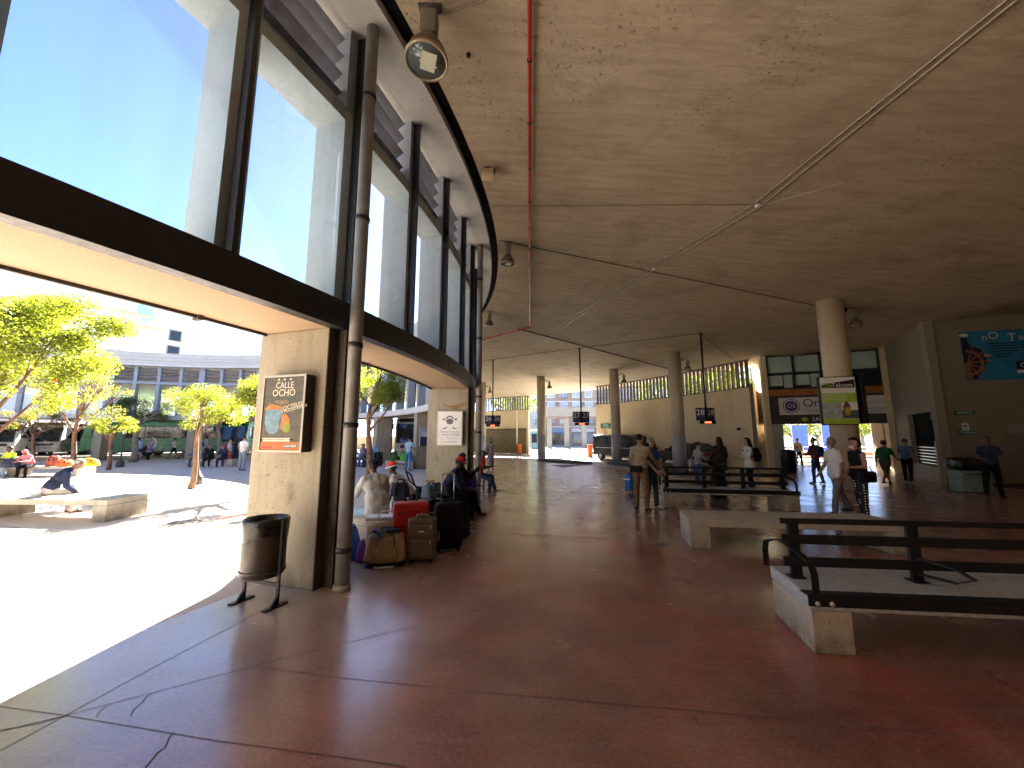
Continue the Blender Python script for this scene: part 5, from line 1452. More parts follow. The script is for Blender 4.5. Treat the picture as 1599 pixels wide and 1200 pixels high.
# ================================================================== lamp posts, manhole
def lantern_post(label, p, h=2.95):
    t = thing('lamp_post', label, 'lamp post', p, 0, 'lantern posts in the courtyard')
    MB().lathe([(.20, 0), (.20, .28), (.17, .32), (.08, .5), (.06, .62), (.045, .7), (.038, h - .45), (.06, h - .43), (.06, h - .40)], seg=12).build('post', M('dark iron post', (.06, .055, .05), .5, .2, 7, .1), t)
    MB().lathe([(.07, h - .40), (.15, h - .04), (.15, h - .03)], seg=6, smooth=False).build('lantern_glass', M('lantern glass', (.55, .50, .38), .15, .1, 4, 0, 0, .6), t)
    MB().lathe([(.19, h - .03), (.17, h + .02), (.05, h + .12), (.02, h + .18), (.01, h + .24)], seg=6, smooth=False).build('lantern_roof', M('dark iron post', (.06, .055, .05), .5, .2, 7, .1), t)
lantern_post('lantern post with square base right of the far courtyard trees', G(187, 730), 2.35)
lantern_post('lantern post standing right behind the bright yellow tree', G(306, 757) , 2.6)
mh = G(283, 818); t = thing('manhole_cover', 'round iron manhole cover in the tree shadow', 'manhole cover', mh)
MB().lathe([(.30, .0), (.30, .008), (.285, .012)], seg=32).build('lid', M('cast iron lid', (.10, .085, .07), .6, .3, 30, .4, .2), t)
MB().lathe([(.36, .0), (.36, .006), (.31, .007), (.31, 0)], seg=32).build('rim', M('iron rim', (.14, .12, .10), .6, .3, 30, .3, .2), t)

# ================================================================== luggage
def suitcase(label, loc, rz, w, d, h, mat, group=None, handle=0.0, trim=None, ribs=3, lying=False, band=None, wheels=True):
    t = thing('suitcase', label, 'suitcase', loc, rz, group)
    z0 = .06 if wheels else .0
    MB().rbox((0, 0, z0 + h / 2), (w, d, h), min(.06, d * .28), seg=4).build('shell', mat, t)
    tm = trim or steel_black
    mb = MB(); r_ = .055
    mb.tube([(-w / 2 + .01, -.0, z0 + .08), (-w / 2 - .004, 0, z0 + h * .5), (-w / 2 + .01, 0, z0 + h - .08)], .007, 6); mb.tube([(w / 2 - .01, 0, z0 + .08), (w / 2 + .004, 0, z0 + h * .5), (w / 2 - .01, 0, z0 + h - .08)], .007, 6); mb.build('zip', tm, t)
    for k in range(ribs):
        x = (-.5 + (k + 1) / (ribs + 1)) * w
        MB().rbox((x, -d / 2 - .001, z0 + h * .48), (.018, .012, h * .66), .005).build('rib', mat, t)
    if ribs != 1:
        for (f0, f1) in ((.10, .50), (.56, .86)):
            MB().rbox((0, -d / 2 - .006, z0 + h * (f0 + f1) / 2), (w * .80, .035, h * (f1 - f0)), .015).build('front_pocket', mat, t)
            MB().tube([(-w * .38, -d / 2 - .026, z0 + h * f1 - .012), (w * .38, -d / 2 - .026, z0 + h * f1 - .012)], .005, 5).build('zip', tm, t)
            MB().rbox((w * .30, -d / 2 - .030, z0 + h * f1 - .035), (.012, .006, .04), .002).build('zip_pull', alu_pale, t)
        MB().rbox((0, -d / 2 - .028, z0 + h * .70), (.07, .006, .022), .002).build('badge', alu_pale, t)
    mb = MB(); mb.tube([(w / 2 + .004, -.05, z0 + h * .42), (w / 2 + .035, -.04, z0 + h * .44), (w / 2 + .035, .04, z0 + h * .58), (w / 2 + .004, .05, z0 + h * .60)], .010, 6); mb.build('side_handle', tm, t)
    if band is not None: MB().rbox((0, 0, z0 + h * .72), (w + .012, d + .012, .03), .006).build('strap', band, t)
    mb = MB(); mb.tube([(-.09, 0, z0 + h - .005), (-.08, 0, z0 + h + .03), (.08, 0, z0 + h + .03), (.09, 0, z0 + h - .005)], .012, 8); mb.build('top_handle', tm, t)
    if wheels:
        for x in (-w / 2 + .06, w / 2 - .06):
            for y in (-d / 2 + .06, d / 2 - .06):
                MB().lathe([(.028, -.012), (.028, .012)], (x, y, .029), 12, mat=Matrix.Rotation(math.pi / 2, 3, 'Y')).build('wheel', steel_black, t)
    if handle:
        mb = MB()
        y = d / 2 - .04
        for x in (-.10, .10): mb.tube([(x, y, z0 + h - .02), (x, y, z0 + h + handle)], .010, 8)
        mb.tube([(-.10, y, z0 + h + handle), (-.09, y, z0 + h + handle + .015), (.09, y, z0 + h + handle + .015), (.10, y, z0 + h + handle)], .014, 8); mb.build('pull_handle', M('aluminium tube', (.55, .54, .52), .3, .1, 9, 0, .7), t)
    return t
nyl_black = M('black nylon', (.009, .009, .011), .7, .3, 30, .2, 0, .15)
nyl_navy = M('navy nylon', (.018, .024, .05), .6, .3, 25, .2)
taupe = M('taupe hard shell', (.10, .085, .065), .4, .15, 12, .1)
red_nylon = M('red nylon', (.42, .02, .025), .55, .2, 20, .2)
beige_cv = M('beige canvas', (.30, .215, .125), .7, .25, 14, .5, 0, .3, (.20, .14, .08))
LG = 'luggage piled by the bench'
g1 = (G(634, 884) + G(677, 880)) / 2
suitcase('taupe soft suitcase standing in front of the tall black one', (g1.x, g1.y + .10, 0), BR(8), .40, .26, .56, taupe, LG, ribs=0, trim=M('grey zip', (.25, .24, .22), .4, .1, 8, 0))
suitcase('tall black suitcase with raised silver pull handle', (-1.0, 6.35, 0), BR(20), .42, .27, .68, nyl_black, LG, handle=.42, ribs=1)
suitcase('bright red suitcase behind the taupe one', (-1.50, 6.02, 0), BR(12), .52, .30, .74, red_nylon, LG, ribs=2, wheels=True)
g = G(590, 729); suitcase('black suitcase standing beside the person in pale blue by the far pillar', (g.x, g.y, 0), BR(10), .50, .30, .80, nyl_black, None, handle=.25)
g = G(986, 772); suitcase('blue and white suitcase behind the man in the khaki shirt', (g.x + .12, g.y + .45, 0), BR(30), .36, .24, .50, M('blue shell', (.04, .16, .48), .4, .2, 6, .05), None, band=white_ink)
def soft_bag(label, name, cat, loc, rz, w, d, h, mat, seed, group=None, straps=True, top=.72, dents=.03, strapmat=None, pocket=True):
    """slumped fabric bag: lofted rounded body that narrows to the top, with straps and a zip"""
    t = thing(name, label, cat, loc, rz, group); r0 = random.Random(seed); n = 28; m = 12; vs = []
    for j in range(m):
        f = j / (m - 1); z = h * f; sc = 1 - (1 - top) * f ** 1.6; ed = .80 if j == 0 else (1.0 if j < m - 2 else (.86 if j == m - 2 else .5))
        for k in range(n):
            a = 2 * math.pi * k / n; ca, sa = math.cos(a), math.sin(a); e = .55
            x = w / 2 * math.copysign(abs(ca) ** e, ca) * sc * ed; y = d / 2 * math.copysign(abs(sa) ** e, sa) * (sc if f < .5 else sc * .9) * ed
            q = dents * (math.sin(3.1 * a + seed + 4 * f) * .5 + math.sin(7 * a - 6 * f + seed) * .35)
            vs.append((x * (1 + q), y * (1 + q), z + dents * .5 * math.sin(2 * a + seed) * f))
    fs = [(j * n + k, j * n + (k + 1) % n, (j + 1) * n + (k + 1) % n, (j + 1) * n + k) for j in range(m - 1) for k in range(n)]
    fs += [tuple(range(n - 1, -1, -1)), tuple((m - 1) * n + k for k in range(n))]
    MB().add(vs, fs, 0, True).build('body', mat, t)
    sm = strapmat or nyl_black
    mb = MB(); mb.tube([(-w * .40, 0, h * .985), (0, 0, h * 1.01), (w * .40 * top, 0, h * .985)], .008, 6); mb.build('zip', sm, t)
    if straps:
        for s_ in (-1, 1):
            mb = MB(); y = s_ * d * .38
            mb.tube([(-w * .22, y * 1.2, h * .25), (-w * .2, y * 1.05, h * .8), (-w * .12, y * .6, h * 1.12), (w * .12, y * .6, h * 1.12), (w * .2, y * 1.05, h * .8), (w * .22, y * 1.2, h * .25)], .011, 6); mb.build('strap', sm, t)
    if pocket: MB().rbox((0, -d / 2 + .005, h * .36), (w * .56, .06, h * .42), .025).build('pocket', mat, t)
    return t
g2 = (G(562, 893) + G(625, 888)) / 2
t = soft_bag('beige canvas wheeled holdall with a blue tag at the front of the luggage', 'holdall', 'bag', (g2.x, g2.y + .22, .055), BR(10), .58, .34, .38, beige_cv, 2, LG, True, .78, .05, M('slate webbing', (.06, .08, .12), .6, .2, 20, .1))
MB().box((0, 0, -.03), (.50, .30, .02)).build('base_frame', steel_dark, t)
for x in (-.2, .2):
    for y in (-.12, .12): MB().lathe([(.026, -.012), (.026, .012)], (x, y, -.028), 12, mat=Matrix.Rotation(math.pi / 2, 3, 'Y')).build('wheel', steel_black, t)
MB().tube([(-.12, -.19, -.025), (-.12, -.22, -.025), (.12, -.22, -.025), (.12, -.19, -.025)], .012, 6).build('pull_handle', alu_pale, t)
MB().rbox((-.10, -.10, .40), (.16, .10, .05), .012, mat=Matrix.Rotation(.5, 3, 'Y')).build('blue_tag', M('blue vinyl', (.03, .09, .28), .5, .2, 9, .1), t)
MB().rbox((.09, -.06, .41), (.18, .10, .06), .02).build('folded_jacket', nyl_navy, t)
# clear zipped plastic bag with white printed top
def clear_vinyl():
    m, nt, b, out = nodes_of('clear vinyl')
    b.inputs['Base Color'].default_value = (.75, .76, .78, 1); b.inputs['Roughness'].default_value = .2; b.inputs['Alpha'].default_value = .38
    return m
vinyl = clear_vinyl()
t = thing('plastic_bag', 'clear plastic carrier full of clothes with white printed top behind the beige holdall', 'bag', (-1.83, 5.98, 0), BR(8), LG)
MB().rbox((0, 0, .29), (.62, .28, .56), .05).build('vinyl_body', vinyl, t)
MB().rbox((0, 0, .585), (.62, .29, .05), .02).build('top_panel', white_plastic, t)
vp = Plane((-.29, -.148), (.29, -.148))
mb = MB(); mb.tube([(-.12, -.1, .60), (-.08, -.1, .69), (.08, -.1, .69), (.12, -.1, .60)], .011, 8); mb.build('carry_handle', white_plastic, t)
for i, (x, z, c) in enumerate(((-.18, .40, (.55, .42, .32)), (.0, .42, (.30, .12, .10)), (.18, .38, (.12, .12, .14)), (-.1, .18, (.6, .55, .5)), (.12, .17, (.35, .25, .22)))):
    MB().rbox((x, 0, z), (.21, .20, .20), .07, rz=.3 * i).build('folded_clothes', M('clothes %d' % i, c, .8, .3, 20, .4), t)
tx = Plane((-.28, -.15), (.28, -.15)); 
t_ = tx.text('CARGO', .28, .585, .075, M('pale blue ink', (.18, .30, .55), .5, .1, 5, 0), None, off=.0); t_.parent = t; t_.matrix_parent_inverse = Matrix.Identity(4)
soft_bag('bright blue slumped sack at the foot of the drainpipe', 'sack', 'bag', (-2.36, 5.98, 0), BR(-15), .30, .26, .44, M('blue polythene', (.02, .12, .42), .35, .25, 15, .5, 0, .5), 5, LG, False, .45, .10, pocket=False)
soft_bag('small purple bag squeezed between blue sack and holdall', 'sack', 'bag', (-2.10, 5.86, 0), 0, .24, .22, .28, M('purple cloth', (.16, .03, .30), .6, .25, 15, .4), 6, LG, False, .6, .08, pocket=False)
soft_bag('navy backpack standing on the bench behind the two bottles', 'backpack', 'backpack', (-1.98, 7.10, .45), BR(15), .38, .26, .50, nyl_navy, 7, LG, True, .72, .05)
soft_bag('blue and grey duffel bag lying on the black suitcase', 'holdall', 'bag', (-1.36, 6.98, .72), BR(60), .48, .30, .22, M('steel blue nylon', (.10, .15, .22), .6, .25, 15, .3), 8, LG, True, .9, .04)
suitcase('black and red trolley case with tall handle behind the red suitcase', (-1.42, 6.96, 0), BR(30), .40, .26, .62, nyl_black, LG, handle=.30, band=red_nylon)
soft_bag('black bag on the floor right of the tall suitcase', 'holdall', 'bag', (-.98, 7.10, 0), BR(60), .55, .34, .62, nyl_black, 9, LG, True, .85, .04)
soft_bag('violet blue bag behind the phone user near the second pillar', 'holdall', 'bag', (-1.02, 9.55, .0), BR(80), .55, .40, .86, M('violet nylon', (.05, .02, .26), .55, .25, 15, .3), 10, LG, True, .85, .04)
def bottle(label, loc):
    t = thing('water_bottle', label, 'bottle', loc, 0, 'water bottles on the bench')
    m = _mats.get('pet') or None
    if m is None:
        m, nt, b, out = nodes_of('pet'); b.inputs['Base Color'].default_value = (.62, .72, .80, 1); b.inputs['Roughness'].default_value = .05; b.inputs['Alpha'].default_value = .66; b.inputs['Specular IOR Level'].default_value = .9; _mats['pet'] = m
    MB().lathe([(.030, 0), (.043, .01), (.044, .05), (.040, .06), (.044, .07), (.044, .10), (.039, .115), (.044, .13), (.044, .165), (.036, .18), (.044, .20), (.045, .245), (.034, .29), (.014, .315), (.014, .33)], seg=20).build('bottle_body', m, t)
    MB().lathe([(.0165, .328), (.0165, .35)], seg=14).build('cap', white_plastic, t)
    MB().lathe([(.0446, .133), (.0446, .163)], seg=20).build('label_band', M('pink label', (.60, .35, .38), .5, .1, 8, 0), t)
bottle('left one of two clear water bottles on the bench edge', (-1.93, 6.50, .45)); bottle('right one of two clear water bottles on the bench edge', (-1.67, 6.44, .45))
# courtyard bags on the far left bench
soft_bag('yellow sports bag lying at the right end of the far courtyard bench', 'holdall', 'bag', (-19.65 + .1, 18.3, .45), BR(20), .80, .45, .34, M('yellow nylon', (.62, .33, .01), .55, .2, 9, .2), 11, None, True, .7, .06)
soft_bag('orange bag with a white patch beside the yellow sports bag', 'holdall', 'bag', (-20.5, 18.2, .45), BR(0), .62, .40, .28, M('orange nylon', (.50, .13, .03), .55, .25, 9, .2), 12, None, True, .8, .06)
soft_bag('red and white rucksack beside the seated pair', 'backpack', 'backpack', (-21.15, 18.3, .45), BR(10), .48, .36, .46, M('rust red nylon', (.30, .07, .04), .55, .5, 5, .2), 13, None, True, .7, .06)
soft_bag('dark trolley bag in front of the yellow-green shirt', 'holdall', 'bag', (-22.15, 17.55, .45), BR(0), .70, .35, .36, nyl_navy, 14, None, True, .9, .04)
soft_bag('dark green backpack on the small bench by the far pillar', 'backpack', 'backpack', (-6.75, 22.7, .45), BR(-20), .44, .32, .52, M('dark green nylon', (.02, .10, .015), .55, .25, 12, .2), 15, None, True, .6, .05)
soft_bag('lime green backpack on the small bench by the far pillar', 'backpack', 'backpack', (-6.15, 22.42, .45), BR(-20), .38, .30, .46, M('lime nylon', (.08, .42, .02), .55, .25, 12, .2), 16, None, True, .65, .05)
soft_bag('blue and white bag beside the lime backpack', 'holdall', 'bag', (-5.72, 22.2, .45), BR(-20), .36, .30, .46, M('pale blue nylon', (.20, .30, .52), .55, .35, 8, .2), 17, None, True, .75, .05)
# dark bags by the girls
soft_bag('black backpack standing on the far bench side by the brown jacket', 'backpack', 'backpack', (6.05, 11.75, 0), BR(0), .48, .34, .95, nyl_black, 18, None, True, .7, .05)

# metal chair of the man in red, and chairs of the far group
def metal_chair(label, loc, rz, mat, group=None):
    t = thing('metal_chair', label, 'chair', loc, rz, group)
    MB().rbox((0, 0, .44), (.42, .42, .03), .01).build('seat', mat, t)
    for sx in (-1, 1):
        for sy in (-1, 1): MB().tube([(sx * .19, sy * .19, 0), (sx * .19, sy * .19, .43 if sy > 0 else .85)], .016, 8).build('leg', mat, t)
        MB().tube([(sx * .19, -.19, .18), (sx * .19, .19, .18)], .012, 6).build('stretcher', mat, t)
    for z in (.60, .72, .83): MB().tube([(-.19, -.19, z), (.19, -.19, z)], .013, 6).build('back_bar', mat, t)
    return t
blue_steel = M('blue-grey steel', (.06, .09, .16), .45, .2, 8, .05)
# ================================================================== coaches, van, car
tyre = M('tyre rubber', (.015, .015, .015), .8, .2, 20, .2)
rim_m = M('wheel rim', (.45, .45, .46), .35, .15, 8, .05, .6)
coach_glass = M('coach window glass', (.018, .022, .026), .06, .2, 2, 0, 0, .7)
lamp_m = M('headlamp', (.65, .66, .66), .1, .1, 9, 0, 0, .7)
def wheel(t, x, y, r, w, side):
    M3 = Matrix.Rotation(math.pi / 2, 3, 'Y')
    a = MB().lathe([(r * .62, -w / 2), (r * .95, -w / 2), (r, -w * .35), (r, w * .35), (r * .95, w / 2), (r * .62, w / 2)], (x, y, r), 24, mat=M3).build('wheel', tyre, t)
    mb = MB(); mb.lathe([(r * .61, -w * .42), (r * .58, w * .46), (r * .2, w * .40), (r * .16, w * .5)], (x, y, r), 20, mat=Matrix.Rotation(math.pi / 2 * side, 3, 'Y'))
    for k in range(5):
        an = k * 1.2566; mb.box((x + side * w * .46, y + math.cos(an) * r * .36, r + math.sin(an) * r * .36), (.02, .05, r * .5), mat=Matrix.Rotation(-an + math.pi / 2, 3, 'X'))
    o = mb.build('rim', rim_m, t); o.parent = a
def coach(label, loc, face, body, stripe=None, L=11.5, W=2.5, Ht=3.45, front_dark=True, swoosh=None, text=None, roofcol=None):
    """local: nose towards +y"""
    rz = math.atan2(face[1], face[0]) - math.pi / 2
    t = thing('coach', label, 'coach', loc, rz, 'coaches parked round the station')
    prof = [(-L / 2, .35), (-L / 2 - .05, 1.2), (-L / 2 + .02, Ht - .3), (-L / 2 + .25, Ht), (L / 2 - 1.1, Ht), (L / 2 - .55, Ht - .12), (L / 2 - .25, Ht - .6), (L / 2 + .02, 1.35), (L / 2 + .08, .9), (L / 2 + .02, .32)]
    n = len(prof); vs = []; secs = [(-W / 2, .0, .0), (-W / 2 + .0, .05, 0), (-W / 2 + .14, .0, 1), (W / 2 - .14, 0, 1), (W / 2, .05, 0), (W / 2, 0, 0)]
    xs = [(-W / 2, .93), (-W / 2 + .10, 1.0), (W / 2 - .10, 1.0), (W / 2, .93)]
    for (x, s_) in xs:
        for (y, z) in prof:
            vs.append((x, y * (1 if s_ == 1 else .992), .35 + (z - .35) * (s_ if z > 2 else 1)))
    fs = []
    for i in range(3):
        for j in range(n):
            k = (j + 1) % n; fs.append((i * n + j, (i + 1) * n + j, (i + 1) * n + k, i * n + k))
    fs += [tuple(range(n)), tuple(3 * n + j for j in range(n - 1, -1, -1))]
    MB().add(vs, fs).build('body', body, t)
    for sx in (-1, 1):
        x = sx * (W / 2 + .004); nw = 7; y0, y1 = -L / 2 + .5, L / 2 - .75
        MB().box((x, (y0 + y1) / 2, 2.28), (.012, y1 - y0, 1.12)).build('window_band', steel_black, t)
        for k in range(nw):
            a = y0 + (y1 - y0) * k / nw + .03; b = y0 + (y1 - y0) * (k + 1) / nw - .03
            MB().box((x + sx * .008, (a + b) / 2, 2.28), (.008, b - a, 1.04)).build('side_window', coach_glass, t)
        MB().box((x, 0, .42), (.02, L - .6, .16)).build('skirt', steel_dark, t)
        for k in range(4): MB().box((x + sx * .002, -2.6 + 1.35 * k, .98), (.008, 1.25, .75)).build('luggage_door', body, t)
        for y in (L / 2 - 2.5, -L / 2 + 3.0): wheel(t, sx * (W / 2 - .14), y, .50, .30, sx)
        if stripe: MB().box((x + sx * .008, 0, 1.50), (.006, L - .5, .16)).build('stripe', stripe, t)
        # mirror
        mb = MB(); mb.tube([(sx * (W / 2 - .2), L / 2 - .5, Ht - .35), (sx * (W / 2 + .1), L / 2 + .25, Ht - .35), (sx * (W / 2 + .14), L / 2 + .28, Ht - .6)], .03, 6); mb.rbox((sx * (W / 2 + .14), L / 2 + .28, Ht - .85), (.20, .12, .48), .04); mb.build('mirror', steel_black, t)
        MB().rbox((sx * (W / 2 - .38), L / 2 + .04, .85), (.42, .12, .22), .05).build('headlight', lamp_m, t)
        MB().box((sx * (W / 2 - .3), -L / 2 - .055, 1.1), (.2, .02, .5)).build('tail_light', red_nylon, t)
        if swoosh:
            for q, (r0, r1, dz) in enumerate(((.50, .60, 0), (.68, .84, .05))):
                mb = MB(); N = 14
                vs = []
                for k in range(N + 1):
                    an = math.radians(-60 + 150 * k / N); w_ = (1 - abs(k / N - .5) * 1.7)
                    for r in (r0, r0 + (r1 - r0) * max(.12, w_)): vs.append((x + sx * .012, 3.1 - sx * 0 - r * math.cos(an) * 1.2 + .4, 1.15 + dz + r * math.sin(an)))
                mb.add(vs, [(2 * k, 2 * k + 1, 2 * k + 3, 2 * k + 2) for k in range(N)]); mb.build('swoosh', swoosh, t)
    # windscreen follows the raked nose
    a = Vector((0, L / 2 - .22, Ht - .62)); b = Vector((0, L / 2 + .03, 1.32)); d_ = b - a
    nrm = Vector((0, d_.z * -1, d_.y)).normalized(); nrm = Vector((0, abs(nrm.y), abs(nrm.z)))
    mid = (a + b) / 2 + nrm * .012
    rot = Matrix((Vector((1, 0, 0)), nrm, Vector((0, -nrm.z, nrm.y)))).transposed()
    MB().box(mid, (W - .22, .02, d_.length - .06), mat=rot).build('windscreen', coach_glass, t)
    MB().box((0, L / 2 - .33, Ht - .36), (W - .5, .16, .30), mat=Matrix.Rotation(-.75, 3, 'X')).build('destination_blind', steel_black, t)
    MB().rbox((0, L / 2 + .07, .50), (W - .1, .16, .34), .06).build('bumper', body, t)
    MB().box((0, L / 2 + .085, 1.08), (W - .9, .03, .22)).build('grille', steel_dark, t)
    for sx in (-.45, .35): MB().tube([(sx, L / 2 + .09, 1.36), (sx + .5, L / 2 + .0, 1.75)], .014, 5).build('wiper', steel_black, t)
    if text:
        c = bpy.data.curves.new('lettering', 'FONT'); c.body = text; c.size = 1.1; c.extrude = .003; c.align_x = 'CENTER'; c.align_y = 'CENTER'; c.materials.append(M('dark blue ink', (.02, .05, .28), .5, .1, 5, 0))
        o = bpy.data.objects.new('lettering', c); COL.objects.link(o); o.parent = t
        o.matrix_basis = Matrix.Translation((-(W / 2 + .02), 1.0, 1.25)) @ Matrix((Vector((0, -1, 0)), Vector((0, 0, 1)), Vector((-1, 0, 0)))).transposed().to_4x4()
    return t
coach_white = M('white coach paint', (.62, .63, .65), .3, .05, 2, 0, 0, .6)
coach_green = M('green coach paint', (.01, .22, .09), .3, .08, 2, 0, 0, .6)
coach_silver = M('silver coach paint', (.38, .39, .41), .3, .05, 2, 0, .2, .6)
coach_cream = M('cream coach paint', (.42, .38, .29), .35, .1, 1.5, 0, 0, .5)
def at_px(px, Y): q = AY(px, 690, Y); return (q.x, Y, -.012)
q = at_px(84, 40.5); coach('white coach with dark windscreen facing the courtyard, second from left', (q[0] - 2.3, q[1] + 4.2, q[2]), (.42, -.91), coach_silver)
q = at_px(10, 37); coach('white coach at the far left edge behind the seated pair', (q[0] - 3.2, q[1] + 4.0, q[2]), (.55, -.84), coach_white)
q = at_px(130, 43); coach('white coach right of the silver one, half hidden by a fin', (q[0] - 1.6, q[1] + 5.0, q[2]), (.35, -.94), coach_white)
q = at_px(268, 39); coach('green coach with white curved emblem seen side-on across the courtyard', (q[0] + 1.0, q[1] + 1.5, q[2]), (-.93, -.36), coach_green, swoosh=white_ink)
q = at_px(160, 42); coach('green coach behind the purple panel, rear part showing', (q[0] + 2.5, q[1] + 3.5, q[2]), (-.80, -.60), coach_green, swoosh=white_ink)
q = at_px(330, 44); coach('white coach with large dark blue letters behind the green coach', (q[0] + .5, q[1] + 3, q[2]), (-.90, -.44), coach_white, text='DAMAS')
q = at_px(364, 38.5); coach('green coach with its nose towards the courtyard, behind the white shirted man', (q[0] - 1.2, q[1] + 5.6, q[2]), (.18, -.98), coach_green, swoosh=white_ink)
q = at_px(404, 42); coach('silver coach partly hidden by the poster pillar', (q[0] - .6, q[1] + 5.5, q[2]), (.10, -.99), coach_cream)
q = at_px(640, 30.0); coach('cream coach with a dark open front behind the man in pale blue', (q[0] - .9, q[1] + 6.0, q[2]), (.16, -.98), coach_cream)
# purple advertising panel
q = at_px(172, 38); t = thing('advert_panel', 'purple advertising panel on legs before the green coaches', 'advert', q, math.atan2(-.5, .86))
MB().rbox((0, 0, 1.5), (1.3, .12, 1.9), .03).build('panel', M('purple panel', (.24, .14, .42), .5, .15, 3, 0), t)
MB().rbox((0, 0, .42), (1.3, .14, .25), .02).build('base', white_plastic, t)
for x in (-.5, .5): MB().box((x, 0, .16), (.08, .08, .32)).build('leg', steel_dark, t)

# black van
def van(label, loc, face):
    rz = math.atan2(face[1], face[0]) - math.pi / 2
    t = thing('parked_van', label, 'van', loc, rz); W = 1.95; bl = M('black car paint', (.012, .012, .014), .22, .2, 3, 0, 0, .7)
    prof = [(-2.45, .38), (-2.48, .9), (-2.40, 1.85), (-2.30, 1.96), (1.05, 1.97), (1.35, 1.86), (1.85, 1.20), (2.45, 1.02), (2.52, .80), (2.50, .36)]
    MB().extrude(prof, (-W / 2, 0, 0), (0, 1, 0), (0, 0, 1), (1, 0, 0), W).build('body', bl, t, bevel=.06)
    for sx in (-1, 1):
        x = sx * (W / 2 + .003)
        for a, b in ((-2.25, -1.15), (-1.05, .25), (.35, 1.25)):
            MB().box((x, (a + b) / 2, 1.52), (.012, b - a, .52)).build('side_window', coach_glass, t)
        MB().box((x, 0, .98), (.014, 4.2, .04)).build('chrome_strip', rim_m, t)
        MB().box((x, .3, 1.05), (.022, .02, .9)).build('door_seam', steel_black, t)
        for y in (-1.6, 1.6): wheel(t, sx * (W / 2 - .10), y, .34, .22, sx)
        MB().tube([(sx * .8, -2.1, 2.0), (sx * .8, .9, 2.02)], .02, 6).build('roof_rail', rim_m, t)
        MB().rbox((sx * (W / 2 + .12), 1.35, 1.22), (.22, .10, .2), .03).build('mirror', bl, t)
        MB().rbox((sx * .75, 2.48, .85), (.36, .08, .16), .03).build('headlight', lamp_m, t)
        MB().box((sx * .85, -2.47, 1.2), (.16, .03, .6)).build('tail_light', red_nylon, t)
    MB().box((0, -2.45, 1.5), (1.5, .03, .5)).build('rear_window', coach_glass, t)
    MB().box((0, 1.62, 1.54), (1.6, .02, .70), mat=Matrix.Rotation(.65, 3, 'X')).build('windscreen', coach_glass, t)
    MB().rbox((0, -2.5, .52), (W - .1, .12, .22), .04).build('bumper', M('grey bumper', (.30, .30, .30), .5, .1, 5, 0), t)
    for y in (-1.8, -.6, .6): MB().box((0, y, 2.03), (1.62, .05, .03)).build('rack_bar', white_plastic, t)
def car(label, loc, face, paint):
    rz = math.atan2(face[1], face[0]) - math.pi / 2
    t = thing('parked_car', label, 'car', loc, rz); W = 1.76
    low = [(-2.1, .30), (-2.16, .62), (-2.05, .92), (-1.55, .98), (.95, .96), (1.85, .82), (2.12, .66), (2.16, .45), (2.10, .28)]
    MB().extrude(low, (-W / 2, 0, 0), (0, 1, 0), (0, 0, 1), (1, 0, 0), W).build('body', paint, t, bevel=.07)
    top = [(-1.75, .97), (-1.25, 1.38), (-.55, 1.45), (.15, 1.40), (1.0, .96)]
    MB().extrude(top, (-W / 2 + .12, 0, 0), (0, 1, 0), (0, 0, 1), (1, 0, 0), W - .24).build('cabin', paint, t, bevel=.07)
    for sx in (-1, 1):
        MB().extrude([(-1.5, 1.0), (-1.15, 1.33), (-.45, 1.39), (-.42, 1.0)], (sx * (W / 2 - .119), 0, 0), (0, 1, 0), (0, 0, 1), (sx, 0, 0), .01).build('side_window', coach_glass, t)
        MB().extrude([(-.36, 1.0), (-.39, 1.39), (.12, 1.34), (.78, 1.0)], (sx * (W / 2 - .119), 0, 0), (0, 1, 0), (0, 0, 1), (sx, 0, 0), .01).build('side_window', coach_glass, t)
        for y in (-1.3, 1.32): wheel(t, sx * (W / 2 - .09), y, .31, .2, sx)
        MB().rbox((sx * .62, 2.1, .66), (.40, .08, .14), .03).build('headlight', lamp_m, t)
        MB().rbox((sx * .66, -2.12, .78), (.34, .06, .14), .02).build('tail_light', red_nylon, t)
        MB().rbox((sx * (W / 2 + .06), .72, 1.02), (.18, .10, .12), .03).build('mirror', paint, t)
        MB().box((sx * (W / 2 + .002), -.1, .78), (.008, .16, .025)).build('door_handle', rim_m, t)
    MB().box((0, .60, 1.19), (W - .42, .015, .62), mat=Matrix.Rotation(.92, 3, 'X')).build('windscreen', coach_glass, t)
    MB().box((0, -1.53, 1.19), (W - .42, .015, .52), mat=Matrix.Rotation(-.85, 3, 'X')).build('rear_window', coach_glass, t)
def tang_at(a, s=1): q = math.radians(a); return (-math.sin(q) * s, math.cos(q) * s)
van('black van with roof rack parked nose right along the tan wall', P(36.9, 31.2, -.012), tang_at(31.2, -1))
car('black car with pale alloy wheels parked along the tan wall behind the column', P(37.0, 22.6, -.012), tang_at(22.6, 1), M('black car paint', (.012, .012, .014), .22, .2, 3, 0, 0, .7))
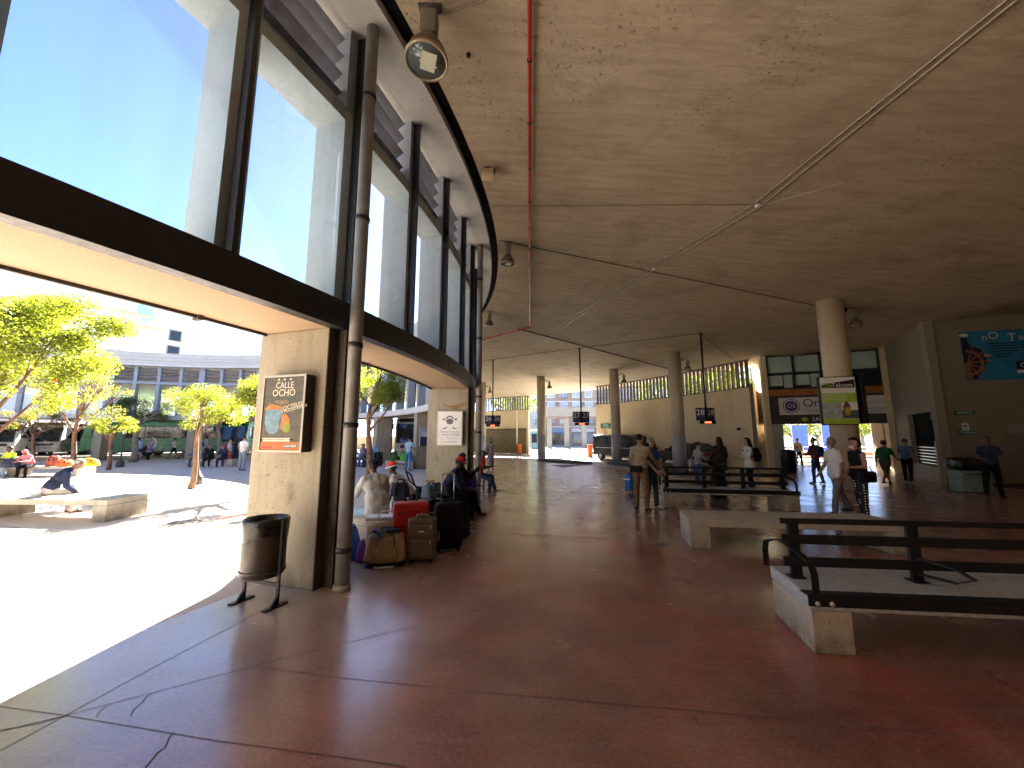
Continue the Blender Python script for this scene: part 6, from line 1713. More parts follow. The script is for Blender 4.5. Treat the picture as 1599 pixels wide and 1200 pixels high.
# ================================================================== people
def cloth(name, col, var=.25, scale=14, rough=.8):
    return M('cloth ' + name, col, rough, var, scale, .35, 0, .1)
def skin_m(name, col):
    if name in _mats: return _mats[name]
    m, nt, b, out = nodes_of(name)
    c = ramp(nt, noise(nt, coords(nt, 'Object'), 12, 4), [(.3, [x * .88 for x in col]), (.7, [x * 1.1 for x in col])])
    nt.links.new(c, b.inputs['Base Color']); b.inputs['Roughness'].default_value = .5; b.inputs['Specular IOR Level'].default_value = .35
    _mats[name] = m; return m
SK = {'fair': skin_m('fair skin', (.42, .25, .18)), 'tan': skin_m('tanned skin', (.30, .165, .105)), 'brown': skin_m('brown skin', (.14, .075, .05)), 'dark': skin_m('dark skin', (.055, .032, .024))}
HR = {'black': M('black hair', (.010, .008, .008), .55, .3, 40, .4), 'brown': M('brown hair', (.035, .018, .010), .55, .3, 40, .4), 'grey': M('grey hair', (.30, .29, .28), .6, .25, 40, .4), 'dkbrown': M('dark brown hair', (.018, .010, .007), .55, .3, 40, .4)}
dark_eye = M('dark eye', (.012, .008, .006), .3, .1, 5, 0)
mask_blue = M('pale blue face mask', (.40, .58, .66), .7, .08, 20, .1); mask_white = M('white face mask', (.70, .72, .72), .7, .05, 20, .1); mask_black = M('black face mask', (.015, .015, .017), .7, .1, 20, .1)
def dots_cloth():
    m, nt, b, out = nodes_of('cloth polka dots')
    v = nt.nodes.new('ShaderNodeTexVoronoi'); v.inputs['Scale'].default_value = 17; v.inputs['Randomness'].default_value = .25
    nt.links.new(coords(nt, 'Object', (1, 1, 1)), v.inputs['Vector'])
    c = ramp(nt, v.outputs['Distance'], [(.24, (.70, .70, .68)), (.30, (.012, .012, .013))]); nt.links.new(c, b.inputs['Base Color']); b.inputs['Roughness'].default_value = .8
    return m
def floral_cloth():
    m, nt, b, out = nodes_of('cloth floral')
    vec = coords(nt, 'Object')
    c = ramp(nt, noise(nt, vec, 11, 3, .6, 1.2), [(.42, (.50, .47, .44)), (.50, (.42, .36, .36)), (.56, (.10, .07, .10)), (.66, (.30, .12, .14))]); nt.links.new(c, b.inputs['Base Color']); b.inputs['Roughness'].default_value = .8
    return m
def plaid_cloth():
    m, nt, b, out = nodes_of('cloth red check')
    w = nt.nodes.new('ShaderNodeTexChecker'); w.inputs['Scale'].default_value = 22; w.inputs[1].default_value = (.28, .05, .06, 1); w.inputs[2].default_value = (.10, .03, .06, 1)
    nt.links.new(coords(nt, 'Object'), w.inputs['Vector']); nt.links.new(w.outputs['Color'], b.inputs['Base Color']); b.inputs['Roughness'].default_value = .8
    return m
C_DOTS, C_FLORAL, C_PLAID = dots_cloth(), floral_cloth(), plaid_cloth()
jeans = cloth('blue jeans', (.045, .085, .17)); jeans_lt = cloth('pale jeans', (.17, .27, .38)); black_cl = cloth('black', (.009, .009, .010)); white_cl = cloth('white', (.62, .62, .60), .06)
navy_cl = cloth('navy', (.02, .028, .06)); grey_cl = cloth('grey', (.16, .16, .165)); khaki = cloth('khaki', (.30, .245, .165)); brown_tr = cloth('tobacco brown', (.17, .105, .06))
sky_cl = cloth('pale blue', (.30, .44, .60)); royal = cloth('royal blue', (.02, .10, .42)); red_cl = cloth('bright red', (.50, .03, .025)); green_cl = cloth('bottle green', (.03, .14, .055))
cream_cl = cloth('cream linen', (.42, .42, .41), .04); lime_cl = cloth('lime yellow', (.42, .55, .05)); pink_cl = cloth('pink', (.48, .16, .18), .5, 9); mauve = cloth('mauve', (.28, .20, .30), .4, 9)
choc = cloth('chocolate', (.035, .02, .014)); hoodie_w = cloth('white hoodie', (.60, .59, .56), .06); olive = cloth('olive shorts', (.10, .085, .05)); shoe_b = M('black shoe', (.012, .011, .011), .45, .2, 20, .1); shoe_w = M('white trainer', (.55, .55, .54), .6, .1, 20, .1); shoe_br = M('brown shoe', (.09, .045, .025), .5, .2, 20, .1); shoe_r = M('red trainer', (.45, .03, .03), .6, .1, 20, .1)
tank = cloth('black vest', (.012, .012, .013)); robe = cloth('pale blue robe', (.33, .42, .55), .15, 6); steel_tr = cloth('steel grey trousers', (.17, .165, .17)); blue_shirt = cloth('dusk blue shirt', (.09, .15, .24)); magenta = cloth('magenta', (.36, .05, .20)); orange_cl = cloth('rust orange', (.42, .12, .05)); night = cloth('night blue shirt', (.03, .045, .08)); dirty = cloth('soiled white', (.50, .44, .42), .35, 7); jacket_g = cloth('grey jacket', (.24, .25, .27))

PEOPLE = []
def cap_geo(p0, p1, r0, r1, n=12, m=3):
    """closed round-ended tapered limb"""
    p0 = np.array(p0, float); p1 = np.array(p1, float); d = p1 - p0; L = np.linalg.norm(d)
    t = d / L if L > 1e-6 else np.array([0, 0, 1.0])
    u = np.cross(t, [1, 0, 0] if abs(t[0]) < .8 else [0, 1, 0]); u /= np.linalg.norm(u); w = np.cross(t, u)
    rings = []
    for k in range(m + 1):
        a = math.pi / 2 * (k + .35) / (m + .35); rings.append((p0 - t * r0 * math.cos(a), r0 * math.sin(a)))
    for k in range(m, -1, -1):
        a = math.pi / 2 * (k + .35) / (m + .35); rings.append((p1 + t * r1 * math.cos(a), r1 * math.sin(a)))
    vs = []; fs = []
    for c, r in rings:
        for k in range(n):
            a = 2 * math.pi * k / n; vs.append(c + (u * math.cos(a) + w * math.sin(a)) * r)
    for j in range(len(rings) - 1):
        for k in range(n):
            fs.append((j * n + k, j * n + (k + 1) % n, (j + 1) * n + (k + 1) % n, (j + 1) * n + k))
    fs.append(tuple(range(n - 1, -1, -1))); q = (len(rings) - 1) * n; fs.append(tuple(q + k for k in range(n)))
    return vs, fs

def V3(*a): return np.array(a, float)
def person(label, pos, face, h=1.72, build=1.0, skin='tan', hair=('black', 'short'), top=None, sleeve='short', bottom=None, leg='long', shoes=None,
           arms=((5, 8, 12, 0), (5, 8, 12, 0)), legs=((4, 4, 3), (-4, 4, 6)), lean=2, side=0, head=(0, 0), seat=None, mask=None, hem=.0, voxel=.017, group=None, cap=None, bag=None, glow=None, twist=0, loose=0.0):
    s = h / 1.75; rz = math.atan2(face[1], face[0]) - math.pi / 2
    t = thing('person', label, 'person', (pos[0], pos[1], pos[2] if len(pos) > 2 else 0.0), rz, group)
    R = math.radians; parts = []
    def add(p0, p1, r0, r1, reg): parts.append((np.array(p0, float), np.array(p1, float), r0, r1, reg))
    b = build * s
    P0 = V3(0, 0, .93 * s)
    def ddir(a, ab, sx): return V3(sx * math.sin(R(ab)), math.sin(R(a)) * math.cos(R(ab)), -math.cos(R(a)) * math.cos(R(ab)))
    feet = []; legj = []
    for i, sx in enumerate((-1, 1)):
        fl, ab, kn = legs[i]
        hip = P0 + V3(sx * .088 * s, 0, -.02 * s); kne = hip + ddir(fl, ab, sx) * .43 * s
        ank = kne + ddir(fl - kn, ab * .4, sx) * .42 * s; legj.append((hip, kne, ank)); feet.append(ank[2] - .075 * s)
    dz = -min(feet) if seat is None else (seat + .095 * b - P0[2])
    P0 = P0 + V3(0, 0, dz); legj = [tuple(q + V3(0, 0, dz) for q in j) for j in legj]
    # legs
    lr = 2 if leg in ('long', 'skirt', 'dress') else 2
    for i, sx in enumerate((-1, 1)):
        hip, kne, ank = legj[i]; infl = .010 * s if leg == 'long' else 0
        if leg == 'short':
            mid = hip + (kne - hip) * .92
            add(hip, mid, .092 * b, .080 * b, 2); add(hip + (kne - hip) * .85, kne, .058 * b, .054 * b, 0); add(kne, ank, .054 * b, .036 * b, 0)
        elif leg in ('skirt', 'dress'):
            add(hip, kne, .085 * b, .07 * b, 2); add(kne, ank, .050 * b, .034 * b, 0)
        else:
            add(hip, kne, .092 * b, .064 * b + infl, 2); add(kne, ank, .062 * b + infl, .046 * b + infl, 2)
        # calf bulge
        add(kne + (ank - kne) * .2 + V3(0, -.012, 0), kne + (ank - kne) * .45 + V3(0, -.012, 0), .052 * b, .046 * b, 2 if leg == 'long' else 0)
        fd = ddir(legs[i][0] - legs[i][2], 0, sx); fw = V3(0, 1, 0) if seat is not None or abs(legs[i][0]) < 60 else V3(0, 1, 0)
        heel = ank + V3(0, -.03 * s, -.035 * s); toe = ank + V3(sx * .025, .155 * s, -.045 * s)
        if ank[2] > .16 * s: toe = toe + V3(0, -.02, -.06 * s)
        add(heel, toe, .040 * s, .034 * s, 3); add(ank, heel + V3(0, .06 * s, 0), .038 * s, .040 * s, 3)
    if leg in ('skirt', 'dress'):
        ka = (legj[0][1] + legj[1][1]) / 2; ha = P0 + V3(0, 0, -.04)
        e = ka + (ka - ha) * (.15 if leg == 'skirt' else .45)
        add(ha, e, .15 * b, .17 * b, 2); add(ha + V3(.06, 0, 0), e + V3(.07, 0, 0), .12 * b, .14 * b, 2); add(ha + V3(-.06, 0, 0), e + V3(-.07, 0, 0), .12 * b, .14 * b, 2)
    # torso
    u = V3(math.sin(R(side)), math.sin(R(lean)) * math.cos(R(side)), math.cos(R(lean)) * math.cos(R(side))); u /= np.linalg.norm(u)
    curve = max(0, lean - 15) * .5
    u2 = V3(math.sin(R(side)), math.sin(R(lean + curve)) * math.cos(R(side)), math.cos(R(lean + curve)) * math.cos(R(side))); u2 /= np.linalg.norm(u2)
    rt = V3(1, 0, 0) - u * u[0]; rt /= np.linalg.norm(rt); fwd = np.cross(u2, rt) * 1.0
    if fwd[1] < 0 and lean < 80: fwd = -fwd
    if twist:
        c_, s_ = math.cos(R(twist)), math.sin(R(twist)); rt = rt * c_ + fwd * s_
    W0 = P0 + u * .17 * s; Ch = W0 + u2 * .20 * s; Sh = Ch + u2 * .135 * s; N = Sh + u2 * .06 * s
    treg = 1
    add(P0 - rt * .075 * b + u * .01, P0 + rt * .075 * b + u * .01, .108 * b, .108 * b, 2)
    add(P0 + u * .09 * s - rt * .06 * b, P0 + u * .09 * s + rt * .06 * b, .112 * b, .112 * b, treg if hem >= 0 else 2)
    if hem > 0: add(P0 - rt * .085 * b - u * (hem - .05), P0 + rt * .085 * b - u * (hem - .05), .126 * b * (1 + loose), .126 * b * (1 + loose), 1); add(P0 - rt * .08 * b + u * .05, P0 + rt * .08 * b + u * .05, .12 * b, .12 * b, 1)
    lo = 1.0 + loose
    add(W0 - rt * .062 * b, W0 + rt * .062 * b, .116 * b * lo, .116 * b * lo, treg); add(P0 + u * .06, W0, .122 * b * lo, .120 * b * lo, treg)
    add(Ch - rt * .080 * b, Ch + rt * .080 * b, .112 * b, .112 * b, treg); add(W0, Ch, .115 * b, .122 * b, treg)
    add(Sh - rt * .145 * b, Sh + rt * .145 * b, .062 * b, .062 * b, treg); add(Ch, Sh, .12 * b, .085 * b, treg)
    add(Sh - rt * .10 * b, Ch - rt * .11 * b, .07 * b, .09 * b, treg); add(Sh + rt * .10 * b, Ch + rt * .11 * b, .07 * b, .09 * b, treg)
    # head
    hl = lean * .45 + head[1]; hd = V3(math.sin(R(side * .5)), math.sin(R(hl)), math.cos(R(hl))); hd /= np.linalg.norm(hd)
    Hc = N + V3(0, math.sin(R(lean)) * .03, 0) + hd * .165 * s
    fy = V3(-math.sin(R(head[0])), math.cos(R(head[0])), 0); fy = fy - hd * fy.dot(hd); fy /= np.linalg.norm(fy); fx = np.cross(fy, hd)
    add(Sh + u2 * .01, Hc - hd * .05 * s, .056 * s, .050 * s, 0)
    add(N - rt * .06, N + rt * .06, .045 * s, .045 * s, treg)
    add(Hc + hd * .035 * s - fy * .015 * s, Hc - hd * .02 * s + fy * .012 * s, .088 * s, .078 * s, 0)
    add(Hc - hd * .03 * s + fy * .035 * s, Hc - hd * .085 * s + fy * .045 * s, .055 * s, .036 * s, 0)
    add(Hc + fy * .088 * s + hd * .01 * s, Hc + fy * .108 * s - hd * .025 * s, .012 * s, .016 * s, 0)
    for sx in (-1, 1): add(Hc + fx * sx * .080 * s + hd * .01 * s, Hc + fx * sx * .083 * s - hd * .03 * s, .020 * s, .014 * s, 0)
    # arms and hands
    hands = []
    for i, sx in enumerate((-1, 1)):
        fl, ab, el, inw = arms[i]
        sh = Sh + rt * sx * .168 * b - u2 * .01; d1 = ddir(fl, ab, sx)
        elb = sh + d1 * .285 * s; d2 = ddir(fl + el, ab * .3, sx); d2 = d2 + V3(-sx * inw, 0, 0); d2 /= np.linalg.norm(d2); wr = elb + d2 * .25 * s
        if sleeve == 'none': add(sh, elb, .054 * b, .042 * b, 0); add(elb, wr, .043 * b, .028 * b, 0)
        elif sleeve == 'short':
            m1 = sh + (elb - sh) * .62; add(sh, m1, .064 * b, .058 * b, 1); add(m1, elb, .044 * b, .041 * b, 0); add(elb, wr, .043 * b, .028 * b, 0)
        else:
            add(sh, elb, .066 * b, .054 * b, 1); add(elb, wr - d2 * .02, .054 * b, .040 * b, 1); add(wr - d2 * .03, wr, .028 * s, .027 * s, 0)
        lat = np.cross(d2, V3(0, 0, 1)) if abs(d2[2]) < .9 else V3(0, 1, 0)
        lat = lat / np.linalg.norm(lat); pn = np.cross(lat, d2)
        add(wr + d2 * .02 * s - lat * .018 * s, wr + d2 * .075 * s - lat * .022 * s, .021 * s, .019 * s, 0); add(wr + d2 * .02 * s + lat * .018 * s, wr + d2 * .075 * s + lat * .022 * s, .021 * s, .019 * s, 0)
        hands.append((wr, d2, lat, pn, sx))
    vs = []; fs = []
    for (p0, p1, r0, r1, reg) in parts:
        v, f = cap_geo(p0, p1, r0, r1); o = len(vs); vs += [tuple(q) for q in v]; fs += [tuple(k + o for k in q) for q in f]
    me = bpy.data.meshes.new('body_raw'); me.from_pydata(vs, [], fs); me.update()
    raw = bpy.data.objects.new('body', me); COL.objects.link(raw)
    m1 = raw.modifiers.new('r', 'REMESH'); m1.mode = 'VOXEL'; m1.voxel_size = voxel
    m2 = raw.modifiers.new('s', 'SMOOTH'); m2.factor = .5; m2.iterations = 3
    # fingers: four unequal bent tubes and a thumb from the side of the palm
    fv = []; ff = []
    for (wr, d2, lat, pn, sx) in hands:
        down = V3(0, 0, -1) * .25
        for k, (o_, L) in enumerate(((-.033, .062), (-.011, .078), (.011, .083), (.033, .072))):
            a = wr + d2 * .075 * s + lat * o_ * s * .95; m_ = a + (d2 + pn * .15) * L * .52 * s; e = m_ + (d2 * .75 + pn * .45 + down) * L * .5 * s
            for q0, q1, r0, r1 in ((a - d2 * .012, m_, .0095 * s, .0088 * s), (m_, e, .0088 * s, .007 * s)):
                v, f = cap_geo(q0, q1, r0, r1, 7, 1); o = len(fv); fv += v; ff += [tuple(i + o for i in q) for q in f]
        a = wr + d2 * .02 * s + lat * .030 * s * (-sx); m_ = a + (d2 * .6 + lat * (-sx) * .6 + pn * .3) * .042 * s; e = m_ + (d2 * .9 + pn * .3) * .032 * s
        for q0, q1, r0, r1 in ((a, m_, .012 * s, .010 * s), (m_, e, .010 * s, .008 * s)):
            v, f = cap_geo(q0, q1, r0, r1, 7, 1); o = len(fv); fv += v; ff += [tuple(i + o for i in q) for q in f]
    PEOPLE.append((raw, t, parts, fv, ff, .0055 - loose * .012, [SK[skin], top or white_cl, bottom or jeans, shoes or shoe_b]))
    # head frame to mesh space
    def hp(x, y, z): return Hc + fx * x * s + fy * y * s + hd * z * s
    hm = HR[hair[0]]; st = hair[1]
    def shell(name, mat, rx, ry, rz_, cut, cy=-.012, cz=.028, amp=.006, n=22, m=16, solid=None):
        vv = []; keep = []
        for j in range(m + 1):
            th = math.pi * j / m
            for k in range(n):
                ph = 2 * math.pi * k / n; nx, ny, nz = math.sin(th) * math.cos(ph), math.sin(th) * math.sin(ph), math.cos(th)
                q = 1 + amp / .1 * (math.sin(5 * ph + 3 * th) * .5 + math.sin(11 * ph - 7 * th) * .5)
                vv.append(hp(nx * rx * q, ny * ry * q + cy, nz * rz_ * q + cz)); keep.append(cut(nx, ny, nz))
        fs = [(j * n + k, j * n + (k + 1) % n, (j + 1) * n + (k + 1) % n, (j + 1) * n + k) for j in range(m) for k in range(n)]
        fs = [f for f in fs if all(keep[i] for i in f)]
        mb = MB(); mb.add([tuple(v) for v in vv], fs, 0, True); o = mb.build(name, mat, t)
        return mb, o
    fcut = lambda nx, ny, nz: not (ny > .22 and nz < .42) and nz > -.62
    if st in ('short', 'curly', 'long', 'bun'):
        a_ = {'short': .006, 'curly': .016, 'long': .008, 'bun': .005}[st]; g_ = {'curly': 1.18, 'long': 1.04}.get(st, 1.0)
        if st == 'long':
            mb = MB()
            for k in range(9):
                an = math.pi * (.0 + 1.0 * k / 8) + math.pi; x0, y0 = .082 * math.cos(an), .085 * math.sin(an) - .01
                p_ = [hp(x0 * .8, y0 * .8, .07), hp(x0 * 1.05, y0 * 1.05, -.03), hp(x0 * 1.12, y0 * 1.15 - .01, -.15), hp(x0 * 1.0, y0 * 1.1 - .03, -.27), hp(x0 * .8, y0 * 1.0 - .035, -.36)]
                mb.tube([tuple(q) for q in p_], [.030 * s, .036 * s, .036 * s, .030 * s, .012 * s], 8)
            mb.build('long_hair', hm, t)
        if st == 'bun':
            v, f = cap_geo(hp(0, -.11, .06), hp(0, -.12, .07), .04 * s, .04 * s); mb = MB(); mb.add([tuple(q) for q in v], f, 0, True); mb.build('hair_bun', hm, t)
        shell('hair', hm, .092 * g_, .106 * g_, .106 * g_, (lambda nx, ny, nz: not (ny > .22 and nz < .42) and nz > (-.9 if st in ('long', 'curly') else -.55)), amp=a_)
    elif st == 'hijab':
        shell('headscarf', cap or robe, .105, .118, .135, lambda nx, ny, nz: not (ny > .55 and -.6 < nz < .35), cz=-.01, amp=.004)
    if st == 'cap' or st == 'hat':
        if st == 'cap': shell('hair', hm, .090, .103, .10, fcut)
        shell('cap_crown', cap, .099, .114, .112, lambda nx, ny, nz: nz > .12, cz=.036, amp=.003)
        mb = MB(); N = 14
        if st == 'cap':
            vs2 = []
            for k in range(N + 1):
                an = math.pi * (.08 + .84 * k / N)
                for (r_, zz) in ((.100, .055), (.175, .035), (.175, .029), (.100, .048)): vs2.append(tuple(hp(math.cos(an) * min(r_, .10), math.sin(an) * r_, zz)))
            fs2 = [(4 * k + q, 4 * k + (q + 1) % 4, 4 * k + 4 + (q + 1) % 4, 4 * k + 4 + q) for k in range(N) for q in range(4)]
        else:
            vs2 = []; N = 24
            for k in range(N):
                an = 2 * math.pi * k / N
                for (r_, zz) in ((.095, .05), (.150, .028), (.150, .022), (.095, .042)): vs2.append(tuple(hp(math.cos(an) * r_, math.sin(an) * r_, zz)))
            fs2 = [(4 * k + q, 4 * k + (q + 1) % 4, (4 * k + 4) % (4 * N) + (q + 1) % 4, (4 * k + 4) % (4 * N) + q) for k in range(N) for q in range(4)]
        mb.add(vs2, fs2); mb.build('cap_brim', cap if st == 'cap' else (glow or white_cl), t)
    if mask is not None:
        shell('face_mask', mask, .086, .104, .094, lambda nx, ny, nz: ny > .28 and -.85 < nz < .12, cy=.016, cz=-.038, amp=.002)
    mb = MB()
    for sx in (-1, 1):
        v, f = cap_geo(hp(sx * .026, .086, .020), hp(sx * .040, .082, .020), .0075 * s, .0065 * s, 8, 1); mb.add([tuple(q) for q in v], f, 0, True)
        v, f = cap_geo(hp(sx * .018, .090, .042), hp(sx * .048, .080, .044), .0055 * s, .004 * s, 6, 1); mb.add([tuple(q) for q in v], f, 0, True)
    if mask is None:
        v, f = cap_geo(hp(-.022, .083, -.062), hp(.022, .083, -.062), .0055 * s, .0055 * s, 6, 1); mb.add([tuple(q) for q in v], f, 0, True)
    mb.build('eyes_and_brows', dark_eye, t, kind='stuff')
    t['_j'] = [float(x) for x in list(P0) + list(Sh) + list(Hc)]
    return t, dict(P0=P0, Sh=Sh, Hc=Hc, hands=hands, u2=u2, rt=rt, b=b, s=s)

def finalize_people():
    dg = bpy.context.evaluated_depsgraph_get(); dg.update()
    for raw, t, parts, fv, ff, amp, mats in PEOPLE:
        ev = raw.evaluated_get(dg); em = ev.to_mesh()
        n = len(em.vertices); co = np.empty(n * 3, np.float32); em.vertices.foreach_get('co', co); co = co.reshape(-1, 3)
        no = np.empty(n * 3, np.float32); em.vertices.foreach_get('normal', no); no = no.reshape(-1, 3)
        polys = [tuple(p.vertices) for p in em.polygons]
        ev.to_mesh_clear()
        def assign(pts):
            best = np.full(len(pts), 1e9); reg = np.zeros(len(pts), int)
            for (p0, p1, r0, r1, rg) in parts:
                d = p1 - p0; L2 = d.dot(d)
                tt = np.clip((pts - p0) @ d / L2, 0, 1) if L2 > 1e-9 else np.zeros(len(pts))
                dist = np.linalg.norm(pts - (p0 + tt[:, None] * d), axis=1) - (r0 + (r1 - r0) * tt)
                m = dist < best; best[m] = dist[m]; reg[m] = rg
            return reg
        vreg = assign(co)
        fold = (np.sin(co[:, 2] * 38 + np.sin(co[:, 0] * 21) * 1.8 + co[:, 1] * 14) * .5 + np.sin(co[:, 2] * 17 - co[:, 0] * 33 + 1.3) * .5 + np.sin(co[:, 0] * 52 + np.sin(co[:, 2] * 9) * 3 + co[:, 2] * 8) * .35) * amp
        co = co + no * (fold * ((vreg == 1) | (vreg == 2)))[:, None]
        cen = np.array([co[list(p)].mean(0) for p in polys]); reg = assign(cen)
        vs = [tuple(map(float, v)) for v in co] + [tuple(map(float, v)) for v in fv]
        fs = polys + [tuple(i + n for i in f) for f in ff]
        me = bpy.data.meshes.new('body'); me.from_pydata(vs, [], fs)
        for m_ in mats: me.materials.append(m_)
        mi = list(map(int, reg)) + [0] * len(ff)
        me.polygons.foreach_set('material_index', mi); me.polygons.foreach_set('use_smooth', [True] * len(fs)); me.update()
        old = raw.data; raw.modifiers.clear(); raw.data = me; bpy.data.meshes.remove(old); raw.parent = t
        if '_j' in t: del t['_j']

def in_world(t, p):
    c, s_ = math.cos(t.rotation_euler.z), math.sin(t.rotation_euler.z)
    return Vector((t.location.x + c * p[0] - s_ * p[1], t.location.y + s_ * p[0] + c * p[1], t.location.z + p[2]))
def gp(px, py): q = G(px, py); return (q.x, q.y)
def backpack_on(label, t, J, mat, big=1.0):
    """rucksack hanging on a person's back: a thing of its own"""
    c = (J['Sh'] + J['P0']) / 2 + V3(0, -.20, .06); w = in_world(t, c)
    bp = thing('backpack', label, 'backpack', w, t.rotation_euler.z)
    MB().rbox((0, 0, 0), (.32 * big, .20, .46 * big), .07).build('body', mat, bp)
    MB().rbox((0, -.10, -.07), (.24 * big, .08, .24 * big), .03).build('pocket', mat, bp)
    for sx in (-1, 1): MB().tube([(sx * .10, .09, .20), (sx * .12, .17, .24), (sx * .14, .30, .12), (sx * .14, .16, -.14)], .018, 6).build('strap', mat, bp)
    return bp
def hand_bag(label, t, J, mat, side, drop=.30, size=(.34, .12, .36), name='shoulder_bag'):
    c = J['P0'] + J['rt'] * side * (.17 * J['b'] + size[1] / 2) + V3(0, .02, .04); w = in_world(t, c)
    bp = thing(name, label, 'bag', w, t.rotation_euler.z + math.pi / 2)
    MB().rbox((0, 0, -.05), size, .045).build('body', mat, bp)
    top = J['Sh'] + J['rt'] * side * .12 - c
    MB().tube([(-size[0] * .35, 0, size[2] / 2 - .06), (-.04, side * .10, top[2] * .9), (0, side * .14, top[2] + .065), (.04, side * .10, top[2] * .9), (size[0] * .35, 0, size[2] / 2 - .06)], .010, 6).build('strap', mat, bp)
    return bp
S = (85, 6, 88)
# ---------------------------------------------------------------- in the hall
t, J = person('man in khaki short-sleeved shirt and brown trousers seen from behind', gp(1003, 797), (.62, .78), 1.78, 1.05, 'tan', ('black', 'short'), khaki, 'short', brown_tr, 'long', shoe_b, ((-4, 9, 20, .1), (34, 16, 14, -.1)), ((2, 5, 3), (-3, 5, 4)), 2, 0, (-25, 0), voxel=.015)
c = in_world(t, J['P0'] + V3(0, 0, .05)); w = thing('belt_bag', 'black belt bag round the waist of the man in khaki', 'bag', c, t.rotation_euler.z)
MB().rbox((-.06, -.15, -.02), (.30, .08, .16), .03).build('pouch', nyl_black, w); MB().lathe([(.150, -.03), (.155, 0), (.150, .03)], seg=24).build('belt', nyl_black, w)
t, J = person('grey haired man in royal blue shirt and jeans with black mask', (3.52, 10.05), (.55, -.83), 1.70, 1.06, 'fair', ('grey', 'short'), royal, 'short', jeans, 'long', shoe_w, ((10, 8, 25, .2), (14, 8, 30, .2)), ((3, 4, 4), (-4, 4, 5)), 3, 0, (30, 3), mask=mask_black)
t, J = person('young woman in grey jacket with a cream tote bag behind the far bench', gp(1092, 768), (.75, .30), 1.56, .92, 'fair', ('dkbrown', 'bun'), jacket_g, 'long', jeans, 'long', shoe_b, ((25, 10, 70, .3), (25, 10, 80, .3)), ((3, 4, 4), (-3, 4, 4)), 6, 0, (-20, 5))
hand_bag('cream canvas tote bag on the shoulder of the young woman in grey', t, J, cream_cl, -1, size=(.38, .10, .40), name='tote_bag')
t, J = person('woman with very long dark hair in a chocolate jacket and pale jeans', gp(1128, 771), (.1, 1), 1.72, 1.05, 'fair', ('dkbrown', 'long'), choc, 'long', jeans_lt, 'long', shoe_w, ((15, 12, 50, .3), (15, 12, 50, .3)), ((2, 4, 3), (-2, 4, 4)), 3, 0, (40, 0), hem=.16, mask=mask_white)
t, J = person('woman in a white hoodie and black trousers standing by the bench', gp(1174, 772), (-1, .05), 1.70, .98, 'fair', ('black', 'long'), hoodie_w, 'long', black_cl, 'long', shoe_w, ((20, 8, 75, .3), (22, 8, 70, .3)), ((10, 4, 10), (-8, 4, 8)), 2, 0, (0, 4), hem=.08)
backpack_on('black rucksack on the back of the woman in the white hoodie', t, J, nyl_black, .95)
t, J = person('man in a sand shirt and black trousers in the sunlit passage', gp(1249, 729), (-.35, -.9), 1.66, 1.0, 'tan', ('black', 'short'), cloth('sand', (.42, .32, .20)), 'short', black_cl, 'long', shoe_b, voxel=.02)
t, J = person('man in a red checked shirt with a dark rucksack near the passage', gp(1277, 756), (-.35, .93), 1.70, .98, 'tan', ('black', 'short'), C_PLAID, 'long', jeans, 'long', shoe_b, ((20, 8, 55, .2), (20, 8, 55, .2)), ((4, 4, 4), (-6, 4, 8)), 2, 0, (35, 0), voxel=.018)
backpack_on('dark rucksack on the man in the red checked shirt', t, J, nyl_navy, .85)
t, J = person('man in a white polo shirt and grey trousers walking with blue mask', gp(1313, 803), (-1, .08), 1.73, 1.06, 'tan', ('grey', 'short'), white_cl, 'short', steel_tr, 'long', shoe_b, ((-6, 7, 18, .1), (12, 8, 24, .1)), ((17, 3, 6), (-16, 3, 12)), 3, 0, (0, 4), mask=mask_blue, voxel=.015, hem=.06)
t, J = person('woman in black vest and polka dot trousers with curly brown hair', (7.83, 8.98), (-1, .06), 1.68, 1.08, 'fair', ('brown', 'curly'), tank, 'none', C_DOTS, 'long', shoe_br, ((2, 10, 84, .35), (-4, 9, 30, .1)), ((4, 3, 3), (-3, 3, 5)), 2, 0, (0, 5), mask=mask_white, voxel=.015, hem=.03)
hand_bag('large black shoulder bag of the woman in polka dot trousers', t, J, nyl_black, -1, size=(.32, .14, .24))
c = in_world(t, J['hands'][0][0] + J['hands'][0][1] * .10); k = thing('mobile_phone', 'pale mobile phone in the hand of the woman in polka dots', 'phone', c, t.rotation_euler.z); MB().rbox((0, 0, 0), (.075, .15, .010), .004).build('case', white_plastic, k); MB().box((0, 0, .0062), (.068, .135, .001)).build('screen', coach_glass, k)
t, J = person('man in a green T-shirt, cap and brown shorts striding by the hatch', gp(1386, 757), (.93, .35), 1.70, 1.08, 'tan', ('black', 'cap'), green_cl, 'short', olive, 'short', shoe_b, ((-25, 9, 20, 0), (28, 9, 30, 0)), ((32, 3, 8), (-28, 3, 18)), 6, 0, (0, 2), cap=cloth('plum cap', (.16, .06, .16)), voxel=.018)
t, J = person('man in a dusk blue shirt and dark trousers walking past the hatch', gp(1420, 754), (.80, .60), 1.70, 1.0, 'tan', ('black', 'short'), blue_shirt, 'short', black_cl, 'long', shoe_b, ((20, 9, 70, .3), (-14, 9, 20, 0)), ((22, 3, 10), (-22, 3, 14)), 6, 0, (10, 8), voxel=.018)
t, J = person('dark silhouetted man leaning at the pebble-dash wall by the right edge', (14.45, 12.0), (-.6, -.8), 1.74, 1.05, 'brown', ('black', 'short'), night, 'short', black_cl, 'long', shoe_b, ((12, 12, 60, .4), (12, 12, 60, .4)), ((3, 5, 3), (-3, 5, 4)), 3, voxel=.018)
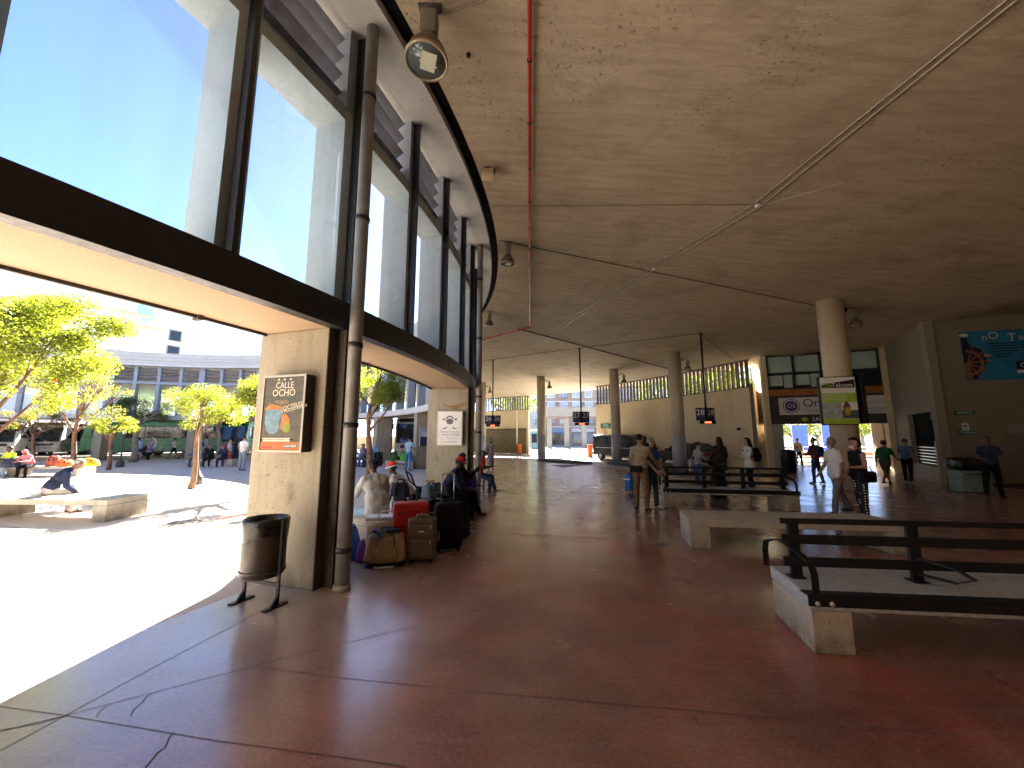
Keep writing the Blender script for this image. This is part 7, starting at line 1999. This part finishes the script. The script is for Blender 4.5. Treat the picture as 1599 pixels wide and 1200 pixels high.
t, J = person('woman in a floral dress with black mask walking towards the viewer', gp(766, 734.5), (.1, -1), 1.66, .96, 'fair', ('dkbrown', 'bun'), C_FLORAL, 'short', C_FLORAL, 'dress', shoe_br, ((5, 10, 20, .1), (12, 10, 40, .2)), ((7, 3, 4), (-7, 3, 8)), 2, 0, (0, 3), mask=mask_black, voxel=.018)
hand_bag('small cream handbag of the woman in the floral dress', t, J, cream_cl, 1, size=(.26, .09, .22), name='handbag')
# man in red seated on the metal chair
metal_chair('blue-grey metal chair under the man in the red shirt', (-1.12, 13.2, 0), BR(-90), blue_steel)
t, J = person('seated man in bright red shirt, jeans and white cap looking at his phone', (-1.10, 13.2), (1, -.05), 1.74, 1.0, 'dark', ('black', 'cap'), red_cl, 'short', jeans, 'long', shoe_w, ((12, 8, 84, .45), (14, 8, 84, .45)), ((78, 5, 62), (72, 6, 78)), 14, 0, (-12, 12), seat=.46, mask=mask_blue, cap=cloth('silver white cap', (.50, .52, .58), .1), hem=.1)
c = in_world(t, (J['hands'][0][0] + J['hands'][1][0]) / 2 + V3(0, .10, .02)); k = thing('mobile_phone', 'dark phone held by the seated man in red', 'phone', c, t.rotation_euler.z); MB().rbox((0, 0, 0), (.075, .14, .010), .004).build('case', nyl_black, k); MB().box((0, 0, .0062), (.068, .125, .001)).build('screen', coach_glass, k)
# ---------------------------------------------------------------- on the luggage bench
t, J = person('seated man in a cream shirt and pale jeans with his back to the viewer', (-2.30, 6.92), (-.72, .70), 1.76, 1.12, 'dark', ('black', 'short'), cream_cl, 'long', jeans_lt, 'long', shoe_b, ((26, 16, 55, .3), (22, 20, 62, .3)), ((78, 8, 80), (80, 8, 82)), 18, 0, (10, 16), seat=.45, voxel=.014, hem=.14, loose=.14)
t, J = person('seated man in white and red cap and dusty white shirt leaning far forward', (-2.02, 8.05), (-1, .12), 1.74, 1.05, 'dark', ('black', 'hat'), cloth('dusty white', (.40, .38, .37), .05), 'long', jeans, 'long', shoe_b, ((35, 10, 50, .3), (35, 10, 52, .3)), ((80, 8, 80), (80, 8, 82)), 34, 0, (0, 0), seat=.45, cap=cloth('red cap', (.50, .05, .02)), glow=white_cl, voxel=.015)
mb = MB(); w = thing('shoulder_strap_bag', 'small black bag slung across the man in the white and red cap', 'bag', in_world(t, J['P0'] + V3(0, -.12, .1)), t.rotation_euler.z)
MB().rbox((0, -.06, 0), (.28, .12, .22), .04).build('body', nyl_black, w); MB().tube([(-.1, -.06, .1), (-.15, .12, .26), (-.02, .24, .42), (.12, .20, .36), (.16, .10, .1), (.1, -.06, .1)], .018, 6).build('strap', nyl_black, w)
t, J = person('seated person in navy jacket and bright red cap facing the hall', (-1.42, 8.35), (.97, .12), 1.72, 1.15, 'dark', ('black', 'cap'), navy_cl, 'long', black_cl, 'long', shoe_b, ((24, 8, 50, .45), (24, 8, 50, .45)), ((80, 6, 70), (76, 6, 78)), 24, 0, (0, 10), seat=.46, cap=red_cl, voxel=.015)
t, J = person('seated man in black with pale mask raising a phone near the second pillar', (-1.32, 9.10), (.98, -.1), 1.74, 1.1, 'dark', ('black', 'short'), black_cl, 'long', black_cl, 'long', shoe_br, ((42, 10, 92, .45), (40, 10, 94, .45)), ((80, 6, 62), (74, 6, 70)), 14, 0, (-8, 8), seat=.46, mask=mask_white, voxel=.015)
c = in_world(t, (J['hands'][0][0] + J['hands'][1][0]) / 2 + V3(0, .09, .04)); k = thing('mobile_phone', 'black phone raised by the masked man near the second pillar', 'phone', c, t.rotation_euler.z); MB().rbox((0, 0, 0), (.15, .012, .075), .004).build('case', nyl_black, k); MB().lathe([(.012, 0), (.012, .004)], (.05, .006, .02), 12, mat=Matrix.Rotation(-math.pi / 2, 3, 'X')).build('camera_lens', coach_glass, k)
# ---------------------------------------------------------------- in the courtyard
t, J = person('hunched grey haired man in navy jacket and soiled trousers on the near courtyard bench', (-10.62, 9.15), (.55, .84), 1.70, 1.12, 'brown', ('grey', 'short'), navy_cl, 'long', dirty, 'long', shoe_br, ((-4, 10, 52, .4), (0, 10, 50, .4)), ((82, 8, 84), (84, 8, 86)), 28, 10, (-10, 30), seat=.45, voxel=.017)
t, J = person('seated man in lime yellow shirt at the far left courtyard bench', (-22.55, 17.9), (.1, -1), 1.74, 1.0, 'dark', ('black', 'short'), lime_cl, 'short', jeans_lt, 'long', shoe_w, ((30, 10, 50, .3), (30, 10, 50, .3)), ((80, 8, 82), (80, 8, 84)), 16, 0, (-30, 5), seat=.45, voxel=.02)
t, J = person('seated person in pink patterned top and dark trousers beside the lime shirt', (-21.75, 17.95), (.25, -1), 1.66, 1.0, 'brown', ('black', 'hijab'), pink_cl, 'long', black_cl, 'long', shoe_b, ((35, 10, 55, .3), (35, 10, 55, .3)), ((80, 8, 76), (76, 8, 80)), 30, 0, (0, 20), seat=.45, cap=pink_cl, voxel=.02)
def far(label, px, py, face, **k):
    k.setdefault('voxel', .022); return person(label, gp(px, py), face, **k)
far('person in a long pale blue robe by the thick pale tree trunk', 213, 719.5, (-.3, .95), h=1.72, skin='brown', hair=('black', 'short'), top=robe, sleeve='long', bottom=jeans, leg='long', hem=.42)
far('woman in a mauve patterned top and black trousers with headscarf', 231, 719, (.2, 1), h=1.62, build=1.1, skin='brown', hair=('black', 'hijab'), top=mauve, sleeve='long', bottom=black_cl, leg='long', hem=.22, cap=mauve)
far('person in white top and dark shorts walking before the green coach', 270, 717, (-.9, -.3), h=1.70, skin='brown', hair=('black', 'short'), top=white_cl, bottom=black_cl, leg='short', arms=((20, 8, 80, .3), (20, 8, 80, .3)), legs=((18, 4, 6), (-18, 4, 12)))
far('man in a dark grey jacket and navy trousers beside the lantern post', 319, 721, (.2, .95), h=1.78, build=1.08, skin='tan', hair=('black', 'short'), top=grey_cl, sleeve='long', bottom=navy_cl)
far('person in navy top and teal jeans half behind the tree trunk', 311, 726, (.5, .8), h=1.66, skin='tan', hair=('black', 'short'), top=navy_cl, bottom=jeans_lt)
for i, (dx, tp, lb) in enumerate(((0.35, royal, 'seated person in blue on the shaded bench, left end'), (1.1, black_cl, 'seated person in black in the middle of the shaded bench'), (1.9, navy_cl, 'seated person in navy on the shaded bench, right end'))):
    person(lb, (-19.3 + dx, 23.95), ((-.2, .1, .1)[i], -1), 1.70, 1.0, 'tan', ('black', 'short'), tp, 'long', (jeans, black_cl, navy_cl)[i], 'long', shoe_w, ((30, 8, 50, .3), (30, 8, 50, .3)), S and ((82, 8, 84), (80, 8, 82)), 16, 0, (0, 8), seat=.45, voxel=.022)
t, J = far('woman in a rust skirt and pale top with a magenta rucksack', 355, 729, (.9, .3), h=1.62, skin='fair', hair=('brown', 'bun'), top=white_cl, bottom=orange_cl, leg='skirt', shoes=shoe_w, legs=((10, 4, 5), (-10, 4, 8)))
backpack_on('magenta rucksack on the woman in the rust skirt', t, J, M('magenta nylon', (.36, .03, .20), .6, .2, 12, .2), .95)
far('woman in a long dark patterned dress beside the white shirted man', 366, 728, (.4, .9), h=1.68, skin='fair', hair=('black', 'long'), top=navy_cl, bottom=navy_cl, leg='dress', sleeve='none')
far('tall man in white T-shirt and light grey jeans in the shaded courtyard', 377, 735, (.1, .99), h=1.80, build=1.06, skin='tan', hair=('black', 'short'), top=white_cl, bottom=cloth('pale grey jeans', (.25, .28, .33)), shoes=shoe_br, legs=((4, 6, 3), (-4, 6, 4)), voxel=.02)
far('man in a blue shirt standing close to the poster pillar', 404, 721, (-.3, 1), h=1.72, skin='tan', hair=('black', 'short'), top=cloth('mid blue', (.10, .20, .42)), bottom=navy_cl)
t, J = far('man in pale blue shirt, jeans and red trainers with a shoulder strap', 637, 736, (.2, 1), h=1.74, build=1.03, skin='tan', hair=('black', 'short'), top=sky_cl, bottom=cloth('bright jeans', (.08, .17, .36)), shoes=shoe_r, arms=((20, 22, 70, .4), (20, 16, 40, .3)), legs=((2, 5, 3), (-2, 5, 4)), lean=6, voxel=.018)
for i, (px, lb, tp, hr, hj) in enumerate(((549, 'seated person in slate top at the left of the group by the drainpipe', grey_cl, 'black', None), (561, 'seated man in grey shirt and cap in the group behind the bench', cloth('grey blue shirt', (.18, .21, .28)), 'grey', None), (567, 'seated person in pink top in the group behind the bench', pink_cl, 'brown', None), (576, 'seated person in navy jacket in the group behind the bench', navy_cl, 'black', None), (585, 'seated person in pale blue headscarf at the right of the group', sky_cl, 'black', 1))):
    g = G(px, 729 + (i % 2)); ch = metal_chair('metal chair under the %s' % ('slate top', 'grey shirt', 'pink top', 'navy jacket', 'pale blue headscarf')[i], (g.x, g.y, 0), BR((-70, -80, 100, 80, 90)[i]), blue_steel, 'metal chairs of the waiting group')
    person(lb, (g.x, g.y), ((.6, .9), (.9, .6), (-.6, .9), (-.7, .7), (-.6, .8))[i], 1.70, 1.0, ('tan', 'tan', 'fair', 'tan', 'tan')[i], (hr, 'hijab' if hj else ('cap' if i == 1 else 'short')), tp, 'long' if i != 2 else 'short', (jeans, grey_cl, navy_cl, navy_cl, sky_cl)[i], 'long', shoe_b, ((30, 8, 50, .3), (30, 8, 50, .3)), ((82, 8, 84), (80, 8, 82)), 12, 0, (0, 8), seat=.46, cap=(sky_cl if hj else grey_cl), voxel=.02)
finalize_people()
# lettering curves become plain meshes
dg = bpy.context.evaluated_depsgraph_get()
for o in [o for o in scene.objects if o.type == 'FONT']:
    me = bpy.data.meshes.new_from_object(o.evaluated_get(dg)); n = bpy.data.objects.new('lettering', me); COL.objects.link(n)
    n.parent = o.parent; n.matrix_basis = o.matrix_basis.copy(); n['kind'] = 'stuff' if False else 'thing'
    nm = o.name; cu = o.data; bpy.data.objects.remove(o); bpy.data.curves.remove(cu)
    del n['kind']
